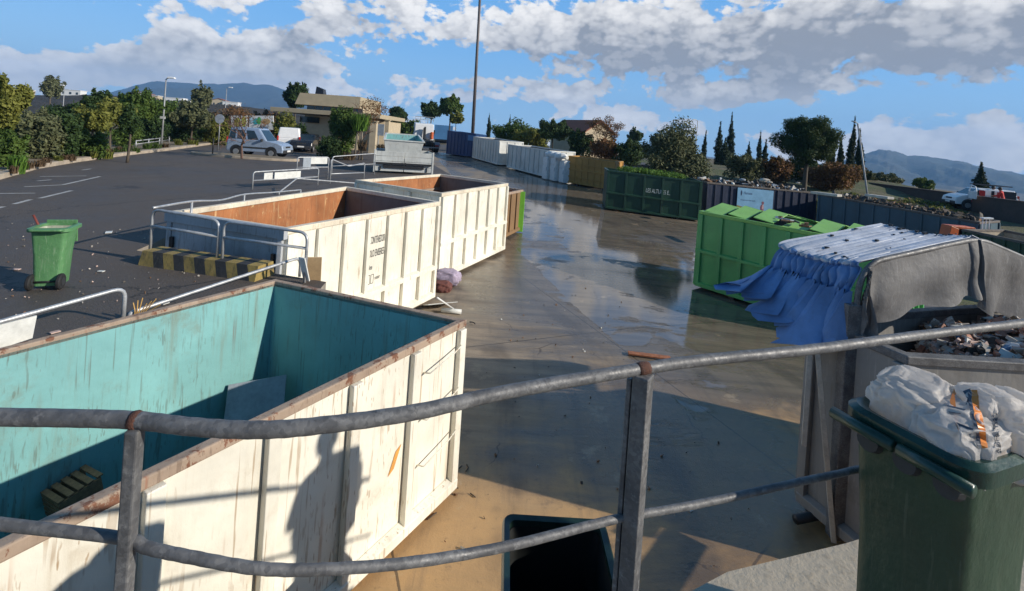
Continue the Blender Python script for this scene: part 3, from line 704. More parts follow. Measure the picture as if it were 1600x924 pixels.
def container(name, label, cat, B, T_, mats, ribs=(7, 4, 7, 4), mid=None, rib_w=.09, rib_d=.07, rim_w=.11, rim_h=.10, rim_out=.035, group=None, skirt=.10, bottom_rail=True, lidded=False, rib_mat=None, floor=.16, corner=True):
    mo, mi_, mr = mats; rib_mat = rib_mat or mo
    c = sum(B, V((0, 0, 0))) / 4; root = thing(name, label, cat, (c.x, c.y, min(b.z for b in B)), group)
    n = 4; lo = up_(B, skirt); hi = up_(T_, -rim_h * .5)
    mb = MB(); ring_mesh(mb, lo, hi, off_ring(lo, .055), off_ring(hi, .055), 0, 1, 0)
    fl = [V((p.x, p.y, p.z)) for p in off_ring(up_(B, floor), .05)]
    mb.add(fl, [(0, 1, 2, 3)], 1); mb.add(up_(off_ring(lo, .01), -.004), [(3, 2, 1, 0)], 0)
    fixn(mb.build('body', [mo, mi_], root))
    rm = MB(); o1 = off_ring(T_, -rim_out); i1 = off_ring(T_, rim_w - rim_out)
    ring_mesh(rm, up_(o1, -rim_h), o1, up_(i1, -rim_h), i1); fixn(rm.build('rim', mr, root, False, .012))
    A = off_ring(lo, -.003); H = off_ring(hi, -.003)
    for s in range(4):
        if ribs[s] <= 0: continue
        a0, b0, a1, b1 = A[s], A[(s + 1) % 4], H[s], H[(s + 1) % 4]
        t = (b0 - a0).normalized(); area = 1 if sum(B[i].x * B[(i + 1) % 4].y - B[(i + 1) % 4].x * B[i].y for i in range(4)) > 0 else -1
        out = V((t.y, -t.x, 0)).normalized() * area * rib_d; L = (b0 - a0).length
        for k in range(ribs[s]):
            f = (k / (ribs[s] - 1)) if ribs[s] > 1 else .5
            e = (rib_w * .5 + .004) / L if corner else .0
            f = e + f * (1 - 2 * e) if corner else (k + .5) / ribs[s]
            dw = t * rib_w / 2; p0 = a0.lerp(b0, f) + V((0, 0, .03)); p1 = a1.lerp(b1, f) - V((0, 0, rim_h * .5 + .006))
            q = MB(); q.hexa([p0 - dw, p0 + dw, p0 + dw + out, p0 - dw + out, p1 - dw, p1 + dw, p1 + dw + out * .8, p1 - dw + out * .8])
            fixn(q.build('rib', rib_mat, root, False, .008))
        rails = ([(0.0, .14)] if bottom_rail else []) + ([(mid, .12)] if mid else [])
        for f, hh in rails:
            p0 = a0.lerp(a1, f) + t * .012; p1 = b0.lerp(b1, f) - t * .012; oo = out * 1.12
            q = MB(); q.hexa([p0, p1, p1 + oo, p0 + oo, p0 + V((0, 0, hh)), p1 + V((0, 0, hh)), p1 + oo + V((0, 0, hh * .75)), p0 + oo + V((0, 0, hh * .75))])
            fixn(q.build('rail', rib_mat, root, False, .008))
    sk = MB()
    for (i, j) in ((0, 3), (1, 2)):
        p, q_ = B[i].lerp(B[j - 3 if False else (1 if i == 0 else 0)], .22), B[j].lerp(B[2 if j == 3 else 3], .22)
        sk.bar(p + V((0, 0, skirt * .5 + .002)), q_ + V((0, 0, skirt * .5 + .002)), .16, skirt)
    fixn(sk.build('skid', black_m, root))
    return root
def face_frame(B, T_, s):
    a, b = B[s], B[(s + 1) % 4]; return a, b, T_[s], T_[(s + 1) % 4]

# ---- the turquoise-lined container in front (NL, NR, FR, FL : near/far along its long axis, seen from its gate)
zr = EYE - 2.17
Rb = onz(705, 770, 0.0); Rt = V((Rb.x, Rb.y, zr))
Lt = onz(430, 437, zr)
axis = (onz(0, 850, zr) - onz(722, 500, zr)).normalized()
axisL = (onz(0, 545, zr) - Lt).normalized()
ax = (axis + axisL).normalized()
LEN = 6.3
NRt = Rt + axis * LEN; NLt = Lt + axisL * LEN
T1 = [NLt, NRt, Rt, Lt]; B1 = [V((p.x, p.y, 0)) for p in T1]
c1 = container('waste_container', 'open cream container lined turquoise inside, behind the front railing', 'container', B1, T1, (white_b, teal, rim_rust), (0, 9, 4, 7), None, .11, .075, .085, .08, .03, 'open cream steel containers docked at the asphalt platform')
# ladder hooks on the corner panel
def on_face(B, T_, s, f, h, out=0.0):
    a, b, a1, b1 = face_frame(B, T_, s); p = a.lerp(b, f).lerp(a1.lerp(b1, f), h); t = (b - a).normalized(); n = V((t.y, -t.x, 0))
    ctr = sum(B, V((0, 0, 0))) / 4
    if n.dot(p - ctr) < 0: n = -n
    return p + n * out
for h in (.34, .58, .82):
    q = MB(); q.tube([on_face(B1, T1, 1, .895, h, .0), on_face(B1, T1, 1, .895, h + .01, .09), on_face(B1, T1, 1, .955, h + .045, .10), on_face(B1, T1, 1, .985, h + .06, .075)], .008, 6)
    q.build('ladder_rung', white_b, c1, True)
orange_tape = plain('orange_tape', (.62, .30, .07), .7, 0, .2, 8)
q = MB(); p = [on_face(B1, T1, 1, f, h, .006) for f, h in ((.826, .40), (.838, .42), (.852, .52), (.84, .50))]; q.add(p, [(0, 1, 2, 3)]); q.build('tape_strip', orange_tape, c1)
# what lies inside it
def panel(name, label, cat, p0, p1, lean, h, th, mat, group=None):
    p0, p1 = V(p0), V(p1); t = (p1 - p0).normalized(); n = V((t.y, -t.x, 0)) * lean; upv = V((0, 0, h)) + n
    m = MB(); nn = t.cross(upv).normalized() * th
    m.hexa([p0, p1, p1 + nn, p0 + nn, p0 + upv, p1 + upv, p1 + upv + nn, p0 + upv + nn]); o = fixn(m.build(name, mat, None, False, .006)); return tag(o, label, cat, group)
def ins(f, w, z):   # place in container 1: f along from far end, w across from left wall
    p = Lt.lerp(NLt, f).lerp(Rt.lerp(NRt, f), w); return V((p.x, p.y, z))
panel('board', 'large grey board propped in the far corner of the turquoise-lined container', 'board', ins(.13, .10, .35), ins(.06, .25, .40), -.25, .52, .02, grey_pa)
panel('board', 'small pale board standing against the shaded end wall of the turquoise-lined container', 'board', ins(.06, .42, .50), ins(.045, .60, .50), -.12, .45, .02, plain('pale_blue_board', (.45, .52, .58), .6))
hp = MB()
for k in range(60):
    p = ins(R.uniform(.03, .62), R.uniform(.25, .95), R.uniform(.25, .75)); s = R.uniform(.1, .42)
    hp.box(p, (s, s * R.uniform(.3, .9), R.uniform(.015, .07)), R.choice([0, 0, 1, 2, 2]), (Matrix.Rotation(R.uniform(0, 3), 3, 'Z') @ Matrix.Rotation(R.uniform(-.7, .7), 3, 'X')))
o = hp.build('scrap_wood', [wood, white_pa, plain('charred_wood', (.05, .035, .028), .9, 0, .4, 9)]); tag(o, 'loose heap of broken boards on the floor of the turquoise-lined container', 'scrap wood', None, 'stuff')
tr = thing('crate', 'brown slatted wooden crate lying in the shade inside the turquoise-lined container', 'crate', at(117, 775, 4.55))
tr.rotation_euler = (rad(10), rad(-4), rad(-25)); tr.scale = (.62, .62, .55)
for k in range(5):
    m = MB(); m.box((0, -.26, .05 + k * .085 - .2), (.52, .03, .06)); m.build('slat', wood, tr, False, .004, True)
for k in range(5):
    m = MB(); m.box((0, -.24 + k * .12, .24), (.52, .08, .025)); m.build('slat', wood, tr, False, .004, True)
for sx in (-1, 1):
    m = MB(); m.box((sx * .24, 0, -.02), (.04, .5, .46)); m.build('side_board', wood, tr, False, .004, True)
for k, (px, py, s) in enumerate(((298, 727, .10), (340, 702, .11), (168, 780, .16))):
    m = MB(); m.box((0, 0, 0), (s, s * .8, .02), 0, Matrix.Rotation(.5 + k, 3, 'X') @ Matrix.Rotation(k, 3, 'Z')); o = m.build('offcut', [white_pa, grey_pa, cardboard][k], None); o.location = at(px, py, 4.6)
    tag(o, ['small white offcut beside the crate heap in the turquoise-lined container', 'pale blue scrap sheet high on the heap in the turquoise-lined container', 'cardboard scrap next to the brown crate in the turquoise-lined container'][k], 'scrap')

# ---- second container: rusty inside, stencilled side
zr2 = EYE - 1.725
T2 = [onz(268, 330, zr2), onz(447, 357, zr2), onz(686, 315, zr2), onz(541, 291.5, zr2)]
B2 = [V((p.x, p.y, 0)) for p in T2]; B2[2] = V((T2[2].x, T2[2].y, 0)); B2[0].z = B2[1].z = 0
c2 = container('waste_container', 'cream container with rusty inside, black stencilled writing and a grey gate', 'container', B2, T2, (white_c, rusty, rim_cream), (0, 8, 4, 7), .30, .10, .08, .12, .10, .03, 'open cream steel containers docked at the asphalt platform')
# the gate end is painted grey and has its own look
a, b, a1, b1 = face_frame(B2, T2, 0)
q = MB(); e = .012
def gp(f, h, o): return on_face(B2, T2, 0, f, h, o)
for f0, f1 in ((.04, .485), (.515, .96)):
    q = MB(); q.hexa([gp(f0, .06, .006), gp(f1, .06, .006), gp(f1, .06, .05), gp(f0, .06, .05), gp(f0, .93, .006), gp(f1, .93, .006), gp(f1, .93, .05), gp(f0, .93, .05)]); d_ = fixn(q.build('gate_door', gate_grey, c2, False, .01))
    for h in (.3, .78):
        q = MB(); q.bar(gp(f0 + .02 if f0 < .1 else f1 - .02, h - .03, .075), gp(f0 + .02 if f0 < .1 else f1 - .02, h + .05, .075), .06, .05); q.build('hinge', black_m, d_)
for f in (.02, .5, .98):
    q = MB(); q.bar(gp(f, .03, .045), gp(f, .97, .045), .08, .08); q.build('gate_post', gate_grey, c2, False, .01)
q = MB(); q.bar(gp(.47, .72, .09), gp(.53, .72, .09), .05, .10); q.tube([gp(.5, .70, .09), gp(.5, .30, .09), gp(.56, .12, .09)], .018, 6); q.tube([gp(.545, .70, .09), gp(.60, .12, .09)], .012, 6); q.build('latch', black_m, c2)
q = MB(); q.hexa([gp(-.02, .93, .002), gp(1.02, .93, .002), gp(1.02, .93, .09), gp(-.02, .93, .09), gp(-.02, 1.004, .002), gp(1.02, 1.004, .002), gp(1.02, 1.004, .09), gp(-.02, 1.004, .09)]); fixn(q.build('gate_beam', gate_grey, c2, False, .01))
def end_plate(root, T_, zf):  # dark plate over the end wall: stained steel plus its shade painted in
    q = off_ring([V((p.x, p.y, zf)) for p in T_], .062); a, b = q[2], q[3]; h = T_[2].z - .11 - zf; n = (q[1] - q[2]).normalized() * .012; m = MB()
    m.hexa([a, b, b + n, a + n, a + V((0, 0, h)), b + V((0, 0, h)), b + n + V((0, 0, h)), a + n + V((0, 0, h))]); fixn(m.build('shaded_end_plate', inner_grey, root))
end_plate(c2, T2, .2)
# stencilled words between two ribs
t = (B2[2] - B2[1]).normalized(); fo = on_face(B2, T2, 1, .455, .86, .004); fy = V((0, 0, 1))
def words(txt, f, h, height, width): return text_on('lettering', c2, txt, on_face(B2, T2, 1, f, h, .003), t, V((0, 0, 1)), height, ink, width)
words('CONTENEDOR', .452, .745, .155, .47); words('OLO ENSERES', .452, .635, .150, .47); words('3m', .452, .53, .11, .12); words('rumer', .50, .435, .09, .17)
lg = MB()
for dx in (0, .105):
    for (x0, z0, x1, z1) in ((0, 0, .085, .012), (0, .18, .085, .192), (0, 0, .012, .19), (.073, 0, .085, .19)):
        o_ = on_face(B2, T2, 1, .452, .41, .0035) + t * dx; lg.add([o_ + t * x0 + fy * z0, o_ + t * x1 + fy * z0, o_ + t * x1 + fy * z1, o_ + t * x0 + fy * z1], [(0, 1, 2, 3)])
lg.build('emblem', ink, c2)
# ---- third container
zr3 = EYE - 1.678
T3 = [onz(560, 281, zr3), onz(690, 302, zr3), onz(793, 286.5, zr3), onz(688, 272, zr3)]; B3 = [V((p.x, p.y, 0)) for p in T3]
B3[2].z = B3[3].z = g(*T3[2].xy)
T3[0] = T3[0].lerp(T3[3], -.02); B3[0] = V((T3[0].x, T3[0].y, 0))
c3 = container('waste_container', 'plain cream container with rust red inside, third along the platform edge', 'container', B3, T3, (white_c, rusty, rim_cream), (4, 7, 4, 7), .40, .11, .085, .12, .10, .03, 'open cream steel containers docked at the asphalt platform')
end_plate(c3, T3, .25)
# ---- fourth: rust eaten, lime green corner
b4 = ong(812, 362); b4n = b4 + (B3[1] - B3[2]).normalized() * 4.3
nrm = V((B3[3].x - B3[2].x, B3[3].y - B3[2].y, 0)).normalized()
B4 = [b4n + nrm * 2.7, b4n, b4, b4 + nrm * 2.7]; 
for p in B4: p.z = g(p.x, p.y)
zt = zat(296.5, b4.x, b4.y); T4 = [V((p.x, p.y, zt)) for p in B4]
c4_ = container('waste_container', 'rust eaten low container with a lime green end post', 'container', B4, T4, (rust_gr, rusty, rim_rust), (0, 8, 3, 5), None, .07, .06)
q = MB(); q.bar(on_face(B4, T4, 1, .965, .02, .05), on_face(B4, T4, 1, .965, .96, .05), .26, .09); q.build('end_post', lime, c4_, False, .01)

# ---- long row across the yard
def from_edge(a, b, w, py_a, py_b, dz_back=0.0):
    t = (b - a).normalized(); n = V((-t.y, t.x, 0)).normalized()
    if n.dot(V((a.x, a.y, 0))) < 0: n = -n
    B = [a, b, b + n * w, a + n * w]
    for p in B: p.z = g(p.x, p.y)
    za, zb = zat(py_a, a.x, a.y), zat(py_b, b.x, b.y)
    T_ = [V((B[0].x, B[0].y, za)), V((B[1].x, B[1].y, zb)), V((B[2].x, B[2].y, zb + dz_back)), V((B[3].x, B[3].y, za + dz_back))]
    return B, T_
roll = 'closed and open skips lined up across the yard'
BA, TA = from_edge(ong(738, 248), ong(778, 259.5), 2.6, 213.5, 220)
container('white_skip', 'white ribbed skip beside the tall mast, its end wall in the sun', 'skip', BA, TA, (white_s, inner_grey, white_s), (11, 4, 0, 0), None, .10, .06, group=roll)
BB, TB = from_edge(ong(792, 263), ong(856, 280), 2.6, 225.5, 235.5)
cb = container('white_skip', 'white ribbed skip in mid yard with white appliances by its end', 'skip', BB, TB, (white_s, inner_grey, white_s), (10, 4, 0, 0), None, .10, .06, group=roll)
BO, TO = from_edge(ong(886, 287), ong(958, 299.5), 2.5, 243.5, 253)
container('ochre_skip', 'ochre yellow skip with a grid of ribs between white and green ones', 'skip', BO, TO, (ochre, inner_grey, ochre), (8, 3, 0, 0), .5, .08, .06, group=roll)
co = [o for o in COL.objects if o.name.startswith('ochre_skip')][0]
for f in (.28, .74):
    a, b = on_face(BO, TO, 0, .01, f, .055), on_face(BO, TO, 0, .99, f, .055); q = MB(); q.bar(a, b, .06, .07); q.build('rail', ochre, co)
BN, TN = from_edge(ong(697, 242), ong(741, 247), 2.6, 204, 210)
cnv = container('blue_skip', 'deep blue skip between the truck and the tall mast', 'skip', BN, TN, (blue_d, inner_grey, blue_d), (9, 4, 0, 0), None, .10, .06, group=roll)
q = MB(); q.hexa([on_face(BN, TN, 0, .74, .70, .01), on_face(BN, TN, 0, .99, .70, .01), on_face(BN, TN, 0, .99, .70, .09), on_face(BN, TN, 0, .74, .70, .09), on_face(BN, TN, 0, .74, .93, .01), on_face(BN, TN, 0, .99, .93, .01), on_face(BN, TN, 0, .99, .93, .09), on_face(BN, TN, 0, .74, .93, .09)]); fixn(q.build('side_panel', blue_m, cnv))
BG, TG = from_edge(ong(945, 328), ong(1092, 347.5), 2.5, 265.5, 283.5)
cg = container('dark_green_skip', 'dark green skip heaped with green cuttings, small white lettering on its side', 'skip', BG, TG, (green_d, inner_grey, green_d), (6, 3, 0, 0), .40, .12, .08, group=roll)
t = (BG[1] - BG[0]).normalized(); text_on('lettering', cg, 'LES ALTURES E..', on_face(BG, TG, 0, .42, .57, .055), t, V((0, 0, 1)), .24, ink_w, 1.35)
# navy container with the poster
nA, nB = ong(1105, 284, 2.15), ong(1276, 301, 2.15)
nA.z = g(nA.x, nA.y); nB.z = g(nB.x, nB.y)
BV, TV = from_edge(nA, nB, 2.5, 284.5, 301)
cv = container('navy_skip', 'navy blue ribbed container with a pale blue poster on its side', 'skip', BV, TV, (navy, inner_grey, rim_dark), (15, 3, 0, 0), None, .08, .06, group=roll)
def fpt(f, h, o): return on_face(BV, TV, 0, f, h, o)
post_sky = plain('poster_sky_blue', (.20, .40, .58), .5, 0, .12, 1.5, 0); post_gr = plain('poster_grass', (.20, .19, .05), .6, 0, .35, 2.0, 0); post_fig = plain('poster_figure', (.20, .07, .10), .6, 0, .3, 8, 0); post_pink = plain('poster_pink', (.55, .35, .35), .6, 0, .2, 8, 0)
def facade_quad(mb, f0, h0, f1, h1, o, m=0): mb.hexa([fpt(f0, h0, o - .02), fpt(f1, h0, o - .02), fpt(f1, h0, o), fpt(f0, h0, o), fpt(f0, h1, o - .02), fpt(f1, h1, o - .02), fpt(f1, h1, o), fpt(f0, h1, o)], m)
q = MB(); facade_quad(q, .27, .16, .595, .93, .09); po = fixn(q.build('poster', post_sky, cv))
q = MB(); q.add([fpt(.27, .16, .094), fpt(.595, .16, .094), fpt(.595, .30, .094), fpt(.50, .28, .094), fpt(.40, .36, .094), fpt(.27, .44, .094)], [(0, 1, 2, 3, 4, 5)]); q.build('poster_field', post_gr, po)
q = MB()
for f, h, rw, rh in ((.498, .42, .016, .10), (.503, .56, .011, .045)):
    q.add([fpt(f + rw * math.cos(k * .5236), h + rh * math.sin(k * .5236), .097) for k in range(12)], [tuple(range(12))])
for f in (.488, .51): q.add([fpt(f, .25, .0965), fpt(f + .006, .25, .0965), fpt(f + .004, .38, .0965), fpt(f - .004, .38, .0965)], [(0, 1, 2, 3)])
q.build('poster_figure', post_fig, po)
q = MB(); q.add([fpt(.505 + .008 * math.cos(k * .5236), .45 + .07 * math.sin(k * .5236), .0975) for k in range(12)], [tuple(range(12))]); q.build('poster_shirt', post_pink, po)
ink_b = plain('navy_print', (.05, .10, .20), .7, 0, .2, 30, 0); tv = (BV[1] - BV[0]).normalized()
text_on('poster_title', po, 'Humana', fpt(.325, .76, .094), tv, V((0, 0, 1)), .18, ink_b, .55)
text_on('poster_line', po, 'recuperem roba usada', fpt(.30, .58, .094), tv, V((0, 0, 1)), .10, ink_b, .95)
q = MB(); q.add([fpt(.305 + .008 * math.cos(k * .628), .80 + .06 * math.sin(k * .628), .095) for k in range(10)], [tuple(range(10))]); q.add([fpt(.299, .72, .095), fpt(.311, .72, .095), fpt(.3075, .86, .095), fpt(.3025, .86, .095)], [(0, 1, 2, 3)]); q.build('poster_emblem', ink_b, po)
# slate blue long container
sA, sB = ong(1279, 302.5, 2.25), ong(1530, 347, 2.25)
BS, TS = from_edge(sA, sB, 2.5, 303, 347)
csl = container('slate_skip', 'long slate blue container with vertical ribs and a dark stained rim', 'skip', BS, TS, (blue_g, inner_grey, rim_dark), (11, 3, 0, 0), None, .09, .07, group=roll)
# far right green one, a rusty triangular board sticking out of it
eA, eB = ong(1505, 358, 2.2), ong(1700, 398, 2.2)
BE, TE = from_edge(eA, eB, 2.6, 358, 398)
ce = container('dark_green_skip', 'dark green container at the right edge with a beige inner wall', 'skip', BE, TE, (green_d, plain('beige_inner_wall', (.36, .30, .22), .8, 0, .25, 4), rim_dark), (9, 3, 0, 0), None, .09, .07, group=roll)

# ---- bright green container with stepped lids
ga = ong(1086, 450); gd = (ong(1300, 369.5, 2.28) - ong(1092, 329, 2.28)); gd.z = 0; gd.normalize()
gb = ga + gd * 5.1; BL_ = onz(1248, 329, EYE - 1.9)
BGR, TGR = from_edge(ga, gb, 2.55, 329.5, 0)
z0 = zat(329.5, ga.x, ga.y); z1 = z0 - .04 * 4
for k, p in enumerate(TGR): p.z = z0 if k in (0, 3) else z0 - .12
cgr = container('green_skip', 'bright green skip with rows of slanted lime lids', 'skip', BGR, TGR, (green_b, inner_grey, green_lid), (9, 4, 9, 4), .46, .12, .08, group=roll)
# lids: two rows of sloping panels stepping along the container
def ltop(f, w, z):
    p = TGR[0].lerp(TGR[1], f).lerp(TGR[3].lerp(TGR[2], f), w); return V((p.x, p.y, p.z + z))
nl = 7
for k in range(nl):
    f0, f1 = k / nl + .02, (k + 1) / nl - .015
    for (w0, w1, h0, h1) in ((.035, .495, -.03, .16), (.505, .965, .16, -.03)):
        if k == 3 and w0 < .1: h0, h1 = -.10, .05
        zz = .035 * ((k * 7) % 3) - .02
        m = MB(); m.hexa([ltop(f0, w0, h0 + zz + .05), ltop(f1, w0, h0 + zz - .02), ltop(f1, w1, h1 + zz - .02), ltop(f0, w1, h1 + zz + .05), ltop(f0, w0, h0 + .03 + zz + .05), ltop(f1, w0, h0 + .03 + zz - .02), ltop(f1, w1, h1 + .03 + zz - .02), ltop(f0, w1, h1 + .03 + zz + .05)])
        fixn(m.build('lid', green_lid, cgr, False, .012))
for k in range(26):
    p = ltop(R.uniform(.42, .62), R.uniform(.02, .28), .1 + R.uniform(0, .05)); s = R.uniform(.08, .26)
    o = None
scr = MB()
for k in range(14):
    p = ltop(R.uniform(.40, .60), R.uniform(.0, .3), .10 + R.uniform(0, .09)); s = R.uniform(.08, .28)
    scr.box(p, (s, s * .6, .03), R.choice([0, 1, 2]), Matrix.Rotation(R.uniform(0, 3), 3, 'Z') @ Matrix.Rotation(R.uniform(-.6, .6), 3, 'X'))
tag(scr.build('scrap', [black_m, grey_pa, wood]), 'dark scrap poking out between the lids of the bright green skip', 'scrap', None, 'stuff')

# ================================================================== TARPED RUBBLE CONTAINER
kA = onz(1310, 845, 0.0); zk = zat(520, kA.x, kA.y)
kd = V((.31, -.95, 0)).normalized()                     # towards us along its length
kn = V((-kd.y, kd.x, 0)); kn = -kn if kn.x < 0 else kn  # across, to the right
KW, KL = 3.9, .55
kB = [kA + kd * KL, kA + kd * 1.7 + kn * KW, kA + kn * KW - kd * .5, kA - kd * .5]
kT = [V((p.x, p.y, zk)) for p in kB]
grey_c = paint('weathered_grey_paint', (.23, .22, .205), .6, .3, (.13, .09, .06), .5, (.14, .12, .10), .4, (.4, .38, .34), 1.0)
kc = container('rubble_container', 'grey container of rubble with a bunched blue tarp roof, right foreground', 'container', kB, kT, (grey_c, grey_c, galv), (0, 3, 3, 2), None, .10, .07, .12, .09, .03)
def kp(a, w, z): return kA + kd * a + kn * w + V((0, 0, z))      # a: along towards us, w: across, z: height
tarp_b = paint('blue_tarp', (.10, .205, .42), .5, .02, (.2, .25, .35), .3, (.10, .13, .20), .0, None, 2.0, 1.0, .3)
tarp_w = paint('sunlit_tarp_top', (.44, .48, .56), .5, .05, (.10, .13, .2), .35, (.20, .24, .32), .25, (.08, .12, .25), 2.0, 1.0, .2)  # sunlight on the tarp's top painted in as a paler colour, with stains
tarp_g = paint('grey_tarp_lining', (.13, .126, .125), .65, .05, (.08, .08, .08), .5, (.07, .07, .07), .3, (.3, .3, .3), 1.6, 1.2, .3)
# hoop profile across: (w, z)
hz = zat(430, kA.x, kA.y) ; 
HW = 3.5
prof = [(0.0, zk), (0.0, zk + .35), (.02, zk + .55), (.10, zk + .70), (.26, zk + .80), (HW * .52, zk + 1.03), (HW * .60, zk + 1.02), (KW - .30, zk + .62), (KW - .08, zk + .50), (KW, zk + .38), (KW, zk)]
hoop_pts = bend([kp(.02, w, z) for w, z in prof], .10, 3)
m = MB(); m.tube(hoop_pts, .032, 8); m.build('hoop', galv, kc, True)
m = MB(); m.bar(kp(-.02, -.02, .03), kp(-.02, -.02, zk + .32), .16, .13); fixn(m.build('corner_post', galv, kc, False, .012))
# bunched tarpaulin behind the hoop, cantilevered past the end wall
NF = 12; SA = 8; DEP = 1.1
P2 = catmull([V((w, 0, z)) for w, z in prof[1:-1]], 7)
P3 = catmull([V((w, 0, z)) for w, z in prof[1:-1]], 22)
def dens(pr):
    L = [0]
    for a, b in zip(pr[:-1], pr[1:]): L.append(L[-1] + (b - a).length)
    return L
rows = []; nA = NF * SA
skirt = [V((-.10, 0, zk + .02)), V((-.26, 0, zk - .16)), V((-.48, 0, zk - .30))]
for k in range(nA + 1):
    a = -.02 - DEP * k / nA; ph = 2 * math.pi * (k / SA + .16 * math.sin(k * .19) + .06 * math.sin(k * .53 + 1)); f = int(ph // (2 * math.pi)) + 3
    rnd = math.sin(f * 12.9 + 1.3); rnd2 = math.sin(f * 7.7 + .4)
    sk_rows = []
    bulge = abs(math.cos(ph / 2 + .25 * math.sin(f * 2.2))) ** .8
    # skirt hanging at the left, flaring out and down in soft folds
    flare = 1 + .15 * rnd + .12 * math.sin(k * .37)
    base = [V((0.0 - .02, 0, zk + .35))]
    for q, (dw, dz) in enumerate(((-.12, .12), (-.26, -.06), (-.40, -.20), (-.52, -.31), (-.60, -.37))):
        amp = .09 + .045 * q
        kk = k / nA; ww = dw * flare * (.42 + .62 * kk) + amp * .7 * (bulge - .5) - .02 * q * rnd2
        z_ = zk + .30 + (dz - .12) * (1.55 - .95 * kk) * (1 + .12 * rnd2) + .12 + amp * .55 * (bulge - .3) + .012 * math.sin(k * .9 + q)
        sk_rows.append(kp(a + .05 * q * math.sin(ph + .8) - .03 * q, ww, z_))
    row = sk_rows[::-1]
    for j, p in enumerate(P2):
        t = P2[min(j + 1, len(P2) - 1)] - P2[max(j - 1, 0)]; n = V((-t.z, 0, t.x)).normalized()
        side = sm(0, 10, j) if j < len(P2) / 2 else sm(0, 10, len(P2) - 1 - j)
        amp = .045 * (1 - side) + .030
        off = amp * (bulge - .35) + .012 * math.sin(j * .8 + f * 2.1) * (1 - side * .4)
        sag = -.05 * math.sin(math.pi * k / nA) * side
        q = p + n * off
        row.append(kp(a + .02 * math.sin(j * .45 + f), q.x, q.z + sag - .05 * k / nA * side - .012 * k / SA * (1 - side)))
    rows.append(row)
nsk = 5
m = MB(); wd = len(rows[0]); b0 = 0
m.v = [V(p) for r in rows for p in r]
for i in range(len(rows) - 1):
    for j in range(wd - 1):
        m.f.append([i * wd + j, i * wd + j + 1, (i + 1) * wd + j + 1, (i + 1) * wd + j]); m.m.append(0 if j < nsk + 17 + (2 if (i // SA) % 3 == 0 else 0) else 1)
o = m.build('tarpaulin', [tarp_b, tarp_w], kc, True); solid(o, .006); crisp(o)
# dark clips and stones caught between the folds
m = MB()
for k in range(46):
    f = R.randrange(0, NF); j = R.randrange(nsk + 20, wd - 12); p = rows[min(nA, f * SA + 5)][j]
    s = R.uniform(.012, .034); m.box(p + V((0, 0, .02)), (s * 1.4, s, s * .7), 0, R.uniform(0, 3))
m.build('debris', black_m, kc)['kind'] = 'stuff'
# grey lining hanging from the hoop
rows = []
nw = len(P3)
for j, p in enumerate(P3):
    u = j / (nw - 1); drop = .60 + .20 * sm(.25, .5, u) + .03 * math.sin(u * 95 + 5 * math.sin(u * 11)) + .16 * math.sin(u * 9.0) * math.sin(u * 3.1 + .4) + .30 * math.exp(-((u - .20) / .10) ** 2) * .6 + .1 * math.exp(-((u - .62) / .05) ** 2)
    if u < .1: drop = .42 + 1.6 * u
    row = []
    for q in range(9):
        s = q / 8; row.append(kp(.06 + s * (.035 * math.sin(u * 95 + 5 * math.sin(u * 11)) + .05 * math.sin(u * 37 + 3 * math.sin(u * 7) + s * 2) + .03 * math.sin(u * 15 + s * 6)) + .03 * math.sin(u * 11 + s * 5) + .03 * s + .012 * math.sin(u * 160 + 9 * math.sin(u * 6) + s * 5), p.x + (.02 if u < .5 else -.02), p.z - .02 - drop * s))
    rows.append(row)
m = MB(); m.grid(rows); o = m.build('lining', tarp_g, kc, True); solid(o, .004); crisp(o)
# leaning struts by the corner
m = MB(); m.bar(kp(-.18, -.30, zk - .18), kp(.02, -.10, .03), .07, .05); tag(fixn(m.build('timber_prop', plain('pale_timber', (.42, .38, .32), .8, 0, .2, 8), None, False, .005)), 'long pale prop leaning against the corner of the rubble container', 'prop')
m = MB(); m.bar(kp(-.24, -.32, zk - .25), kp(-.20, -.36, .98), .05, .06); tag(fixn(m.build('timber_prop', MATS['pale_timber'], None, False, .005)), 'short pale board hanging beside the long prop at the rubble container', 'prop')
# rubble
def heap(name, label, fn, n, mats, smin, smax, flat=.5, cat=None):
    vs = []; fs = []; mi = []
    for k in range(n):
        p = V(fn()); s = R.uniform(smin, smax) * (1.6 if R.random() < .1 else 1); q = Matrix.Rotation(R.uniform(0, 6.3), 3, V((R.uniform(-1, 1), R.uniform(-1, 1), R.uniform(-1, 1))).normalized())
        h = V((s, s * R.uniform(.35, .9), s * R.uniform(.12, flat)))
        b = len(vs)
        for sx, sy, sz in ((-1, -1, -1), (1, -1, -1), (1, 1, -1), (-1, 1, -1), (-1, -1, 1), (1, -1, 1), (1, 1, 1), (-1, 1, 1)):
            vs.append(p + q @ V((sx * h.x * R.uniform(.6, 1), sy * h.y * R.uniform(.6, 1), sz * h.z * R.uniform(.7, 1))))
        fs += [[b + i for i in f] for f in ((3, 2, 1, 0), (4, 5, 6, 7), (0, 1, 5, 4), (1, 2, 6, 5), (2, 3, 7, 6), (3, 0, 4, 7))]; mi += [R.choices(range(len(mats)), [m_[1] for m_ in mats])[0]] * 6
    o = mesh_obj(name, vs, fs, [m_[0] for m_ in mats], None, mi); tag(o, label, cat, None, 'stuff'); return o
brick = plain('brick_shards', (.36, .18, .125), .9, 0, .3, 9); mort = plain('mortar_lumps', (.50, .45, .39), .9, 0, .25, 9); pkt = plain('pink_plaster', (.55, .40, .34), .9, 0, .2, 9); dk = plain('dark_rubble', (.07, .055, .045), .9, 0, .3, 9); bl_t = plain('blue_tile_shards', (.10, .22, .38), .5, 0, .2, 9)
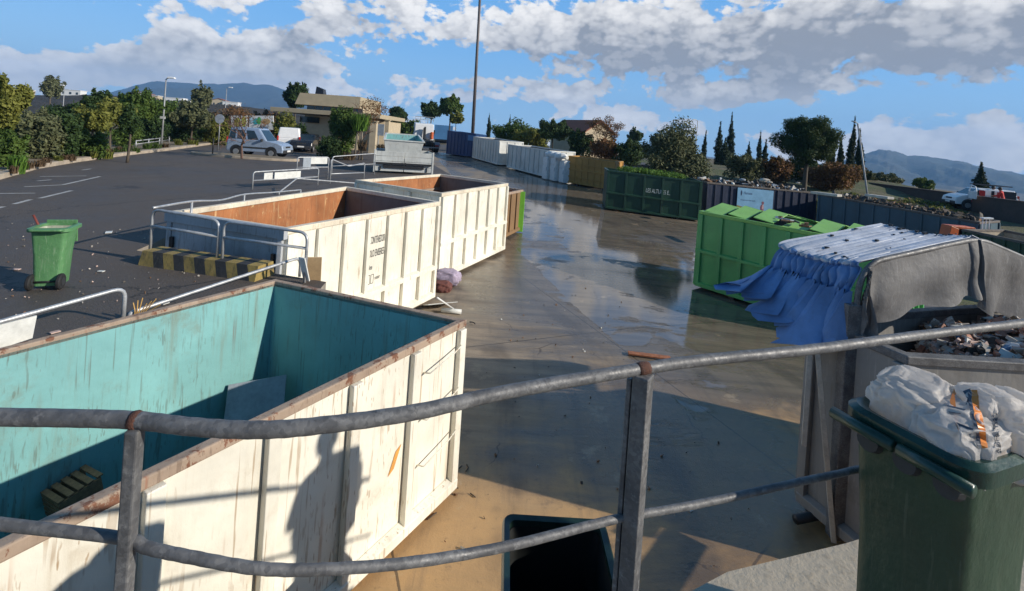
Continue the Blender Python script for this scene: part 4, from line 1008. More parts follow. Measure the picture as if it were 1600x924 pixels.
def rub():
    w = R.uniform(.12, KW - .12); a = R.uniform(-.42, KL - .1 + 1.1 * w / KW)
    z = 1.42 + .85 * sm(.08, .5, w / KW) * sm(-1.3, .2, a) + .12 * math.sin(a * 5) * math.sin(w * 6) + R.uniform(-.05, .06)
    return kp(a, w, z)
rows = [[kp(-.44 + (.043 + .05 * j / 14) * i, .08 + (KW - .16) * j / 14, 1.36 + .85 * sm(.08, .5, j / 14) * sm(-1.3, .2, -.44 + .055 * i) + .04 * math.sin(i * 2.1 + j * 1.7)) for j in range(15)] for i in range(22)]
m = MB(); m.grid(rows); tag(m.build('rubble_base', dk, None, True), 'dark packed debris under the loose rubble in the grey container', None, None, 'stuff')
heap('rubble', 'broken bricks, tiles and plaster heaped in the grey container', rub, 1900, [(brick, 4), (mort, 4), (pkt, 4), (dk, 2), (white_pa, 2), (bl_t, .3), (wood, 1.5)], .015, .075, .5)
# pale slabs and a crumpled bag on the rubble
def crumple(name, label, cat, c, size, mat, seed, sub=4, amp=.16, rot=0.0, squash=1.0, vert=1.0):
    from mathutils import noise as MN
    bm = bmesh.new(); bmesh.ops.create_icosphere(bm, subdivisions=sub, radius=1.0); rg = random.Random(seed); A = [(V((rg.uniform(-1, 1), rg.uniform(-1, 1), rg.uniform(-1, 1))).normalized(), rg.uniform(2, 7), rg.uniform(0, 6)) for _ in range(16)]
    Mr = Matrix.Rotation(rot, 3, 'Z'); vs = []
    for v in bm.verts:
        n = v.co.copy(); q = V([math.copysign(abs(x) ** .68, x) for x in n]); s = 0
        o_ = V((seed * 1.7, seed * .3, seed * .9)); wq = n * 1.0 + V((MN.noise(n * 2 + o_), MN.noise(n * 2 - o_), MN.noise(n * 2.3 + o_ * 2))) * .45
        for fr, am in ((1.1, 1.0), (2.3, .40), (5.0, .10)):
            ds = MN.voronoi(V((wq.x * fr, wq.y * fr, wq.z * fr * vert)) + o_)[0]; s -= am * min(1.0, (ds[1] - ds[0]) * 1.7)
        s = amp * (s + .75) * .75; q = q * (1 + s); vs.append(V(c) + Mr @ V((q.x * size[0], q.y * size[1], q.z * size[2])))
    fs = [[v.index for v in f.verts] for f in bm.faces]; bm.free()
    o = mesh_obj(name, vs, fs, mat, None, None, True); return tag(o, label, cat)
bag_white = plain('crumpled_white_plastic', (.72, .69, .66), .45, 0, .12, 5, .3)
def sack_mat():
    m, T, b, P = new_mat('woven_white_sack')
    n = T.noise(P, 9, 5, .65); w1 = T.noise(T.scale(P, (60, 5, 60)), 1.0, 3, .6); st = T.noise(P, 22, 6, .7)
    c = T.mix(T.ramp(st, .55, .75), (.82, .78, .74), (.62, .50, .41)); c = T.mix(T.math('MULTIPLY', n, .25), c, (.72, .64, .60))
    T.l.new(c, b.inputs['Base Color']); b.inputs['Roughness'].default_value = .38
    bump(T, b, T.math('ADD', T.noise(P, 30, 5, .7, 1.5), T.math('MULTIPLY', w1, .3)), .5, .012)
    tr = T.add('ShaderNodeBsdfTranslucent'); tr.inputs[0].default_value = (.92, .86, .78, 1); mx = T.add('ShaderNodeMixShader'); mx.inputs[0].default_value = .5
    T.l.new(b.outputs[0], mx.inputs[1]); T.l.new(tr.outputs[0], mx.inputs[2]); T.l.new(mx.outputs[0], T.n['Material Output'].inputs[0]); return m
sack_m = sack_mat()
crumple('plastic_bag', 'crumpled pale bag on top of the rubble in the grey container', 'bag', kp(.55, 2.05, zk - .52 + .30), (.26, .2, .17), bag_white, 4, 5, .25)
panel('slab', 'pale broken plaster slab tilted on the rubble near the end wall', 'slab', kp(.5, 1.0, 1.42), kp(.75, 1.55, 1.50), .9, .22, .03, mort)
panel('slab', 'beige flat slab lying low at the left rim of the rubble', 'slab', kp(.75, .3, 1.12), kp(1.1, .62, 1.16), 1.0, .10, .03, plain('beige_slab', (.46, .40, .30), .85))
# black pipes at the foot of the container
for k, (px, py, L, an, lb) in enumerate(((1243, 806, .62, .25, 'longer black pipe end sticking out at the foot of the rubble container'), (1262, 789, .45, .32, 'shorter black pipe end behind the longer one at the rubble container'))):
    p = onz(px, py + 6, .06); m = MB(); m.tube([p, p + V((L * math.cos(an), L * math.sin(an), .02))], .05, 10); m.build; o = m.build('pipe', black_m, None, True); tag(o, lb, 'pipe')

# ================================================================== FOREGROUND RAILING
zrail = EYE - .70
pts_px = [(-160, 648), (0, 652), (100, 653.5), (212, 657), (300, 667), (400, 672), (500, 665), (650, 644), (800, 611), (1000, 577), (1100, 563), (1270, 546), (1430, 525), (1600, 505), (1800, 482)]
rp = [onz(px, py, zrail) for px, py in pts_px]
rp.append(rp[-1] + (rp[-1] - rp[-2]).normalized() * .9)
U = [p.x / p.y for p in rp]; DD = [p.y for p in rp]
def Dat(u): return float(np.interp(u, U, DD))
rail_t = thing('railing', 'bent grey tube railing along the ramp edge in the foreground', 'railing', (rp[4].x, rp[4].y, ZF))
def wob(P, a=.0004):
    return [p + V((0, 0, a * math.sin(i * 1.9) + a * .6 * math.sin(i * 4.3 + 1))) for i, p in enumerate(P)]
m = MB(); m.tube(wob(catmull(rp, 10)), .0185, 14); m.build('top_rail', galv, rail_t, True)
lp = []
for px, py in [(-160, 798), (0, 819), (190, 841), (230, 856), (300, 871), (400, 888), (500, 890), (650, 878), (800, 852), (960, 812), (1100, 786), (1250, 753), (1330, 736), (1480, 700), (1640, 664), (1800, 628), (1960, 592)]:
    u, v = ray(px, py); D = Dat(u); lp.append(V((u * D, D, EYE + v * D)))
m = MB(); m.tube(wob(catmull(lp, 10)), .0125, 14); m.build('lower_rail', galv, rail_t, True)
for k, (px, py, w, dpt, rot) in enumerate(((212, 657, .029, .03, .1), (1006, 577, .050, .058, -.62), (1760, 487, .05, .05, .3))):
    p = onz(px, py, zrail); p = V((p.x, p.y, 0)) * (1.0)
    fw = V((p.x, p.y, 0)).normalized() * -.012
    m = MB(); m.box((p.x + fw.x, p.y + fw.y, (ZF + zrail - .012) / 2), (w, dpt, zrail - .012 - ZF), 0, rot - math.atan2(p.x, p.y) * 0)
    if k == 1: m.box((p.x + fw.x - .03, p.y + fw.y + .022, (ZF + zrail - .03) / 2), (.016, .05, zrail - .03 - ZF), 0, rot)
    fixn(m.build('post', galv, rail_t, False, .004))
    m = MB(); m.box((p.x + fw.x, p.y + fw.y, ZF + .006), (.14, .14, .012), 0, rot); m.build('foot_plate', galv, rail_t)
    m = MB(); P0 = catmull(rp, 30); i0 = min(range(len(P0)), key=lambda i: (P0[i] - V((p.x, p.y, zrail))).length)
    m.tube(P0[max(0, i0 - 2):i0 + 3], [.0190, .0200, .0212, .020, .0188], 12); m.build('weld', rust_joint, rail_t, True)

# ================================================================== BINS
def bin_shape(root, W, Dp, H, body, lip, inside, wheels=True, local=True, taper=.80, handle=True, lugs=True, th=.02, wheel_side=-1, lipw=.035):
    """two-wheeled bin: local x width, y depth, z up; open top"""
    def ring(w, d, z, r, n=5):
        out = []
        for cx, cy, a0 in ((w / 2 - r, d / 2 - r, 0), (-w / 2 + r, d / 2 - r, 90), (-w / 2 + r, -d / 2 + r, 180), (w / 2 - r, -d / 2 + r, 270)):
            for k in range(n): a = rad(a0 + 90 * k / (n - 1)); out.append(V((cx + r * math.cos(a), cy + r * math.sin(a), z)))
        return out
    prof = [(taper, .055), (taper + .01, .10), (.5 * taper + .5 - .04, .55), (.965, .90), (.985, .955)]
    rings = [ring(W * s, Dp * s, z * H, .06 * W / .58 + .01) for s, z in prof]; n = len(rings[0])
    m = MB(); m.v = [p for r in rings for p in r]
    for i in range(len(rings) - 1): m.f += [[i * n + j, i * n + (j + 1) % n, (i + 1) * n + (j + 1) % n, (i + 1) * n + j] for j in range(n)]
    m.f.append(list(range(n))[::-1]); m.m = [0] * len(m.f)
    b = len(m.v); inn = [ring(W * s - 2 * th, Dp * s - 2 * th, z * H + (.03 if k == 0 else 0), .055 * W / .58) for k, (s, z) in enumerate(prof)]
    m.v += [p for r in inn for p in r]
    for i in range(len(inn) - 1): m.f += [[b + i * n + (j + 1) % n, b + i * n + j, b + (i + 1) * n + j, b + (i + 1) * n + (j + 1) % n] for j in range(n)]; m.m += [1] * n
    m.f.append([b + j for j in range(n)]); m.m.append(1)
    o = m.build('body', [body, inside], root, False, 0, True); smooth_angle(o, 45)
    # rim lip: a folded ledge running round the mouth
    lr = [ring(W * .985 - 2 * th, Dp * .985 - 2 * th, H * .955, .055), ring(W * .985 - 2 * th, Dp * .985 - 2 * th, H * .992, .055), ring(W + lipw * .5, Dp + lipw * .5, H, .07), ring(W + lipw * 2, Dp + lipw * 2, H * .985, .08), ring(W + lipw * 2, Dp + lipw * 2, H * .935, .08), ring(W + lipw * 1.6, Dp + lipw * 1.6, H * .935, .078), ring(W + lipw * 1.5, Dp + lipw * 1.5, H * .962, .076), ring(W * .985, Dp * .985, H * .955, .06)]
    m = MB(); m.v = [p for r in lr for p in r]; k_ = len(lr)
    for i in range(k_): m.f += [[i * n + j, i * n + (j + 1) % n, ((i + 1) % k_) * n + (j + 1) % n, ((i + 1) % k_) * n + j] for j in range(n)]
    m.m = [0] * len(m.f); o = fixn(m.build('rim', lip, root, False, 0, True)); smooth_angle(o, 40)
    if handle:
        m = MB(); y = wheel_side * (Dp / 2 + .075); m.tube(bend([V((-W * .42, wheel_side * Dp * .49, H * .955)), V((-W * .42, y, H * .975)), V((W * .42, y, H * .975)), V((W * .42, wheel_side * Dp * .49, H * .955))], .03, 4), .016, 10); m.build('handle', lip, root, True, 0, True)
    if lugs:
        m = MB()
        for x in (-.30, .02, .34): m.lathe([(.0, -.02), (.036, -.02), (.044, .004), (.0, .006)], (x * W, -wheel_side * (Dp * .485), H * .895), 'Y', 14)
        fixn(m.build('lifting_pocket', trim, root, False, 0, True))
    if wheels:
        for sx in (-1, 1):
            m = MB(); m.lathe([(.035, -.025), (.085, -.025), (.10, -.012), (.10, .012), (.085, .025), (.035, .025)], (sx * W * .40, wheel_side * Dp * .42, .10), 'X', 20); wl = fixn(m.build('wheel', tyre, root, False, 0, True)); smooth_angle(wl)
            m = MB(); m.lathe([(.0, -.028), (.05, -.03), (.05, .03), (.0, .028)], (sx * W * .40, wheel_side * Dp * .42, .10), 'X', 14); fixn(m.build('hub', trim if H < 1 else galv_l, wl, False, 0, True))
        m = MB(); m.tube([V((-W * .40, wheel_side * Dp * .42, .10)), V((W * .40, wheel_side * Dp * .42, .10))], .012, 8); m.build('axle', black_m, root, True, 0, True)
# big one at the right, filled with white sacks
zt = EYE - .90
cA, cB = onz(1312, 622, zt), onz(1530, 738, zt)         # its mouth's near-left edge
e = (cB - cA); W_ = e.length; ex = e.normalized(); ey = V((-ex.y, ex.x, 0)); 
if ey.x < 0: ey = -ey
Dp_ = .50
ctr = (cA + cB) / 2 + ey * (Dp_ / 2)
rz = math.atan2(ex.y, ex.x)
fb = thing('wheeled_bin', 'large dark green wheeled bin stuffed with white sacks, right foreground', 'bin', (ctr.x, ctr.y, ZF), None, rz)
bin_shape(fb, W_ - .05, Dp_ - .05, zt - ZF, bin_dark, bin_lip, plastic_in, True, True, .84, True, True, .02, 1, .028)
def fbp(x, y, z): return fb.location + Matrix.Rotation(rz, 3, 'Z') @ V((x, y, z))
HB = zt - ZF
# pocket lugs on the visible side, and the comb ledge split in two
m = MB()
for x0, x1 in ((-.52, -.02), (.02, .50)):
    m.tube([V((x0 * W_, -Dp_ / 2 - .022, HB * .945)), V((x1 * W_, -Dp_ / 2 - .022, HB * .945))], .021, 10)
m.build('comb_bar', bin_lip, fb, True, 0, True)
s1 = crumple('sack', 'white sack slumped at the left corner of the big dark bin', 'sack', fbp(-.085, .01, HB - .01), (.13, .165, .105), sack_m, 21, 6, .34, rz + .3, 1, .42)
s2 = crumple('sack', 'white printed sack with orange stripe in the big dark bin', 'sack', fbp(.075, -.045, HB - .03), (.105, .165, .115), sack_m, 33, 6, .24, rz, 1, .35)
s3 = crumple('sack', 'plain white sack bulging at the right of the printed one', 'sack', fbp(.10, .13, HB + .0), (.125, .13, .12), sack_m, 48, 6, .32, rz - .2, 1, .42)
dg = bpy.context.evaluated_depsgraph_get()
def bvh_of(objs):
    vs, fs = [], []
    for o in objs:
        b = len(vs); vs += [o.matrix_world @ v.co for v in o.data.vertices]; fs += [[i + b for i in p.vertices] for p in o.data.polygons]
    return BVHTree.FromPolygons(vs, fs)
bt = bvh_of([s2, s3])
pr_or = plain('orange_print', (.72, .22, .03), .5, 0, .15, 10, 0); pr_dk = plain('slate_print', (.07, .085, .11), .5, 0, .2, 10, 0)
prt = []
def drape(name, polys, mat, parent):
    """printed shapes pressed onto the sack from its facing side (printing is part of the sack's surface)"""
    vs = []; fs = []
    for poly in polys:
        b = len(vs)
        for px, py in poly:
            u, v = ray(px, py); d_ = V((u, 1, v)).normalized(); o0 = V((0, 0, EYE)) + d_ * .8
            hit, nn, ix, ds = bt.ray_cast(o0, d_)
            if hit is None:
                c_, nn, ix, ds = bt.find_nearest(V((0, 0, EYE)) + d_ * 1.95); hit = c_
            vs.append(hit + nn * .003)
        fs.append([b + i for i in range(len(poly))])
    return mesh_obj(name, vs, fs, mat, parent)
def strip(P, w0, n=14):
    C = catmull([V((x, y, 0)) for x, y in P], 6); out = []
    for a, b in zip(C[:-1], C[1:]): out.append([(a.x - w0, a.y), (a.x + w0, a.y), (b.x + w0, b.y), (b.x - w0, b.y)])
    return out
pr = [(1523, 610), (1526, 640), (1533, 670), (1538, 700)]
drape('stripe_print', strip(pr, 5), pr_or, s2)
drape('edge_print', strip([(x - 8, y) for x, y in pr], 2.6), pr_dk, s2)
drape('zigzag_print', [[(1505, 612), (1517, 608), (1516, 630), (1509, 634), (1512, 624)], [(1479, 634), (1510, 641), (1500, 647), (1482, 646)], [(1494, 661), (1522, 672), (1514, 680), (1498, 671)], [(1477, 612), (1481, 609), (1482, 630), (1478, 632)], [(1520, 690), (1530, 690), (1530, 700), (1524, 697)]], pr_dk, s2)
drape('diamond_print', [[(1482, 611), (1491, 608), (1495, 616), (1484, 628)]], pr_or, s2)
vs, fs = text_geo('abramat', 0, .01); wd_ = max(v.x for v in vs)
def word(P0, P1, hgt, vs, fs, name, parent, mat):
    P0, P1 = V((*P0, 0)), V((*P1, 0)); L = max(v.x for v in vs); xd = (P1 - P0) / L; n = V((-xd.y, xd.x, 0)).normalized() * -1; n = V((xd.y, -xd.x, 0)).normalized() * hgt / .72
    polys = [[(P0.x + xd.x * vs[i].x + n.x * vs[i].y, P0.y + xd.y * vs[i].x + n.y * vs[i].y) for i in f] for f in fs]
    return drape(name, polys, mat, parent)
word((1563, 708), (1556, 645), 9, vs, fs, 'word_print', s2, pr_dk)
# mid green bin out on the asphalt, broom handle in it
gl = onz(56, 455, ZP); gr_h = 0
gbn = thing('wheeled_bin', 'faded green open wheeled bin standing on the asphalt', 'bin', gl + V((0, .20, 0)), None, rad(22))
hh = zat(352, gl.x, gl.y + .2) - ZP
bin_shape(gbn, .37, .36, hh, bin_mid, bin_mid, plastic_in, True, True, .76, True, False, .018, -1)
m = MB(); m.box((0, .20, hh * .86), (.32, .02, .30), 0, Matrix.Rotation(.16, 3, 'X')); m.build('lid', bin_mid, gbn, False, .006, True)
lo_ = gl + V((-.08, .25, .45)); m = MB(); m.tube([lo_, at(52, 336, gl.y + .15)], .013, 8); tag(m.build('broom_stick', plain('red_brown_stick', (.20, .05, .035), .6), None, True), 'thin red brown stick poking out of the faded green bin', 'stick')
# dark open dumpster below the railing
db = [onz(785, 803, 1.30), onz(946, 813, 1.30)]; dv = (db[1] - db[0]); Wd = dv.length; rzd = math.atan2(dv.y, dv.x)
dc = (db[0] + db[1]) / 2 + V((math.sin(rzd), -math.cos(rzd), 0)) * .52
dmp = thing('open_dumpster', 'black green open dumpster standing below the railing', 'dumpster', (dc.x, dc.y, 0), None, rzd)
bin_shape(dmp, Wd - .04, 1.04, 1.30, plain('black_green_plastic', (.010, .018, .015), .4, 0, .3, 5), plain('black_green_lip', (.012, .03, .025), .35, 0, .3, 6), plain('black_inside', (.006, .008, .008), .6), False, True, .9, False, False, .03, -1, .018)
for sx in (-1, 1):
    for sy in (-1, 1):
        m = MB(); m.lathe([(.0, -.02), (.08, -.02), (.08, .02), (.0, .02)], (sx * Wd * .36, sy * .38, .082), 'X', 14); fixn(m.build('wheel', rubber, dmp, False, 0, True))

# ================================================================== RAILINGS ON THE PLATFORM
def rail_thing(label, base, tubes, r=.021, group=None, boards=(), mat=None, name='railing'):
    t = thing(name, label, 'railing', base, group)
    for nm, pts in tubes: m = MB(); m.tube(pts, r, 8); m.build(nm, mat or galv_l, t, True)
    for pts, bm_ in boards:
        m = MB(); n = (pts[1] - pts[0]).cross(pts[3] - pts[0]).normalized() * .012; m.hexa([p - n for p in pts] + [p + n for p in pts]); fixn(m.build('board', bm_, t))
    return t
# U frames standing on the striped block
blk0, blk1 = onz(217, 393, ZP + .21), onz(441, 424, ZP + .21); blk0.z = blk1.z = ZP
bt_ = (blk1 - blk0).normalized(); bn = V((-bt_.y, bt_.x, 0)); bn = bn if bn.y > 0 else -bn
LB = 2.02; HBk = .21; WBk = .42
sb = thing('bumper_block', 'low concrete wheel stop striped in worn black and yellow', 'wheel stop', blk0 + bt_ * LB / 2)
NSEG = 11
for k in range(NSEG):
    f0, f1 = LB * k / NSEG, LB * (k + 1) / NSEG; s0 = .10 if k > 0 else 0; s1 = .10 if k < NSEG - 1 else 0
    def q_(f, d, z, s): return blk0 + bt_ * (f + s * (1 - z / HBk) * 1.0) + bn * d + V((0, 0, z))
    m = MB(); m.hexa([q_(f0, 0, 0, s0), q_(f1, 0, 0, s1), q_(f1, WBk, 0, s1), q_(f0, WBk, 0, s0), q_(f0, .06, HBk, s0), q_(f1, .06, HBk, s1), q_(f1, WBk - .04, HBk, s1), q_(f0, WBk - .04, HBk, s0)])
    fixn(m.build('stripe', yel if k % 2 == 0 else blk, sb))
def on_line(px, py, o, t):
    """point of the vertical plane through o along t seen at a pixel"""
    u, v = ray(px, py); n = V((-t.y, t.x, 0)); D = n.dot(o) / (n.x * u + n.y); return V((u * D, D, EYE + v * D))
bo = blk0 + bn * .2
def bl(px, py): return on_line(px, py, bo, bt_)
zb = ZP + HBk
def drop(p, z=zb - .01): return V((p.x, p.y, z))
uA = [bl(238, 345), bl(241, 325), bl(341, 342), bl(352, 352)]
a0, a1 = bl(239, 327), bl(343, 345)
dA = [drop(a0), a0, a1, drop(a1)]
rail_thing('tube frame on the left half of the striped wheel stop', drop(a0), [('frame_tube', bend(dA, .14)), ('mid_tube', [a0.lerp(drop(a0), .42), a1.lerp(drop(a1), .42)])], .022, 'tube frames on the striped wheel stop')
b0_, b1_ = bl(351, 346), bl(481, 364)
dBf = [drop(b0_), b0_, b1_, drop(b1_, ZP + .02)]
rail_thing('tube frame on the right half of the striped wheel stop', drop(b0_), [('frame_tube', bend(dBf, .14)), ('mid_tube', [b0_.lerp(drop(b0_), .42), b1_.lerp(drop(b1_), .42)])], .022, 'tube frames on the striped wheel stop')
# long single tube running back along the second container
l0 = a0; side = [a0 + V((0, 0, .02))]
left2 = (T2[3] - T2[0]); left2.z = 0
for px, py, D in ((300, 315, 8.6), (345, 313, 10.0), (382, 304, 11.3), (426, 301, 12.6), (470, 297, 14.0)):
    p = at(px, py, D); side.append(p)
m = catmull(side, 6)
rail_thing('long low tube running back along the rusty container with black writing', drop(side[2], ZP), [('tube', m), ('post', [drop(side[1], ZP), side[1]]), ('post', [drop(side[3], ZP), side[3]]), ('post', [drop(side[5], ZP), side[5]])], .02)
# low frames along the turquoise container
cl0 = onz(200, 492, ZP)
lt = V((axisL.x, axisL.y, 0)).normalized() * -1
lo0 = Lt + V((-lt.y, lt.x, 0)) * .30; lo0 = lo0 if lo0.x < Lt.x else Lt - V((-lt.y, lt.x, 0)) * .30
lo0.z = 0
def ll(px, py): return on_line(px, py, lo0, lt)
p0, p1 = ll(-120, 536), ll(196, 449)
rail_thing('low bent tube railing with a white board beside the turquoise-lined container', drop(p1, ZP), [('frame_tube', bend([drop(p0, ZP), p0, p1, drop(p1, ZP)], .12)), ('foot_tube', [drop(p0, ZP + .03) + V((.0, 0, 0)), drop(p1, ZP + .03)])], .022, 'low tube railings beside the turquoise-lined container',
           [([ll(-90, 574), ll(50, 528), ll(57, 493), ll(-90, 530)], white_pa)])
p0, p1 = ll(203, 489), ll(470, 402)
rail_thing('low bent tube railing between the wheel stop and the turquoise-lined container', drop(p0, ZP), [('frame_tube', bend([drop(p0, ZP), p0, p1, drop(p1, ZP)], .12))], .022, 'low tube railings beside the turquoise-lined container')
m = MB()
for k in range(7): m.tube(bend([drop(p0, ZP) + V((.05 + .02 * k, .0, 0)), drop(p0, ZP) + V((.06 + .02 * k, 0, .10)), drop(p0, ZP) + V((.03 + .05 * k, 0, .20 + .03 * (k % 3)))], .03, 2), .006, 4)
tag(m.build('dry_plant', plain('straw', (.55, .33, .10), .8, 0, .2, 9)), 'tuft of dry straw at the foot of the low tube railing', 'weed')
# railings at the third bay
rg = 'tube railings round the third bay'
def bay(label, base_px, pts_px, D0, D1, mids=(), boards=(), legs=None):
    n = len(pts_px)
    P = [at(px, py, D0 + (D1 - D0) * i / (n - 1)) for i, (px, py) in enumerate(pts_px)]
    tubes = [('frame_tube', bend([drop(P[0], ZP)] + P + [drop(P[-1], ZP)], .10, 4))]
    for f in mids: tubes.append(('mid_tube', [P[0].lerp(drop(P[0], ZP), f), P[-1].lerp(drop(P[-1], ZP), f)]))
    bb = []
    for f0, f1, h0, h1, mt in boards:
        A, B = P[0].lerp(P[-1], f0), P[0].lerp(P[-1], f1); A0, B0 = drop(A, ZP), drop(B, ZP)
        bb.append(([A.lerp(A0, h1), B.lerp(B0, h1), B.lerp(B0, h0), A.lerp(A0, h0)], mt))
    return rail_thing(label, drop(P[0], ZP), tubes, .024, rg, bb)
bay('tube railing with two white boards beside the third bay', None, [(396, 269), (498, 263)], 16.0, 18.2, (.5,), [(.15, .27, .1, .52, white_pa), (.30, .70, .1, .5, white_pa)])
bay('tube railing with a dark and a white board nearer the van', None, [(465, 246), (514, 246)], 19.5, 20.5, (.45,), [(.18, .42, .0, .55, grey_pa), (.42, .95, .0, .30, white_pa)])
bay('tube railing with a slanted top between the third bay and the white tipper', None, [(518, 249), (545, 260), (570, 255)], 19.0, 21.5, (.6,))
bay('plain tube railing reaching to the white tipper trailer', None, [(520, 245), (587, 240)], 22.0, 24.0, (.5,))
bay('low tube railing above the rusty wall of the third container', None, [(436, 301), (464, 279), (560, 287)], 15.2, 17.6, ())
m = MB(); p = [at(473, 297, 13.9), at(516, 290, 14.6)]; m.hexa([p[0], p[1], p[1] + V((0, .04, 0)), p[0] + V((0, .04, 0)), p[0] + V((0, 0, .13)), p[1] + V((0, 0, .13)), p[1] + V((0, .04, .13)), p[0] + V((0, .04, .13))]); 

# ================================================================== TRAILER, TRUCK, VANS
def local_thing(name, label, cat, loc, heading, group=None):
    """heading: direction of local +x in world, measured from +X counter-clockwise"""
    return thing(name, label, cat, loc, group, heading)
def lb(root, name, mat, fn, bevel=0.0, smooth=False, parent=None):
    m = MB(); fn(m); o = m.build(name, mat, parent or root, smooth, bevel, True); fixn(o); return o
# drop-side tipper body seen from behind (local x = away from us)
tb = onz(630, 272, ZP); tw = (onz(669, 270, ZP) - onz(591, 270, ZP)).length
tl = local_thing('tipper_trailer', 'pale grey drop-side trailer parked on the platform behind the rusty containers', 'trailer', (tb.x, tb.y, ZP), math.atan2(tb.y, tb.x) + .03)
Wt = tw * .97; zt1 = zat(238, tb.x, tb.y) - ZP
pale_tr = paint('pale_grey_trailer_paint', (.56, .57, .54), .5, .14, (.2, .14, .09), .3, (.25, .24, .22), .3, None, 1.2)
lb(tl, 'chassis', black_m, lambda m: (m.box((1.6, 0, .36), (3.4, Wt * .7, .16)), m.box((1.6, 0, .52), (3.5, Wt * .95, .1))))
for sy in (-1, 1):
    lb(tl, 'wheel', rubber, lambda m: m.lathe([(.0, -.1), (.3, -.1), (.33, -.06), (.33, .06), (.3, .1), (.0, .1)], (1.7, sy * Wt * .38, .33), 'Y', 18))
    lb(tl, 'side_board', pale_tr, lambda m: (m.box((1.75, sy * (Wt / 2 - .02), (.58 + zt1) / 2), (3.4, .05, zt1 - .58)),), .01)
for sy in (-1, 1):
    d_ = lb(tl, 'tail_board', pale_tr, lambda m: [m.box((0, sy * Wt * .248, .10 + (zt1 - .10) * (k + .5) / 4), (.05, Wt * .485, (zt1 - .10) / 4 - .015)) for k in range(4)] and m, .012)
    lb(tl, 'latch', black_m, lambda m: (m.box((-.05, sy * .09, .45), (.05, .05, .28)), m.box((-.05, sy * Wt * .40, .25), (.04, .06, .22))), 0, False, d_)
lb(tl, 'front_board', pale_tr, lambda m: m.box((3.45, 0, (.58 + zt1) / 2), (.05, Wt, zt1 - .58)), .01)
for sy in (-1, 1): lb(tl, 'post', pale_tr, lambda m: m.box((0.0, sy * Wt / 2, zt1 / 2 + .05), (.09, .09, zt1 + .02)), .01)
zt2 = zat(221, tb.x, tb.y) - ZP + .15
ub = local_thing('skip_bin', 'small pale open bin with a turquoise inside standing in the grey trailer', 'bin', (tb.x, tb.y, ZP), math.atan2(tb.y, tb.x) + .03)
q = [V(p) for p in ((.45, .95, zt1 - .35), (.45, -.80, zt1 - .35), (2.2, -.80, zt1 - .35), (2.2, .95, zt1 - .35))]; qt = [V(p) for p in ((.35, 1.10, zt2 - .10), (.35, -1.0, zt2 - .12), (2.6, -.80, zt2 + .22), (2.6, 1.05, zt2 + .22))]
m = MB(); ring_mesh(m, q, qt, off_ring(q, .05), off_ring(qt, .05), 0, 1, 0); m.add(up_(off_ring(q, .02), .02), [(0, 1, 2, 3)], 1); fixn(m.build('shell', [pale_tr, teal], ub, False, 0, True))
m = MB(); ring_mesh(m, up_(off_ring(qt, -.04), -.07), off_ring(qt, -.04), up_(off_ring(qt, .07), -.07), off_ring(qt, .07)); fixn(m.build('rim', pale_tr, ub, False, .01, True))
# ---- hook-lift truck, seen from behind: local x forward (away)
kb_ = ong(670, 238); kz = g(kb_.x, kb_.y)
kh = zat(190, kb_.x, kb_.y) - kz; kw = 2.5
tk = local_thing('hook_lift_truck', 'white cab hook-lift truck with a bare dark chassis seen from behind', 'truck', (kb_.x, kb_.y, kz), math.atan2(kb_.y, kb_.x) + .14)
lb(tk, 'chassis', black_m, lambda m: (m.box((2.8, .42, .95), (6.6, .12, .28)), m.box((2.8, -.42, .95), (6.6, .12, .28)), m.box((.2, 0, .95), (.25, 1.0, .25)), m.box((3.2, 0, .75), (1.4, 1.9, .5)), m.box((2.2, 0, 1.2), (4.6, .8, .16))), .01)
lb(tk, 'hook_arm', black_m, lambda m: (m.bar((1.2, 0, 1.25), (4.9, 0, 1.5), .36, .3), m.bar((4.9, 0, 1.4), (5.0, 0, 2.7), .3, .3), m.bar((5.0, 0, 2.7), (4.5, 0, 2.8), .2, .2)), .01)
for sy in (-1, 1):
    for x in (.9, 2.2):
        w_ = lb(tk, 'wheel', rubber, lambda m: m.lathe([(.0, -.28), (.42, -.28), (.5, -.22), (.5, .22), (.42, .28), (.0, .28)], (x, sy * .92, .5), 'Y', 20)); lb(tk, 'hub', rimm, lambda m: m.lathe([(.0, -.29), (.2, -.3), (.2, .3), (.0, .29)], (x, sy * .92, .5), 'Y', 14), 0, False, w_)
    w_ = lb(tk, 'wheel', rubber, lambda m: m.lathe([(.0, -.15), (.42, -.15), (.5, -.11), (.5, .11), (.42, .15), (.0, .15)], (6.2, sy * 1.05, .5), 'Y', 20))
    lb(tk, 'mudguard', plain('grey_mudguard', (.30, .22, .22), .5) if sy < 0 else MATS['grey_mudguard'], lambda m: [m.bar((.9 + .62 * math.cos(rad(a)) - .1, sy * .98, .52 + .62 * math.sin(rad(a))), (.9 + .62 * math.cos(rad(a + 25)) - .1, sy * .98, .52 + .62 * math.sin(rad(a + 25))), .58, .03) for a in range(40, 165, 25)])
    lb(tk, 'tail_light', red_lens, lambda m: m.box((-.12, sy * .85, .78), (.06, .42, .16)), .01)
lb(tk, 'rear_bar', steel_p, lambda m: m.box((-.1, 0, .55), (.1, 2.3, .14)), .01)
cab = lb(tk, 'cab', car_white, lambda m: m.hexa([V(p) for p in ((5.3, -1.22, 1.25), (7.3, -1.22, 1.05), (7.3, 1.22, 1.05), (5.3, 1.22, 1.25), (5.35, -1.15, kh - .25), (7.0, -1.12, kh - .1), (7.0, 1.12, kh - .1), (5.35, 1.15, kh - .25))]), .09)
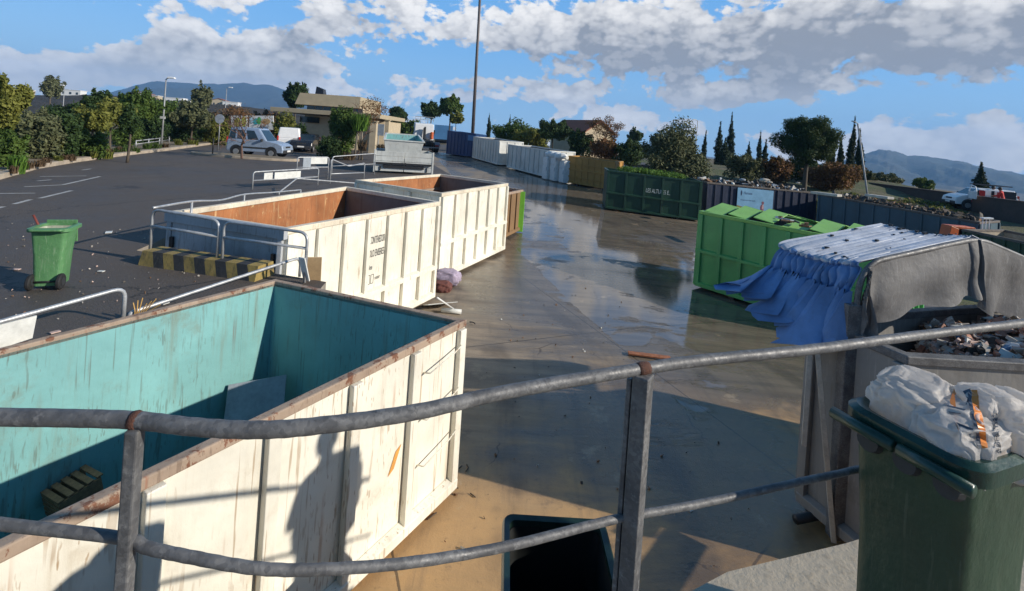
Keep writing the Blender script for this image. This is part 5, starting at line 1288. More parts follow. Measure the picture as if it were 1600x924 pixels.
for sy in (-1, 1):
    lb(tk, 'side_window', glass, lambda m: m.hexa([V((6.1, sy * 1.2, 2.1)), V((6.95, sy * 1.2, 2.1)), V((6.95, sy * 1.17, 2.1)), V((6.1, sy * 1.17, 2.1)), V((6.1, sy * 1.165, 2.75)), V((6.85, sy * 1.165, 2.75)), V((6.85, sy * 1.14, 2.75)), V((6.1, sy * 1.14, 2.75))]), 0, False, cab)
    lb(tk, 'mirror', black_m, lambda m: (m.box((7.1, sy * 1.5, 2.3), (.1, .22, .55)), m.bar((7.0, sy * 1.2, 2.55), (7.1, sy * 1.5, 2.5), .03, .03)), .02)
lb(tk, 'under_cab', black_m, lambda m: m.box((6.2, 0, .95), (2.0, 2.3, .5)), .03)
lb(tk, 'lamp_rack', steel_p, lambda m: (m.tube([(5.6, -1.1, kh + .05), (5.6, -1.15, kh + .62), (5.6, 1.15, kh + .62), (5.6, 1.1, kh + .05)], .035, 8), m.tube([(5.6, -1.12, kh + .30), (5.6, 1.12, kh + .30)], .03, 8), m.tube([(5.6, -.4, kh - .2), (5.6, -.4, kh + .62)], .03, 8), m.tube([(5.6, .5, kh - .2), (5.6, .5, kh + .62)], .03, 8)))
lb(tk, 'gas_tank', orange, lambda m: m.lathe([(.0, -.45), (.16, -.45), (.2, -.35), (.2, .35), (.16, .45), (.0, .45)], (5.05, -.95, 1.85), 'Z', 14))
# ---- blue box body beyond the truck
bb_ = ong(692, 224); bz = g(bb_.x, bb_.y); bh = zat(196, bb_.x, bb_.y) - bz; wb = 28 / F * bb_.y
bx_ = local_thing('box_lorry', 'mid blue box lorry body standing beyond the truck, white panel on its end', 'lorry', (bb_.x, bb_.y, bz), math.atan2(bb_.y, bb_.x))
lb(bx_, 'box', blue_m, lambda m: m.box((3, 0, bh / 2 + .4), (6, wb, bh - .8)), .03)
lb(bx_, 'end_panel', car_white, lambda m: m.box((3.0, -wb / 2 - .35, bh - .55), (3, .68, .7)), .03)
lb(bx_, 'chassis', black_m, lambda m: m.box((3, 0, .62), (5.6, wb * .8, .3)))
for x in (1.0, 4.6): lb(bx_, 'wheel', rubber, lambda m: m.lathe([(.0, -wb * .45), (.42, -wb * .45), (.42, wb * .45), (.0, wb * .45)], (x, 0, .42), 'Y', 16))

# ---- vans (local x forward, y left, z up)
def van(name, label, cat, loc, heading, L, W, H, hood, paintm, windows, plate=True, trimc=None, rear_panel=True):
    r = local_thing(name, label, cat, loc, heading)
    zb_, hw = .30, W / 2
    # lower body: side profile lofted with a little tuck at sill and belt
    prof = [(-L / 2, .42), (-L / 2 + .02, .95), (-L / 2 + .05, 1.02), (L / 2 - hood, 1.05), (L / 2 - .35, .93), (L / 2 - .06, .78), (L / 2, .55), (L / 2 - .02, .34), (-L / 2 + .06, .32)]
    def loft(m, prof, ws):
        n = len(prof); vs = []
        for y, ins in ws: vs += [V((x * (1 - ins * .02), y, z)) for x, z in prof]
        k = len(ws); m.v = vs
        for i in range(k - 1):
            for j in range(n): m.f.append([i * n + j, i * n + (j + 1) % n, (i + 1) * n + (j + 1) % n, (i + 1) * n + j]); m.m.append(0)
        m.f += [list(range(n)), [(k - 1) * n + j for j in range(n)]]; m.m += [0, 0]
    body = lb(r, 'body', paintm, lambda m: loft(m, prof, [(-hw, 1.4), (-hw * .94, 0), (hw * .94, 0), (hw, 1.4)]), .045)
    x0, x1, xr0, xr1 = -L / 2 + .05, L / 2 - hood + .05, -L / 2 + .16, L / 2 - hood - .55
    zt, zt_ = H, 1.0
    tw_ = hw * .97; ttw = hw * .82
    gp_ = [V(p) for p in ((x0, -tw_, zt_), (x1, -tw_, zt_), (x1, tw_, zt_), (x0, tw_, zt_), (xr0, -ttw, zt), (xr1, -ttw, zt), (xr1, ttw, zt), (xr0, ttw, zt))]
    gh = lb(r, 'roof', paintm, lambda m: m.hexa(gp_), .08)
    def side_pt(sy, f, h, o=.006):
        a, b, c, d = (gp_[0], gp_[1], gp_[5], gp_[4]) if sy < 0 else (gp_[3], gp_[2], gp_[6], gp_[7])
        p = a.lerp(b, f).lerp(d.lerp(c, f), h); return p + V((0, sy * o, 0))
    for sy in (-1, 1):
        for f0, f1 in windows: lb(r, 'side_window', glass, lambda m: m.hexa([side_pt(sy, f0, .10), side_pt(sy, f1, .10), side_pt(sy, f1, .10, -.02), side_pt(sy, f0, .10, -.02), side_pt(sy, f0 + .01, .80), side_pt(sy, f1 - .01, .80), side_pt(sy, f1 - .01, .80, -.02), side_pt(sy, f0 + .01, .80, -.02)]), .01, False, gh)
        for x in (-L / 2 + .62, L / 2 - .72):
            lb(r, 'wheel_arch', trim, lambda m: m.lathe([(.0, -.012), (.36, -.012), (.36, .012), (.0, .012)], (x, sy * (hw - .0), .36), 'Y', 22))
            w_ = lb(r, 'wheel', rubber, lambda m: m.lathe([(.0, -.09), (.26, -.09), (.30, -.05), (.30, .05), (.26, .09), (.0, .09)], (x, sy * (hw - .07), .30), 'Y', 22))
            lb(r, 'rim', rimm, lambda m: m.lathe([(.0, -.1), (.17, -.098), (.18, -.08), (.18, .08), (.17, .098), (.0, .1)], (x, sy * (hw - .07), .30), 'Y', 16), 0, False, w_)
        lb(r, 'headlight', lamp_lens, lambda m: m.hexa([V(p) for p in ((L / 2 - .20, sy * hw * .55, .66), (L / 2 - .02, sy * hw * .55, .64), (L / 2 - .12, sy * hw * .93, .66), (L / 2 - .30, sy * hw * .94, .68), (L / 2 - .26, sy * hw * .58, .84), (L / 2 - .10, sy * hw * .58, .80), (L / 2 - .20, sy * hw * .93, .83), (L / 2 - .36, sy * hw * .94, .86))]), .02)
        lb(r, 'mirror', trim, lambda m: m.box((x1 - .28, sy * (hw + .1), 1.08), (.1, .2, .16)), .03)
        lb(r, 'side_strip', trim, lambda m: m.box((0, sy * (hw + .004), .58), (L * .72, .016, .10)))
        lb(r, 'tail_light', red_lens, lambda m: m.box((-L / 2 + .02, sy * hw * .9, 1.0), (.06, .12, .36)), .01)
    fr = lambda f, h, o: (gp_[1].lerp(gp_[2], f).lerp(gp_[5].lerp(gp_[6], f), h) + V((o, 0, o * .5)))
    lb(r, 'windscreen', glass, lambda m: m.hexa([fr(.06, .06, .006), fr(.94, .06, .006), fr(.94, .06, -.02), fr(.06, .06, -.02), fr(.10, .88, .006), fr(.90, .88, .006), fr(.90, .88, -.02), fr(.10, .88, -.02)]), .01, False, gh)
    lb(r, 'bumper', trim, lambda m: m.box((L / 2 - .03, 0, .42), (.12, W * .94, .22)), .04)
    lb(r, 'grille', trim, lambda m: m.box((L / 2 - .08, 0, .70), (.12, W * .42, .12)), .02)
    if plate: lb(r, 'plate', white_pl, lambda m: m.box((L / 2 + .035, 0, .46), (.012, .50, .11)))
    return r
vp = onz(393, 246, ZP)
vdir = onz(446, 247, ZP) - onz(356, 243.5, ZP); vh = math.atan2(vdir.y, vdir.x) - .42
van_b = van('parked_van', 'silver blue panel van with side windows parked by the traffic island', 'van', vp + V((0, 1.0, 0)), vh, 3.45, 1.62, zat(201, vp.x, vp.y + 1) - ZP, 1.05, silver_blue, ((.03, .20), (.24, .48), (.52, .80)))
wp = onz(438, 235, ZP)
van_w = van('parked_van', 'white box van parked behind the silver blue van', 'van', wp + V((0, 1.6, 0)), 1.95, 4.2, 1.75, zat(199, wp.x, wp.y) - ZP, .9, car_white, ((.78, .93),))
dp = onz(461, 237, ZP)
car_d = van('parked_car', 'dark car nosing out between the white van and the dark conical bush', 'car', dp + V((.3, 1.2, 0)), -1.35, 3.9, 1.65, 1.42, 1.3, car_dark, ((.08, .44), (.50, .84)))
# white van with open doors on the right bank
rp_ = at(1528, 334, 33.0); rz_ = bank(rp_.x, rp_.y)
vv = V((1.0, -.28, 0)).normalized()
vl = rp_.copy(); vl.z = rz_
van_r = van('parked_van', 'white van with an open door and red markings on the far right bank', 'van', vl, math.atan2(-vv.y, -vv.x), 3.5, 1.6, max(1.5, zat(303, rp_.x, rp_.y) - rz_), .8, car_white, ((.80, .96),))
lb(van_r, 'open_door', car_white, lambda m: (m.box((1.05, .85 + .40, 1.05), (.06, .80, .5)), m.tube([V((1.05, .85, 1.3)), V((.95, .9, 1.7)), V((1.0, 1.4, 1.62)), V((1.05, 1.63, 1.3))], .04, 6)), .02)
for x, w_, z_, h_, mt in ((.28, .30, 1.2, .36, red_cloth), (-.30, .14, 1.15, .5, trim), (-.62, .14, 1.1, .5, red_cloth), (-1.2, .7, 1.05, .75, trim), (.3, 1.1, .62, .14, red_cloth)): lb(van_r, 'marking_and_opening', mt, lambda m: m.box((x, .795, z_), (w_, .07, h_)))  # red markings; dark panels painted in for the shaded inside of the opening
lb(van_r, 'roof_rack', black_m, lambda m: (m.tube([(-1.5, -.5, 1.75), (.3, -.5, 1.75)], .03, 6), m.tube([(-1.5, .5, 1.75), (.3, .5, 1.75)], .03, 6), [m.tube([(x, -.55, 1.74), (x, .55, 1.74)], .025, 6) for x in (-1.4, -.7, 0)]))

# ================================================================== PEOPLE
def person(label, loc, heading, J, cols, scale=1.0):
    """one skinned body; J: joint name -> (x right, y forward, z), r"""
    root = thing('person', label, 'person', loc, None, heading)
    names = list(J.keys()); vs = [V(J[n][0]) * scale for n in names]
    E = [('pelvis', 'waist'), ('waist', 'chest'), ('chest', 'neck'), ('neck', 'head'), ('head', 'crown'),
         ('chest', 'sh_l'), ('sh_l', 'el_l'), ('el_l', 'wr_l'), ('wr_l', 'ha_l'), ('chest', 'sh_r'), ('sh_r', 'el_r'), ('el_r', 'wr_r'), ('wr_r', 'ha_r'),
         ('pelvis', 'hip_l'), ('hip_l', 'kn_l'), ('kn_l', 'an_l'), ('an_l', 'to_l'), ('pelvis', 'hip_r'), ('hip_r', 'kn_r'), ('kn_r', 'an_r'), ('an_r', 'to_r')]
    me = bpy.data.meshes.new('body'); me.from_pydata([tuple(v) for v in vs], [(names.index(a), names.index(b)) for a, b in E], [])
    o = bpy.data.objects.new('body', me); COL.objects.link(o)
    md = o.modifiers.new('s', 'SKIN'); md.use_smooth_shade = True
    for i, n in enumerate(names):
        r_ = J[n][1] * scale; me.skin_vertices[0].data[i].radius = (r_, r_ * (J[n][2] if len(J[n]) > 2 else 1)); me.skin_vertices[0].data[i].use_root = (n == 'pelvis')
    o.modifiers.new('ss', 'SUBSURF').levels = 2
    dg = bpy.context.evaluated_depsgraph_get(); ev = o.evaluated_get(dg); nm = bpy.data.meshes.new_from_object(ev)
    V_ = [v.co.copy() for v in nm.vertices]; Fs = [list(p.vertices) for p in nm.polygons]
    bpy.data.objects.remove(o)
    head = J['head'][0][2] * scale; neck = J['neck'][0][2] * scale; pel = J['pelvis'][0][2] * scale
    hl, hr = V(J['ha_l'][0]) * scale, V(J['ha_r'][0]) * scale
    mi = []
    for f in Fs:
        c = sum((V_[i] for i in f), V((0, 0, 0))) / len(f)
        if c.z > neck + .02 or (c - hl).length < .12 or (c - hr).length < .12: mi.append(2)
        elif c.z < .09: mi.append(3)
        elif c.z < pel + .06 and (c - hl).length > .2 and (c - hr).length > .2: mi.append(1)
        else: mi.append(0)
    mesh_obj('body', V_, Fs, list(cols), root, mi, True, 0, True)
    m = MB(); hd = V(J['head'][0]) * scale
    m.lathe([(.0, .125), (.06, .115), (.10, .07), (.112, .0), (.10, -.06)], hd + V((0, -.015, .015)), 'Z', 14); m.build('hair', hair_m, root, True, 0, True)
    m = MB()
    for sx in (-1, 1): m.lathe([(.0, -.006), (.014, -.004), (.014, .004), (.0, .006)], hd + V((sx * .036, .098, .01)), 'Y', 8)
    fixn(m.build('eyes', black_m, root, True, 0, True))
    m = MB(); m.hexa([hd + V(p) for p in ((-.016, .09, -.03), (.016, .09, -.03), (.012, .128, -.028), (-.012, .128, -.028), (-.008, .09, .02), (.008, .09, .02), (.005, .1, .02), (-.005, .1, .02))]); m.build('nose', skin_m, root, True, .004, True)
    return root
def joints(lean=0.0, arms=None):
    A = arms or dict(el_l=(-.27, .02, 1.12), wr_l=(-.29, .10, .88), ha_l=(-.29, .13, .79), el_r=(.27, .02, 1.12), wr_r=(.29, .10, .88), ha_r=(.29, .13, .79))
    y = lambda z: lean * max(0, z - .95)
    J = dict(pelvis=((0, 0, .95), .15, .75), waist=((0, y(1.1), 1.12), .135, .72), chest=((0, y(1.35), 1.36), .155, .68), neck=((0, y(1.5) + .01, 1.52), .058), head=((0, y(1.62) + .03, 1.63), .088, 1.15), crown=((0, y(1.7) + .02, 1.715), .070, 1.1),
             sh_l=((-.19, y(1.42), 1.42), .068), sh_r=((.19, y(1.42), 1.42), .068), hip_l=((-.10, 0, .86), .095), hip_r=((.10, 0, .86), .095), kn_l=((-.11, .03, .48), .062), kn_r=((.12, -.02, .48), .062),
             an_l=((-.11, -.01, .09), .045), an_r=((.13, -.06, .09), .045), to_l=((-.12, .14, .045), .038), to_r=((.15, .09, .045), .038))
    for k, v in A.items(): J[k] = ((v[0], v[1] + (y(v[2]) if v[2] > 1 else 0), v[2]), {'e': .048, 'w': .036, 'h': .036}[k[0]])
    return J
pr_ = at(1566, 336, 31.6); pz = bank(pr_.x, pr_.y)
person('person in a red top leaning into the open back of the white van', (pr_.x, pr_.y, pz), .6, joints(.25, dict(el_l=(-.26, .18, 1.20), wr_l=(-.20, .42, 1.15), ha_l=(-.18, .50, 1.15), el_r=(.26, .18, 1.20), wr_r=(.20, .40, 1.10), ha_r=(.18, .49, 1.10))), (red_cloth, dark_cloth, skin_m, black_m))
pr_ = at(1549, 334, 32.4); pz = bank(pr_.x, pr_.y)
person('person in a dark red jacket beside the side door of the white van', (pr_.x, pr_.y, pz), 2.6, joints(.05), (plain('dark_red_cloth', (.22, .03, .03), .85), dark_cloth, skin_m, black_m))
# unseen figure added on the ramp to cast the shadow on the cream container
person('added person out of view on the ramp, casting a shadow on the cream container', (3.97, 2.60, ZF), 1.25, joints(.0, dict(el_l=(-.29, -.02, 1.17), wr_l=(-.22, .20, 1.10), ha_l=(-.16, .28, 1.12), el_r=(.29, -.02, 1.17), wr_r=(.22, .20, 1.10), ha_r=(.16, .28, 1.12))), (dark_cloth, dark_cloth, skin_m, black_m), 1.04)

crumple('sack', 'added sack out of view that broadens the shadow of the person on the ramp', 'sack', (4.0, 2.66, ZF + 1.14), (.25, .30, .31), grey_pa, 71, 4, .3)  # unseen sack added to blur the outline of the figure's shadow
# ================================================================== BUILDINGS
def house(name, label, p, W, D_, H, rot, wall, roofm, pitch=.0, wins=3, group=None):
    r = thing(name, label, 'house', p, group, rot)
    m = MB()
    if pitch: m.prism([V((-W / 2, -D_ / 2, 0)), V((W / 2, -D_ / 2, 0)), V((W / 2, -D_ / 2, H)), V((0, -D_ / 2, H + pitch)), V((-W / 2, -D_ / 2, H))], (0, D_, 0))
    else: m.box((0, 0, H / 2), (W, D_, H))
    fixn(m.build('wall', wall, r, False, 0, True))
    if pitch:
        m = MB()
        for s in (-1, 1):
            e0 = V((s * (W / 2 + .3), -D_ / 2 - .3, H - .3 * pitch / (W / 2))); k0 = V((0, -D_ / 2 - .3, H + pitch + .02))
            a, b = (e0, k0); m.hexa([a, b, b + V((0, D_ + .6, 0)), a + V((0, D_ + .6, 0)), a + V((0, 0, .18)), b + V((0, 0, .18)), b + V((0, D_ + .6, .18)), a + V((0, D_ + .6, .18))])
        fixn(m.build('roof', roofm, r, False, 0, True))
    else:
        m = MB(); m.box((0, 0, H + .12), (W + .4, D_ + .4, .24)); m.build('roof', roofm, r, False, .02, True)
    for k in range(wins):
        m = MB(); m.box((-W / 2 + W * (k + .5) / wins, -D_ / 2 - .01, H * .55), (W / wins * .35, .06, H * .35)); m.build('window', glass, r, False, 0, True)
    return r
# office pavilion of the site
oc = onz(492, 231, ZP); Do = oc.y
def ob(px, py): return at(px, py, Do)
sc_ = Do / F
off = thing('office_building', 'tan flat roofed pavilion with a high parapet behind the bushes', 'building', (oc.x, Do, ZP))
zz = lambda py: zat(py, oc.x, Do)
x0_, x1_ = ob(473, 230).x, ob(590, 230).x
m = MB(); m.hexa([V((x0_, Do, ZP)), V((x1_, Do + 2, ZP)), V((x1_, Do + 9, ZP)), V((x0_, Do + 9, ZP)), V((x0_, Do, zz(181))), V((x1_, Do + 2, zz(181))), V((x1_, Do + 9, zz(181))), V((x0_, Do + 9, zz(181)))]); fixn(m.build('wall', tan_wall, off))
m = MB(); m.box(((x0_ + x1_) / 2 - 1.2, Do + 4, zz(176)), (x1_ - x0_ + 3.2, 10.5, .42)); m.build('canopy', tan_par, off, False, .03)
xw0, xw1 = ob(466, 170).x, ob(566, 170).x
m = MB(); m.box(((xw0 + xw1) / 2, Do + 4.5, zz(168.5)), (xw1 - xw0 - .6, 6.5, .95)); m.build('clerestory', tan_wall, off)
for k in range(7):
    m = MB(); m.box((xw0 + .7 + (xw1 - xw0 - 1.4) * k / 6, Do + 1.23, zz(168)), ((xw1 - xw0) / 8.5, .05, .62)); w_ = m.build('window', glass, off)
    m = MB(); m.box((xw0 + .7 + (xw1 - xw0 - 1.4) * k / 6, Do + 1.20, zz(168) - .34), ((xw1 - xw0) / 8.0, .10, .05)); m.build('sill', tan_par, w_)
p0, p1 = ob(457, 164), ob(560, 164)
m = MB(); m.hexa([V((p0.x, Do + .4, zz(165))), V((p1.x, Do + .4, zz(165))), V((p1.x, Do + 8, zz(165))), V((p0.x, Do + 8, zz(165))), V((p0.x + .35, Do + .6, zz(146.5))), V((p1.x, Do + .6, zz(146.5))), V((p1.x, Do + 8, zz(146.5))), V((p0.x + .35, Do + 8, zz(146.5)))]); fixn(m.build('parapet', tan_par, off, False, .03))
m = MB(); m.box((ob(480, 176).x + .3, Do - .02, zz(188)), (1.9, .06, .55)); m.build('window', glass, off)
m = MB(); c_ = ob(473, 139); m.hexa([V((ob(465, 146).x, Do + 4, zz(147))), V((ob(480, 146).x, Do + 4, zz(147))), V((ob(480, 146).x, Do + 5, zz(147))), V((ob(465, 146).x, Do + 5, zz(147))), V((ob(466, 131).x, Do + 4.3, zz(130))), V((ob(478, 131).x, Do + 4.3, zz(134))), V((ob(478, 131).x, Do + 5, zz(134))), V((ob(466, 131).x, Do + 5, zz(130)))]); fixn(m.build('roof_tank', car_dark, off, False, .03))
for k, (px, t_, b_) in enumerate(((582, 191, 228), (604, 189, 218))):
    p = at(px, b_, Do - 3 + 4 * k); p.z = ZP; h = zat(t_, p.x, p.y) - ZP; r = thing('gate_pillar', ['thicker cream gate pillar next to the yucca', 'thinner cream gate pillar further behind the yucca'][k], 'pillar', p)
    m = MB(); m.box((p.x, p.y, ZP + h / 2), (.6 - .2 * k, .5, h)); m.build('shaft', tan_wall, r, False, .02); m = MB(); m.box((p.x, p.y, ZP + h + .05), (.75 - .2 * k, .65, .1)); m.build('cap', tan_par, r, False, .02)
nb = at(592, 203, Do - 1); m = MB(); m.box((nb.x, nb.y, nb.z), (1.0, .06, 1.1)); m.tube([V((nb.x, nb.y + .05, ZP)), nb], .04, 6); tag(m.build('notice_board', grey_pa), 'grey notice board between the two cream gate pillars', 'notice board')
# house with a red roof behind the ochre skip
hp_ = at(905, 244, 62); hz_ = 1.4; hh_ = zat(206, hp_.x, hp_.y) - hz_
house('house', 'tan house with a red tiled gable roof behind the trees', (hp_.x, hp_.y, hz_), 4.4, 7, hh_, .55, tan_wall, roof_red, zat(190, hp_.x, hp_.y) - hz_ - hh_, 2)
# white villas on the ridge
vill = [(38, 147, 7, 4), (115, 146, 10, 3), (224, 153, 9, 4), (241, 156, 6, 4), (276, 160, 9, 4), (292, 163, 5, 3.5), (344, 166, 7, 5.5), (362, 167, 8, 4.5)]
vlab = ['long low white villa on the ridge at the far left', 'flat white villa on the ridge beside the umbrella tree', 'white villa on the ridge just left of the tall lamp post', 'small white villa on the ridge right beside the tall lamp post', 'white villa on the dark ridge between the two lamp posts', 'smallest white villa on the ridge by the round tree', 'cream villa with red roof on the ridge behind the sign', 'pale villa on the ridge behind the brown twigs']
for k, (px, py, w_, h_) in enumerate(vill):
    p = at(px, py, 252); house('villa', vlab[k], (p.x, p.y, p.z - 2), w_ * .9, 5, h_ * .55 + 1.8, .2, white_pl if k % 3 else tan_wall, roof_red if k in (2, 6) else white_pl, .9 if k in (2, 6) else 0, 3, 'white villas on the ridge')
# brown wall along the back of the bank
wa, wb_ = at(1338, 292, 47), at(1640, 336, 27)
wl = thing('boundary_wall', 'long brown block wall along the back of the right bank', 'wall', (wa.x, wa.y, bank(34, 40)))
wv = (V((wb_.x, wb_.y, 0)) - V((wa.x, wa.y, 0))); nseg = 8
brw = plain('brown_block_wall', (.085, .06, .05), .9, 0, .25, 1.5)
m = MB(); n_ = V((-wv.y, wv.x, 0)).normalized() * .12
A0 = V((wa.x, wa.y, -1)); B0 = V((wb_.x, wb_.y, -1)); zA, zB = zat(284, wa.x, wa.y), zat(322, wb_.x, wb_.y)
m.hexa([A0 - n_, B0 - n_, B0 + n_, A0 + n_, V((A0.x, A0.y, zA)) - n_, V((B0.x, B0.y, zB)) - n_, V((B0.x, B0.y, zB)) + n_, V((A0.x, A0.y, zA)) + n_]); fixn(m.build('panel', brw, wl))
m = MB(); n2 = n_ * 1.4; m.hexa([V((A0.x, A0.y, zA + .001)) - n2, V((B0.x, B0.y, zB + .001)) - n2, V((B0.x, B0.y, zB + .001)) + n2, V((A0.x, A0.y, zA + .001)) + n2, V((A0.x, A0.y, zA + .08)) - n2, V((B0.x, B0.y, zB + .08)) - n2, V((B0.x, B0.y, zB + .08)) + n2, V((A0.x, A0.y, zA + .08)) + n2]); fixn(m.build('coping', brw, wl))

# ================================================================== POLES, SIGNS
def lamp(label, base, top_z, arm, dirx, r0=.06, r1=.04, head=True, lean=(0, 0), group='street lamps'):
    t = thing('street_lamp', label, 'street lamp', base, group); tp = V((base.x + lean[0], base.y + lean[1], top_z))
    m = MB(); m.tube([base, base.lerp(tp, .5), tp], [r0, (r0 + r1) / 2, r1], 8); m.build('pole', steel_p, t, True)
    m = MB(); a = tp; b = tp + V((arm * dirx, 0, .12)); m.tube([a, a.lerp(b, .5) + V((0, 0, .04)), b], r1 * .8, 6); m.build('arm', steel_p, t, True)
    if head: m = MB(); m.hexa([b + V(p) for p in ((-.28, -.11, -.06), (.28, -.11, -.06), (.28, .11, -.06), (-.28, .11, -.06), (-.2, -.07, .07), (.22, -.07, .05), (.22, .07, .05), (-.2, .07, .07))]); o = m.build('lamp_head', white_pl, t, False, .03)
    return t
b = onz(252, 231, ZP); t = lamp('tall lamp post with a small white plate halfway up, in front of the bushes', b, zat(124, b.x, b.y), .35, 1)
m = MB(); pz_ = zat(184, b.x, b.y); m.box((b.x + .02, b.y - .1, pz_), (.34, .04, .16)); m.build('plate', white_pl, t)
b = at(349, 214, 62); b.z = ZP - .1; lamp('slender lamp post behind the round sign', b, zat(138, b.x, b.y), .5, 1)
b = at(97, 190, 60); b.z = ZP - .1; lamp('short looking lamp post at the left beside the umbrella tree', b, zat(135, b.x, b.y), -.3, 1)
b = at(1085, 262, 60); b.z = 1.2; lamp('thin lamp post above the olive tree', b, zat(189, b.x, b.y), -.4, 1)
b = at(1368, 302, 26.5); b.z = bank(b.x, b.y); tpz = zat(196, b.x, b.y); lamp('leaning pole with a bent arm and no lamp on the right bank', b, tpz, -.34, 1, .055, .035, False, (-1.25, 0))
b = ong(737, 238); b.z = g(b.x, b.y); mast = thing('lighting_mast', 'very tall brown mast rising out of the picture', 'mast', b)
m = MB(); tp = at(753, -60, b.y); m.tube([b, b.lerp(tp, .5), tp], [.24, .19, .15], 12); m.build('pole', mast_m, mast, True)
m = MB(); m.box(tp + V((0, 0, .1)), (2.4, .12, .12)); [m.box(tp + V((x, -.1, .3)), (.4, .25, .35)) for x in (-1, -.35, .35, 1)]; m.build('lamp_bank', steel_p, mast); m = MB(); m.lathe([(.45, 0), (.45, .05), (.3, .3), (.0, .3)], b, 'Z', 12); m.build('base', steel_p, mast)
b = onz(340.5, 236, ZP); sgn = thing('round_sign', 'round grey road sign seen from behind on a thin post', 'road sign', b)
m = MB(); zt_ = zat(186, b.x, b.y); m.tube([b, V((b.x, b.y, zt_ + .3))], .03, 8); m.build('post', steel_p, sgn, True)
m = MB(); m.lathe([(.0, -.01), (.32, -.01), (.32, .01), (.0, .01)], (b.x, b.y - .05, zt_), 'Y', 24); fixn(m.build('disc', plain('sign_back', (.45, .47, .50), .5, .2), sgn))
for k, (px, py, tz, lb_) in enumerate(((332, 242, 216, 'thin dark bollard post left on the traffic island'),)):
    b = onz(px, py, ZP + .1); m = MB(); m.tube([b, V((b.x, b.y, zat(tz, b.x, b.y)))], .035, 8); tag(m.build('bollard', black_m, None, True), lb_, 'bollard')
# notice hoarding with coloured blobs
bd = at(392, 214, 44); r = thing('billboard', 'white billboard with yellow, teal and green shapes behind the vans', 'billboard', (bd.x, bd.y, ZP))
def bp(px, py, o=0): p = at(px, py, bd.y); return V((p.x, bd.y - o, p.z))
for (a, b_, c_, d_) in ((361, 181, 386, 207), (389, 181, 427, 203)):
    m = MB(); p = [bp(a, d_), bp(b_ if False else c_, d_), bp(c_, b_), bp(a, b_)]; m.hexa([p[0], p[1], p[1] + V((0, .08, 0)), p[0] + V((0, .08, 0)), p[3], p[2], p[2] + V((0, .08, 0)), p[3] + V((0, .08, 0))]); fixn(m.build('panel', white_pl, r))
for px, py, rx, ry, col in ((371, 192, 5, 8, (.55, .58, .08)), (381, 190, 4, 8, (.50, .55, .10)), (400, 190, 5, 5, (.05, .38, .42)), (405, 189, 3.5, 6, (.08, .40, .12)), (416, 190, 7, 4.5, (.50, .35, .18)), (393, 188, 3, 5, (.45, .62, .70))):
    m = MB(); m.add([bp(px + rx * math.cos(k * .524), py + ry * math.sin(k * .524), .006 + .001 * len(r.children)) for k in range(12)][::-1], [tuple(range(12))]); m.build('printed_shape', plain('print_%d_%d' % (px, py), col, .6, 0, .25, 1.5), r)
for px in (366, 410): m = MB(); a = bp(px, 205, -.06); m.tube([V((a.x, a.y, ZP)), bp(px, 184, -.06)], .05, 6); m.build('post', steel_p, r)
# orange machine part behind the tarp, green container mouth beyond it
oo = ong(1508, 372, 1.7); ol = oo.copy()
oh = thing('orange_housing', 'orange steel frame with black hoses inside, behind the tarp roof', 'machine', (oo.x, oo.y, g(oo.x, oo.y)))
def op(px, py, o=0): p = at(px, py, oo.y - o); return p
P_ = [op(1479, 384), op(1487, 353), op(1524, 356), op(1536, 386)]
In = [op(1494, 384), op(1499, 358), op(1518, 361), op(1523, 386)]
for i in range(3):
    m = MB(); q = [P_[i], P_[i + 1], In[i + 1], In[i]]; m.hexa([p for p in q] + [p + V((0, .5, 0)) for p in q]); fixn(m.build('frame_side', orange, oh, False, .02))
m = MB(); q = [P_[0] + V((0, .45, -1.2)), P_[3] + V((0, .45, -1.2)), op(1522, 360) + V((0, .45, 0)), op(1498, 357) + V((0, .45, 0))]; m.hexa(q + [p + V((0, .1, 0)) for p in q]); fixn(m.build('back_plate', black_m, oh))
for i in (0, 3): m = MB(); a = P_[i] + V((.1 if i == 0 else -.1, .25, .02)); m.bar(a, V((a.x, a.y, g(a.x, a.y))), .28, .5); fixn(m.build('leg', orange, oh))
m = MB()
for k, (px, py) in enumerate(((1504, 362), (1515, 367), (1508, 372))):
    c_ = op(px, py, -.2); m.tube([c_ + V((.16 * math.cos(a * .7), .05 * math.sin(a), .16 * math.sin(a * .7))) for a in range(10)], .04, 6)
m.build('hose', rubber, oh, True)
# little white steel stool frame on the slate container
m = MB(); c_ = at(1540, 347, sB.y - .5)
for dx in (-.13, .02, .17): m.tube([c_ + V((dx, 0, -.4)), c_ + V((dx, 0, .12))], .02, 6)
m.bar(c_ + V((-.18, 0, .15)), c_ + V((.26, 0, .18)), .18, .06); tag(m.build('step_frame', white_pl), 'small white step frame at the end of the slate blue container', 'step')

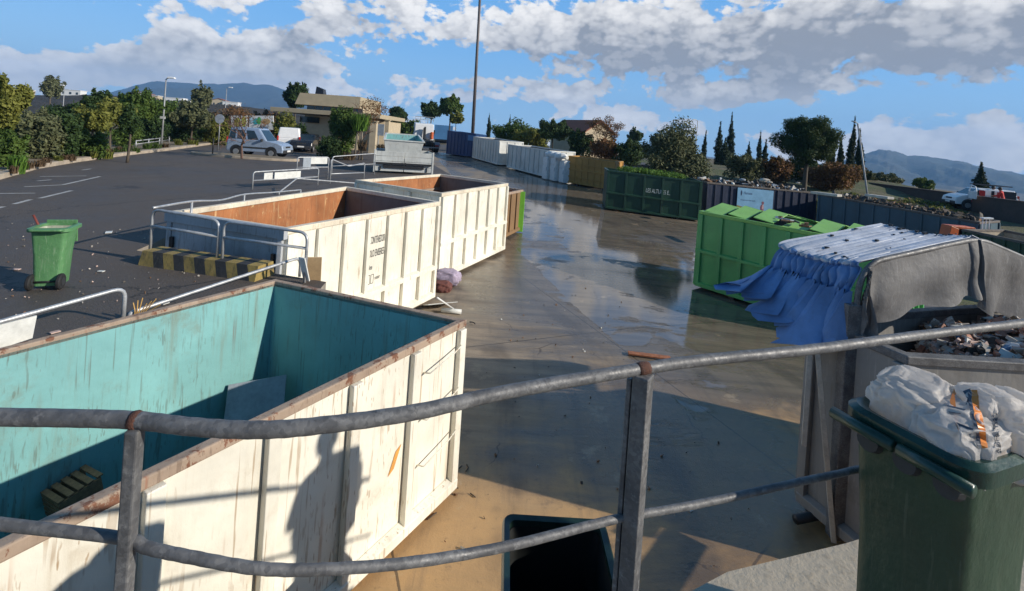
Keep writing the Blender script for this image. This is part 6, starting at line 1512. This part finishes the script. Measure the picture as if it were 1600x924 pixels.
# ================================================================== VEGETATION
def leaf_mesh(name, parent, clumps, n, size, mat, aspect=.55, shell=.55, droop=0.0, mats=None, upright=0.0):
    """n small leaf faces spread through the clumps (centre, radii); world coordinates"""
    C = np.array([list(c) for c, r in clumps]); Rr = np.array([list(r) if hasattr(r, '__len__') else [r] * 3 for c, r in clumps])
    w = np.prod(Rr, axis=1) ** .75; idx = NR.choice(len(clumps), n, p=w / w.sum())
    d = NR.normal(size=(n, 3)); d /= np.linalg.norm(d, axis=1)[:, None]
    rr = shell + (1.0 - shell) * NR.random(n) ** .6; rr *= (.86 + .28 * NR.random(n))
    P = C[idx] + d * Rr[idx] * rr[:, None]
    nrm = d + NR.normal(size=(n, 3)) * .75 + np.array([0, 0, .35]); nrm /= np.linalg.norm(nrm, axis=1)[:, None]
    t = NR.normal(size=(n, 3)); t[:, 2] -= droop; 
    if upright: t = t * (1 - upright) + np.array([0, 0, 1.0]) * upright * 2
    t -= nrm * (t * nrm).sum(1)[:, None]; t /= np.linalg.norm(t, axis=1)[:, None] + 1e-9
    b = np.cross(nrm, t); s = size * (.55 + .9 * NR.random(n))[:, None]
    vs = np.stack([P - t * s, P + b * s * aspect - nrm * s * .12, P + t * s, P - b * s * aspect - nrm * s * .12], 1).reshape(-1, 3)
    loc = np.array(parent.location) if parent is not None else np.zeros(3)
    vs = vs - loc
    me = bpy.data.meshes.new(name); me.vertices.add(n * 4); me.vertices.foreach_set('co', vs.astype(np.float32).ravel())
    me.loops.add(n * 4); me.loops.foreach_set('vertex_index', np.arange(n * 4, dtype=np.int32)); me.polygons.add(n); me.polygons.foreach_set('loop_start', np.arange(0, n * 4, 4, dtype=np.int32))
    try: me.polygons.foreach_set('loop_total', np.full(n, 4, dtype=np.int32))
    except Exception: pass
    me.update(calc_edges=True); me.materials.append(mat)
    o = bpy.data.objects.new(name, me); COL.objects.link(o); o.parent = parent; return o
def clumpy(c, r, n, rs=(.30, .55), flat=1.0, hollow=.55):
    """n clump centres spread over an ellipsoid of radii r"""
    out = []
    for k in range(n):
        d = V((R.gauss(0, 1), R.gauss(0, 1), R.gauss(0, 1))).normalized(); q = hollow + (1 - hollow) * R.random(); s = R.uniform(*rs)
        out.append((V(c) + V((d.x * r[0] * q * .78, d.y * r[1] * q * .78, d.z * r[2] * q * .78)), (r[0] * s, r[1] * s, r[2] * s * flat)))
    return out
def shoots(c, W, H, n):
    """sprays of leaves that break the outline"""
    out = []
    for k in range(n):
        d = V((R.gauss(0, .6), R.gauss(0, .4), R.uniform(.25, 1.0))).normalized(); L = R.uniform(.75, 1.12)
        for t in (.6, .75, .88, 1.0): q = c + V((d.x * W * .56 * t * L, d.y * W * .5 * t * L, d.z * H * t * L)); s = (1.25 - t) * .16 + .02; out.append((q, (W * s, W * s, W * s * 1.5)))
    return out
def limbs(root, base, top, r, n, spread, mat, crown_c=None, crown_r=None):
    m = MB(); mid = base.lerp(top, .5) + V((R.uniform(-.1, .1), R.uniform(-.1, .1), 0)) * (top - base).length * .3
    m.tube(catmull([base, mid, top], 4), [r * (1 - .5 * i / 8) for i in range(9)], 8)
    for k in range(n):
        a = mid.lerp(top, R.uniform(.2, 1)); d = V((R.gauss(0, 1), R.gauss(0, 1), abs(R.gauss(0, .8)) + .3)).normalized() * spread * R.uniform(.6, 1.1)
        m.tube(catmull([a, a + d * .5 + V((0, 0, spread * .08)), a + d], 3), [r * .5 * (1 - .75 * i / 6) for i in range(7)], 5)
    return m.build('trunk', mat, root, True)
GREENS = dict(mid=F1, dark=F2, yel=F3, olive=F4, aut=F5, cyp=F6, brn=F7, fresh=F8)
def plant(kind, label, px, pbase, ptop, wpx, D, leaf='mid', n=1400, size=None, name=None, cat=None, group=None, zb=None, squash=1.0):
    """px: middle, pbase/ptop: pixel rows of foot and top, wpx: width in px, D: distance"""
    p = at(px, pbase, D); z0 = p.z if zb is None else zb; p.z = z0
    top = zat(ptop, p.x, p.y); H = max(.3, top - z0); W = wpx / F * D
    nm, ct = {'bush': ('bush', 'bush'), 'tree': ('tree', 'tree'), 'cypress': ('cypress', 'tree'), 'pine': ('stone_pine', 'tree'), 'tuft': ('grass_tuft', 'grass'), 'bare': ('bare_tree', 'tree')}[kind]
    r = thing(name or nm, label, cat or ct, p, group); mt = GREENS[leaf]
    sz = (size or max(.05, D * .0016 + .02)) * 1.02; n = int(n * 2.3)
    if kind == 'bush':
        c = p + V((0, 0, H * .52)); cl = clumpy(c, (W * .5, W * .42, H * .5), 13, (.30, .50)) + [(c, (W * .34, W * .3, H * .36))]; cl += [(p + V((R.uniform(-.3, .3) * W, R.uniform(-.2, .2) * W, H * .2)), (W * .22, W * .2, H * .2)) for _ in range(4)]
        cl += shoots(p + V((0, 0, H * .3)), W, H * (.72 if W < 3.4 else .62), 16 if W < 3.4 else 9)
        leaf_mesh('crown', r, cl, n, sz, mt, .5, .3)
        m = MB()
        for k in range(5): q = p + V((R.uniform(-.2, .2) * W, R.uniform(-.15, .15) * W, H * R.uniform(.5, .9))); m.tube([p + V((R.uniform(-.1, .1), 0, -.05)), p.lerp(q, .5) + V((0, 0, .1)), q], [.035, .025, .01], 5)
        m.build('stem', bark, r, True)
    elif kind == 'tree':
        ch = .62; c = p + V((0, 0, H * (1 - ch / 2)))
        limbs(r, p + V((0, 0, -.1)), p + V((R.uniform(-.05, .05) * W, 0, H * .72)), max(.06, H * .022), 7, W * .36, bark)
        cl = clumpy(c, (W * .5, W * .46, H * ch * .5), 18, (.24, .44), 1.0, .4) + [(c, (W * .3, W * .3, H * ch * .3))]
        cl += shoots(p + V((0, 0, H * .45)), W * .9, H * .56, 14)
        leaf_mesh('crown', r, cl, n, sz, mt, .5, .3)
    elif kind == 'pine':
        c = p + V((0, 0, H * .66)); limbs(r, p + V((0, 0, -.1)), p + V((W * .03, 0, H * .62)), max(.10, H * .03), 9, W * .36, bark)
        cl = clumpy(c, (W * .5, W * .46, H * .34), 40, (.17, .32), 1.0, .62) + [(c, (W * .36, W * .34, H * .24))]
        leaf_mesh('crown', r, cl, n, sz, mt, .35, .4)
    elif kind == 'cypress':
        m = MB(); m.tube([p + V((0, 0, -.1)), p + V((0, 0, H * .6))], [max(.06, W * .10), .03], 6); m.build('trunk', bark, r, True)
        cl = []; lean = R.uniform(-.03, .03) * H
        for k in range(18):
            t = (k + .5) / 18; w_ = W * .5 * (.35 + .65 * math.sin(math.pi * min(1, (t * .92 + .12)) ** .9)) * (1 - .55 * max(0, t - .55) / .45)
            cl.append((p + V((R.uniform(-.18, .18) * w_ + lean * t * t, R.uniform(-.2, .2) * w_, H * (.06 + .90 * t))), (w_ * .82, w_ * .82, H * .055 * (1 if t < .9 else .8))))
        cl.append((p + V((lean, 0, H * .97)), (W * .07, W * .07, H * .05)))
        leaf_mesh('crown', r, cl, n, sz, mt, .4, .35, 0, None, .5)
    elif kind == 'tuft':
        m = MB()
        for k in range(max(30, n // 12)):
            a = R.uniform(0, 6.28); b = p + V((R.uniform(-.2, .2) * W, R.uniform(-.2, .2) * W, 0)); L = H * R.uniform(.5, 1.05); o_ = V((math.cos(a), math.sin(a), 0)) * W * R.uniform(.1, .5); sx = V((-math.sin(a), math.cos(a), 0)) * (.012 + .0004 * D)
            m.add([b - sx, b + sx, b + o_ * .45 + V((0, 0, L * .8)) + sx * .7, b + o_ * .45 + V((0, 0, L * .8)) - sx * .7], [(0, 1, 2, 3)]); m.add([b + o_ * .45 + V((0, 0, L * .8)) - sx * .7, b + o_ * .45 + V((0, 0, L * .8)) + sx * .7, b + o_ + V((0, 0, L * .85))], [(0, 1, 2)])
        m.build('blades', mt, r)
    elif kind == 'bare':
        m = MB()
        def br(a, d, L, r_, lev):
            b = a + d * L; k = V((R.gauss(0, 1), R.gauss(0, 1), R.gauss(0, .5))) * L * .10
            m.tube([a, a.lerp(b, .5) + k, b], [r_, r_ * .8, r_ * .55], 5 if lev < 2 else 3, 0, False)
            if lev < 4:
                for q in range(3 if lev else 5):
                    nd = (d + V((R.gauss(0, .62), R.gauss(0, .62), R.gauss(.12, .35)))).normalized(); br(a.lerp(b, R.uniform(.55, 1)), nd, L * R.uniform(.55, .78), max(r_ * .52, .008 + .00012 * D), lev + 1)
        br(p + V((0, 0, -.05)), V((.10, 0, 1)).normalized(), H * .42, max(.05, H * .02), 0)
        m.build('trunk', twig if leaf != 'olive' else bark_l, r)
        if n > 0: leaf_mesh('crown', r, clumpy(p + V((W * .05, 0, H * .68)), (W * .5, W * .4, H * .32), 14, (.22, .4)), n, sz * .8, mt, .5, .2)
    return r
hg = 'shrubs of the planting along the kerb'
HEDGE = [('tree', 'tall yellow green tree cut by the left edge of the picture', 3, 268, 118, 62, 16.5, 'yel', 5200, .075), ('bush', 'dense green bush under the tall tree at the left edge', 12, 268, 200, 54, 16.2, 'mid', 2600, .07),
 ('tuft', 'bright green grass clump at the kerb by the left edge', 26, 270, 238, 40, 15.6, 'fresh', 900, None), ('bush', 'olive bush right of the tall left tree', 60, 256, 178, 62, 20.5, 'olive', 2600, .08), ('bush', 'golden olive bush low beside the olive one', 66, 254, 212, 52, 18.8, 'yel', 1800, .07),
 ('bush', 'dark green rounded bush left of the yucca like shrub', 103, 254, 180, 48, 19.0, 'dark', 3200, .07), ('tree', 'loose yellow green shrub with pale sprays in the planting', 142, 248, 162, 66, 20.5, 'yel', 3600, .08), ('bush', 'low bright green bush in front of the loose yellow green shrub', 140, 252, 206, 58, 18.6, 'mid', 2400, .065),
 ('tuft', 'pale straw grass clump at the kerb below the green bushes', 168, 248, 232, 26, 18.4, 'yel', 500, None), ('tree', 'bushy yellowish tree behind the young tree', 172, 240, 152, 60, 25, 'yel', 1800, .09), ('tree', 'dark bushy tree reaching above the others left of the lamp post', 205, 236, 140, 74, 27, 'mid', 4600, .09),
 ('bush', 'mid green bush under the young dark tree', 196, 237, 188, 48, 23.0, 'mid', 2400, .07), ('tree', 'tall green tree behind the hedge with a thin leader', 150, 232, 138, 54, 30, 'dark', 3200, .10), ('bush', 'dark bush in the gap beside the tall lamp post', 233, 231, 182, 54, 29, 'dark', 2600, .09),
 ('bush', 'broad dark green bush right of the tall lamp post', 284, 229, 172, 62, 30, 'dark', 3800, .09), ('bush', 'sunlit green bush at the front right of the hedge', 308, 228, 184, 56, 29.5, 'mid', 3400, .085), ('tree', 'olive green tree above the right part of the hedge', 298, 222, 158, 70, 38, 'olive', 3600, .11),
 ('tree', 'round olive tree on the skyline right of the hedge', 314, 190, 132, 32, 70, 'olive', 1600, .2), ('bush', 'reddish brown thicket behind the round sign', 362, 205, 166, 84, 56, 'brn', 3400, .14), ('bush', 'yellowish bush left of the billboard', 340, 226, 184, 38, 40, 'yel', 1600, .1), ('bush', 'brown thicket between billboard and pavilion', 420, 200, 170, 62, 60, 'brn', 2600, .15),
 ('bush', 'mid green bush beside the pavilion wall', 446, 222, 176, 44, 43, 'yel', 2200, .1), ('bush', 'green thicket below the ridge behind the hedge', 248, 214, 150, 90, 42, 'mid', 4200, .12), ('bush', 'green thicket at the far left behind the olive bush', 48, 232, 172, 90, 34, 'olive', 3600, .11), ('bush', 'dark green thicket behind the loose shrub at the left', 112, 226, 158, 80, 36, 'dark', 3600, .11)]
for kind, lb_, px, pb, pt, w_, D, lf, n, sz in HEDGE:
    if D < 31: pb -= 7 if kind != 'tuft' else 3; D = onz(px, pb, ZP + .1).y
    plant(kind, lb_, px, pb, pt, w_, D, lf, n, sz, group=hg, zb=ZP if D < 34 else ZP - .25)
for k in range(22):
    f = (k + R.random()) / 22; px = 10 + 320 * f; py = float(np.interp(px, [q[0] for q in kerb_px], [q[1] for q in kerb_px])) - R.uniform(3, 7)
    D = onz(px, py, ZP + .1).y; t = plant('tuft', 'low pale dry grass tuft on the gravel verge beside the kerb', px, py, py - R.uniform(6, 15), R.uniform(14, 30), D, R.choice(['brn', 'brn', 'yel', 'mid']), 420, None, None, None, 'dry tufts on the verge', ZP + .1)
    t['label'] = 'low dry grass tuft on the gravel verge beside the kerb'
fa, fb_ = onz(212, 232, ZP + .1), onz(264, 224, ZP + .1)
rail_thing('low grey tube fence on the verge by the tall lamp post', fa, [('rail', [fa + V((0, 0, .45)), fb_ + V((0, 0, .45))]), ('rail', [fa + V((0, 0, .25)), fb_ + V((0, 0, .25))])] + [('post', [fa.lerp(fb_, f), fa.lerp(fb_, f) + V((0, 0, .5))]) for f in (0, .33, .66, 1)], .03)
y_ = plant('tree', 'young dark tree on a bare thin trunk by the kerb', 200, 236, 162, 32, 21.5, 'dark', 1500, .07, zb=ZP + .1)
plant('tree', 'umbrella shaped tree with a bare trunk on the left skyline', 79, 182, 117, 34, 95, 'olive', 2400, .22)
plant('bare', 'leaning bare tree on the traffic island with rusty twigs', 378, 246, 150, 80, 27.5, 'aut', 500, .05, zb=ZP + .1)
plant('tree', 'dark tall tree behind the pavilion roof', 459, 200, 128, 44, 58, 'dark', 3400, .16)
plant('bush', 'dark conical bush at the corner of the tan pavilion', 467, 238, 196, 26, 41, 'dark', 1900, .085, zb=ZP)
plant('bush', 'dense green bush in front of the tan pavilion', 531, 242, 168, 56, 35, 'mid', 5200, .085, zb=ZP)
plant('bush', 'low dark shrub at the foot of the dense green bush', 512, 246, 216, 40, 33, 'dark', 1500, .075, zb=ZP)
plant('bare', 'reddish bare tree spreading above the pavilion', 560, 226, 146, 92, 40, 'aut', 1500, .07, zb=ZP)
yc = plant('tuft', 'yucca with a bright rosette on a stem beside the dense bush', 562, 205, 172, 46, 34, 'fresh', 1500, None, 'yucca', 'plant')
m = MB(); p = at(562, 205, 34)
for dx in (-.25, .1, .3): m.tube([V((p.x + dx, p.y, ZP)), p + V((dx * .5, 0, .1))], .07, 6)
m.build('stem', bark_l, yc, True)
for k, (px, pb, pt, w_) in enumerate(((566, 236, 214, 26), (545, 250, 236, 34), (596, 240, 222, 30))): plant('tuft', ['tuft of dry leaves under the yucca', 'dry grass heap below the dense green bush', 'pale dry tuft left of the tipper trailer'][k], px, pb, pt, w_, 32 + k, 'brn', 600, None)
plant('pine', 'round stone pine between the pavilion and the truck', 620, 206, 163, 34, 80, 'dark', 2600, .2)
plant('tree', 'broad dark pine behind the truck cab', 672, 205, 158, 40, 85, 'dark', 3000, .22)
plant('tree', 'tall bushy pine right behind the truck', 702, 206, 149, 46, 80, 'mid', 4200, .2)
plant('tree', 'yellowish tree low behind the blue box lorry', 712, 206, 176, 26, 78, 'yel', 1400, .2)
for k, (px, pb, pt, w_) in enumerate(((634, 212, 188, 60), (600, 215, 192, 40))): plant('bush', ['green hedge beside the truck cab', 'dark hedge behind the gate pillars'][k], px, pb, pt, w_, 66, 'mid' if k == 0 else 'dark', 2200, .16)
# across the yard
BACK = [('cypress', 'slim cypress right of the tall mast', 763, 212, 178, 9, 95, 'cyp', 700, .16), ('cypress', 'slender cypress behind the bushes left of the red roofed house', 794, 214, 180, 8, 95, 'cyp', 600, .16), ('bush', 'green bush behind the white skip by the mast', 800, 226, 186, 70, 60, 'mid', 3400, .14), ('bush', 'yellow green bush behind the white skip in mid yard', 830, 230, 196, 56, 56, 'yel', 2600, .13),
 ('tree', 'dark green round tree left of the red roofed house', 862, 236, 187, 60, 52, 'dark', 4600, .13), ('bush', 'dark bush in front of the tan house', 905, 242, 204, 44, 50, 'dark', 2600, .12), ('bush', 'reddish brown bush behind the ochre skip', 945, 248, 214, 50, 48, 'aut', 2000, .12), ('bush', 'dark bush left of the big olive tree', 985, 254, 216, 60, 46, 'dark', 3000, .12), ('tree', 'small cypress like tree behind the autumn tree', 990, 240, 200, 24, 70, 'dark', 1200, .16),
 ('bush', 'big round olive tree behind the dark green skip', 1054, 276, 194, 102, 34, 'olive', 17000, .085), ('cypress', 'slim dark cypress just right of the olive tree', 1098, 262, 204, 10, 72, 'cyp', 900, .13), ('cypress', 'tall cypress left of the tallest pair', 1120, 264, 190, 16, 66, 'cyp', 1500, .12), ('cypress', 'tallest cypress left of the stone pine', 1139, 264, 176, 15, 66, 'cyp', 1600, .12), ('cypress', 'stout short cypress at the foot of the tallest one', 1130, 266, 216, 20, 60, 'cyp', 1300, .12),
 ('cypress', 'small cypress midway between olive tree and stone pine', 1168, 266, 222, 12, 66, 'cyp', 700, .13), ('cypress', 'thin cypress a little left of the stone pine', 1184, 266, 205, 10, 66, 'cyp', 800, .12), ('cypress', 'thin cypress touching the left side of the stone pine crown', 1193, 268, 218, 11, 60, 'cyp', 700, .12),
 ('bush', 'olive green bush behind the navy container', 1158, 276, 242, 58, 40, 'olive', 3200, .10), ('pine', 'large stone pine with a dense dark dome', 1257, 284, 174, 106, 36, 'dark', 17000, .08), ('bush', 'reddish brown thicket under the stone pine', 1300, 290, 252, 90, 38, 'aut', 4200, .10), ('bush', 'rusty bush left under the stone pine', 1215, 284, 248, 60, 40, 'aut', 2600, .10), ('bush', 'dark green bush at the trunk of the stone pine', 1262, 282, 252, 60, 42, 'dark', 2400, .11),
 ('cypress', 'short cypress just right of the stone pine crown', 1297, 274, 207, 14, 46, 'cyp', 1300, .10), ('cypress', 'medium cypress between stone pine and the tall thin one', 1312, 276, 212, 13, 48, 'cyp', 1300, .10), ('cypress', 'tall thin cypress left of the leaning pole', 1327, 276, 182, 15, 46, 'cyp', 1800, .09), ('cypress', 'dense cypress right beside the leaning pole', 1341, 278, 202, 16, 44, 'cyp', 1800, .09),
 ('cypress', 'dark cypress standing behind the white van on the right', 1532, 308, 254, 24, 44, 'cyp', 2200, .10), ('bush', 'round green bush beyond the brown wall', 1443, 296, 279, 30, 50, 'mid', 1200, .12), ('bush', 'green bush behind the leaning pole', 1384, 290, 272, 44, 50, 'olive', 1500, .12), ('bush', 'dry bush at the start of the brown wall', 1352, 290, 268, 30, 46, 'olive', 1300, .11)]
for kind, lb_, px, pb, pt, w_, D, lf, n, sz in BACK:
    p = at(px, pb, D); plant(kind, lb_, px, pb, pt, w_, D, lf, n, sz, zb=min(p.z, land(p.x, p.y) + 1.2) if D > 45 else max(land(p.x, p.y) + .1, bank(p.x, p.y) if 14 < p.x < 36 else -9))
plant('bare', 'autumn tree with sparse red leaves right of the tan house', 940, 246, 178, 66, 50, 'aut', 900, .10)
# moss and weeds on the bank
def bank_pt():
    u = R.random(); px = 1000 + 500 * u; p = at(px, 280 + 45 * u + R.uniform(-12, 8), R.uniform(24, 36)); 
    if not (15 < p.x < 35.5) or bank(p.x, p.y) - g(p.x, p.y) < .45: return bank_pt()
    p.z = bank(p.x, p.y); return p
cl = []
for k in range(150): p = bank_pt(); s = R.uniform(.15, .55); cl.append((p + V((0, 0, s * .15)), (s * 1.6, s * 1.4, s * .45)))
o = leaf_mesh('ground_cover', None, cl, 9000, .085, F3, .5, .2); tag(o, 'yellow green weeds covering the bank behind the slate blue container', 'weeds', None, 'stuff')
cl = [(lambda p, s: (p + V((0, 0, s * .12)), (s * 1.6, s * 1.4, s * .4)))(bank_pt(), R.uniform(.15, .5)) for k in range(110)]
o = leaf_mesh('ground_cover', None, cl, 5000, .08, F7, .5, .2); tag(o, 'brown dry weeds between the green ones on the right bank', 'weeds', None, 'stuff')
# green cuttings in the dark green skip
def ctop(B, T_, f, w, z): p = T_[0].lerp(T_[1], f).lerp(T_[3].lerp(T_[2], f), w); return p + V((0, 0, z))
cl = [(ctop(BG, TG, R.uniform(.22, .78), R.uniform(.2, .85), R.uniform(-.05, .14)), (.55, .5, .2)) for _ in range(22)]
o = leaf_mesh('green_cuttings', None, cl, 6000, .06, F8, .4, .2); tag(o, 'heap of fresh green cuttings filling the dark green skip', 'cuttings', None, 'stuff')
# junk lying in the navy and slate containers
junk_m = [(black_m, 4), (grey_pa, 2), (white_pa, 1.2), (wood, 3), (dk, 4), (bark_l, 2)]
heap('junk', 'dark mixed junk rising above the rim of the navy container', lambda: ctop(BV, TV, R.uniform(.02, .98), R.uniform(.12, .9), -.12 + .22 * R.random()), 420, junk_m, .04, .20, .4)
heap('junk', 'dark brushwood and junk rising above the rim of the slate blue container', lambda: ctop(BS, TS, R.uniform(.02, .98), R.uniform(.12, .9), -.12 + .18 * R.random()), 520, [(black_m, 3), (wood, 3), (dk, 6), (bark, 4), (bark_l, 1)], .04, .20, .35)
heap('junk', 'dark junk and white scraps lying beyond the slate blue container', lambda: bank_pt() + V((0, 0, .05)), 200, junk_m, .04, .18, .4)
for k, (px, py, D, s, lb_) in enumerate(((1247, 286, 24, .16, 'white round lid lying on junk near the stone pine trunk'), (1195, 282, 25, .42, 'crumpled white sheet on the navy container junk'), (1203, 285, 24, .2, 'small white scrap beside the crumpled white sheet'), (1095, 279, 27, .3, 'pale sheet at the right end of the dark green skip'), (1160, 281, 26, .26, 'pale grey scrap sheet in the navy container left part'))):
    crumple('scrap_sheet' if k else 'lid', lb_, 'scrap', at(px, py, D), (s * .5, s * .42, s * .2), mort if k != 4 else grey_pa, 60 + k, 4, .5)
for k, (a, b, lb_) in enumerate((((1270, 301), (1312, 306), 'pale plank across the start of the slate blue container'), ((1356, 305), (1392, 310), 'pale plank on the rim of the slate blue container near the leaning pole'))):
    p, q_ = at(*a, 21.0), at(*b, 20.0); m = MB(); m.bar(p, q_, .35, .10); tag(m.build('plank', plain('pale_plank', (.48, .45, .40), .8) if k == 0 else MATS['pale_plank'], None, False, .01), lb_, 'plank')
# ================================================================== SMALL THINGS IN THE YARD
# appliances at the end of the second white skip
ap = 'discarded white appliances by the white skip'
sx = (BB[1] - BB[0]).normalized(); sn = V((-sx.y, sx.x, 0)); sn = sn if sn.y > 0 else -sn
for k, (f, w_, h_, dd, lb_) in enumerate(((.22, .62, 1.75, .05, 'leftmost white fridge standing by the white skip end'), (.98, .66, 1.85, .25, 'middle white fridge by the white skip end'), (1.74, .62, 1.70, .55, 'rightmost white fridge by the white skip end'))):
    p = BB[1] + sx * f + sn * (dd - .55); p.z = g(p.x, p.y); r = thing('fridge', lb_, 'fridge', p, ap, math.atan2(sx.y, sx.x))
    m = MB(); m.box((0, .3, h_ / 2 + .03), (w_, .58, h_)); m.build('body', white_pl, r, False, .02, True); m = MB(); m.box((0, -.02, h_ * .36), (w_ * .97, .05, h_ * .62)); d_ = m.build('door', white_pl, r, False, .015, True); m = MB(); m.box((w_ * .4, -.06, h_ * .5), (.03, .03, .3)); m.build('handle', grey_pa, d_, False, 0, True)
    m = MB(); m.box((0, -.02, h_ * .85), (w_ * .97, .05, h_ * .27)); m.build('door', white_pl, r, False, .015, True)
for k in range(6):
    p = BB[1] + sx * (.1 + .34 * k) + sn * (.1 - .25 + .12 * (k % 2)); p.z = g(p.x, p.y) + 1.98 + .10 * (k % 2); crumple('foam_bundle', ['leftmost', 'second', 'third', 'fourth', 'fifth', 'rightmost'][k] + ' white foam bundle piled on top of the white fridges', 'foam', p, (.30, .26, .20), white_pl, 80 + k, 3, .35)
for o in [o for o in COL.objects if o.name.startswith('foam_bundle')]: o['group'] = 'foam bundles on the fridges'
# rubbish between the first two containers
p = onz(693, 447, .0)
crumple('cloth_bundle', 'purple grey cloth bundle lying between the first two cream containers', 'cloth', p + V((.05, .1, .22)), (.36, .22, .2), plain('mauve_cloth', (.38, .32, .42), .8, 0, .3, 6), 91, 4, .4)
crumple('cloth_bundle', 'dark red crumpled cloth in front of the purple grey bundle', 'cloth', onz(690, 455, .0) + V((0, 0, .12)), (.24, .18, .13), plain('maroon_cloth', (.14, .05, .04), .8, 0, .3, 6), 92, 4, .4)
p = onz(692, 478, .0); panel('board', 'white bent board on the ground by the purple grey cloth', 'board', p + V((-.5, -.1, .02)), p + V((.15, .2, .03)), .55, .20, .015, white_pa)
a, b = onz(709, 484, .03), at(684, 432, 9.0)
m = MB(); m.tube([V((a.x, a.y, .04)), V((b.x - .02, b.y + .3, 1.0))], .02, 6); tag(m.build('pole', white_pl, None, True), 'thin white pole leaning against the cream container with black writing', 'pole')
m = MB(); p = onz(706, 487, .06); m.tube([p + V((-.25, .05, 0)), p + V((.22, .02, 0))], .055, 12); tag(m.build('pipe', white_pa, None, True), 'short white pipe on the ground past the corner of the turquoise-lined container', 'pipe')
# boxes by the wheel stop
cb0 = at(492, 447, 7.25)
for k, (px, py, D, wx, hz_, an, lb_) in enumerate(((489, 442, 7.2, .22, .42, .3, 'tan cardboard sheet leaning by the right end of the tube frame'), (480, 438, 7.0, .12, .36, -.4, 'white board edge beside the tan cardboard sheet'))):
    p = at(px, py, D); d_ = V((math.cos(an), math.sin(an), 0)) * wx; panel('board', lb_, 'board', p - d_ * .5, p + d_ * .5, .12, hz_, .02, cardboard if k == 0 else white_pa)
# scraps on the yard
p = onz(1015, 557, .02); m = MB(); m.bar(p + V((-.42, .05, .02)), p + V((.40, -.06, .02)), .14, .03); tag(m.build('plank', wood_r, None, False, .004), 'reddish broken plank lying on the wet yard', 'plank')
p = onz(738, 507, .02); m = MB(); m.tube([p + V((.06 * math.cos(a * .8), .05 * math.sin(a * .8), .01 + .01 * a)) for a in range(7)], .012, 5); tag(m.build('strap', black_m, None, True), 'curled dark strap on the yard near the turquoise-lined container corner', 'strap')
def yard_scrap():
    while True:
        x, y = R.uniform(-1.2, 4.5), R.uniform(3.2, 14)
        if x > -.4 + .08 * (y - 5.6) and x < 3.4: return V((x, y, g(x, y) + .012))
heap('litter', 'small twigs, chips and grit scattered over the yard', yard_scrap, 120, [(wood, 3), (dk, 3), (white_pa, .6), (bark_l, 2)], .006, .022, .5)
for k, pts in enumerate(([(706, 739), (716, 733), (722, 728)], [(728, 737), (732, 731), (729, 726)], [(705, 757), (716, 763)], [(735, 771), (743, 777)], [(667, 812), (676, 806), (682, 801)])):
    P = [onz(a, b, .012) for a, b in pts]; m = MB(); m.tube(P, .007, 5); tag(m.build('twig', bark, None, True), ['bent dark twig nearest the container bottom corner', 'hooked twig right of the bent one', 'straight short twig below the bent one', 'thin twig lying further out on the tan ground', 'long twig beside the foot of the cream container'][k], 'twig', 'twigs on the tan ground')
def asphalt_scrap():
    while True:
        px, py = R.uniform(0, 330), R.uniform(300, 520)
        p = onz(px, py, ZP + .012)
        if p.x < -3.6 - .53 * (6.6 - p.y) - .3 and p.y < 9.5: return p
heap('litter', 'pale pebbles and leaf scraps scattered over the asphalt', asphalt_scrap, 130, [(mort, 2), (pkt, 1), (wood, 1), (bark_l, 2)], .004, .014, .6)
for k, (px, py, s) in enumerate(((158, 424, .05), (86, 519, .05), (170, 363, .10), (26, 421, .05), (258, 474, .05))):
    p = onz(px, py, ZP + .015); m = MB(); m.box(p, (s * 1.6, s, .012), 0, k * 1.1); tag(m.build('paper_scrap', white_pa if k % 2 == 0 else pkt, None, False, .003), ['white scrap of paper right of the faded green bin', 'pinkish scrap near the low bent railing', 'larger pale scrap on the asphalt behind the faded green bin', 'pinkish scrap left of the faded green bin', 'pale scrap near the wheel stop'][k], 'litter')
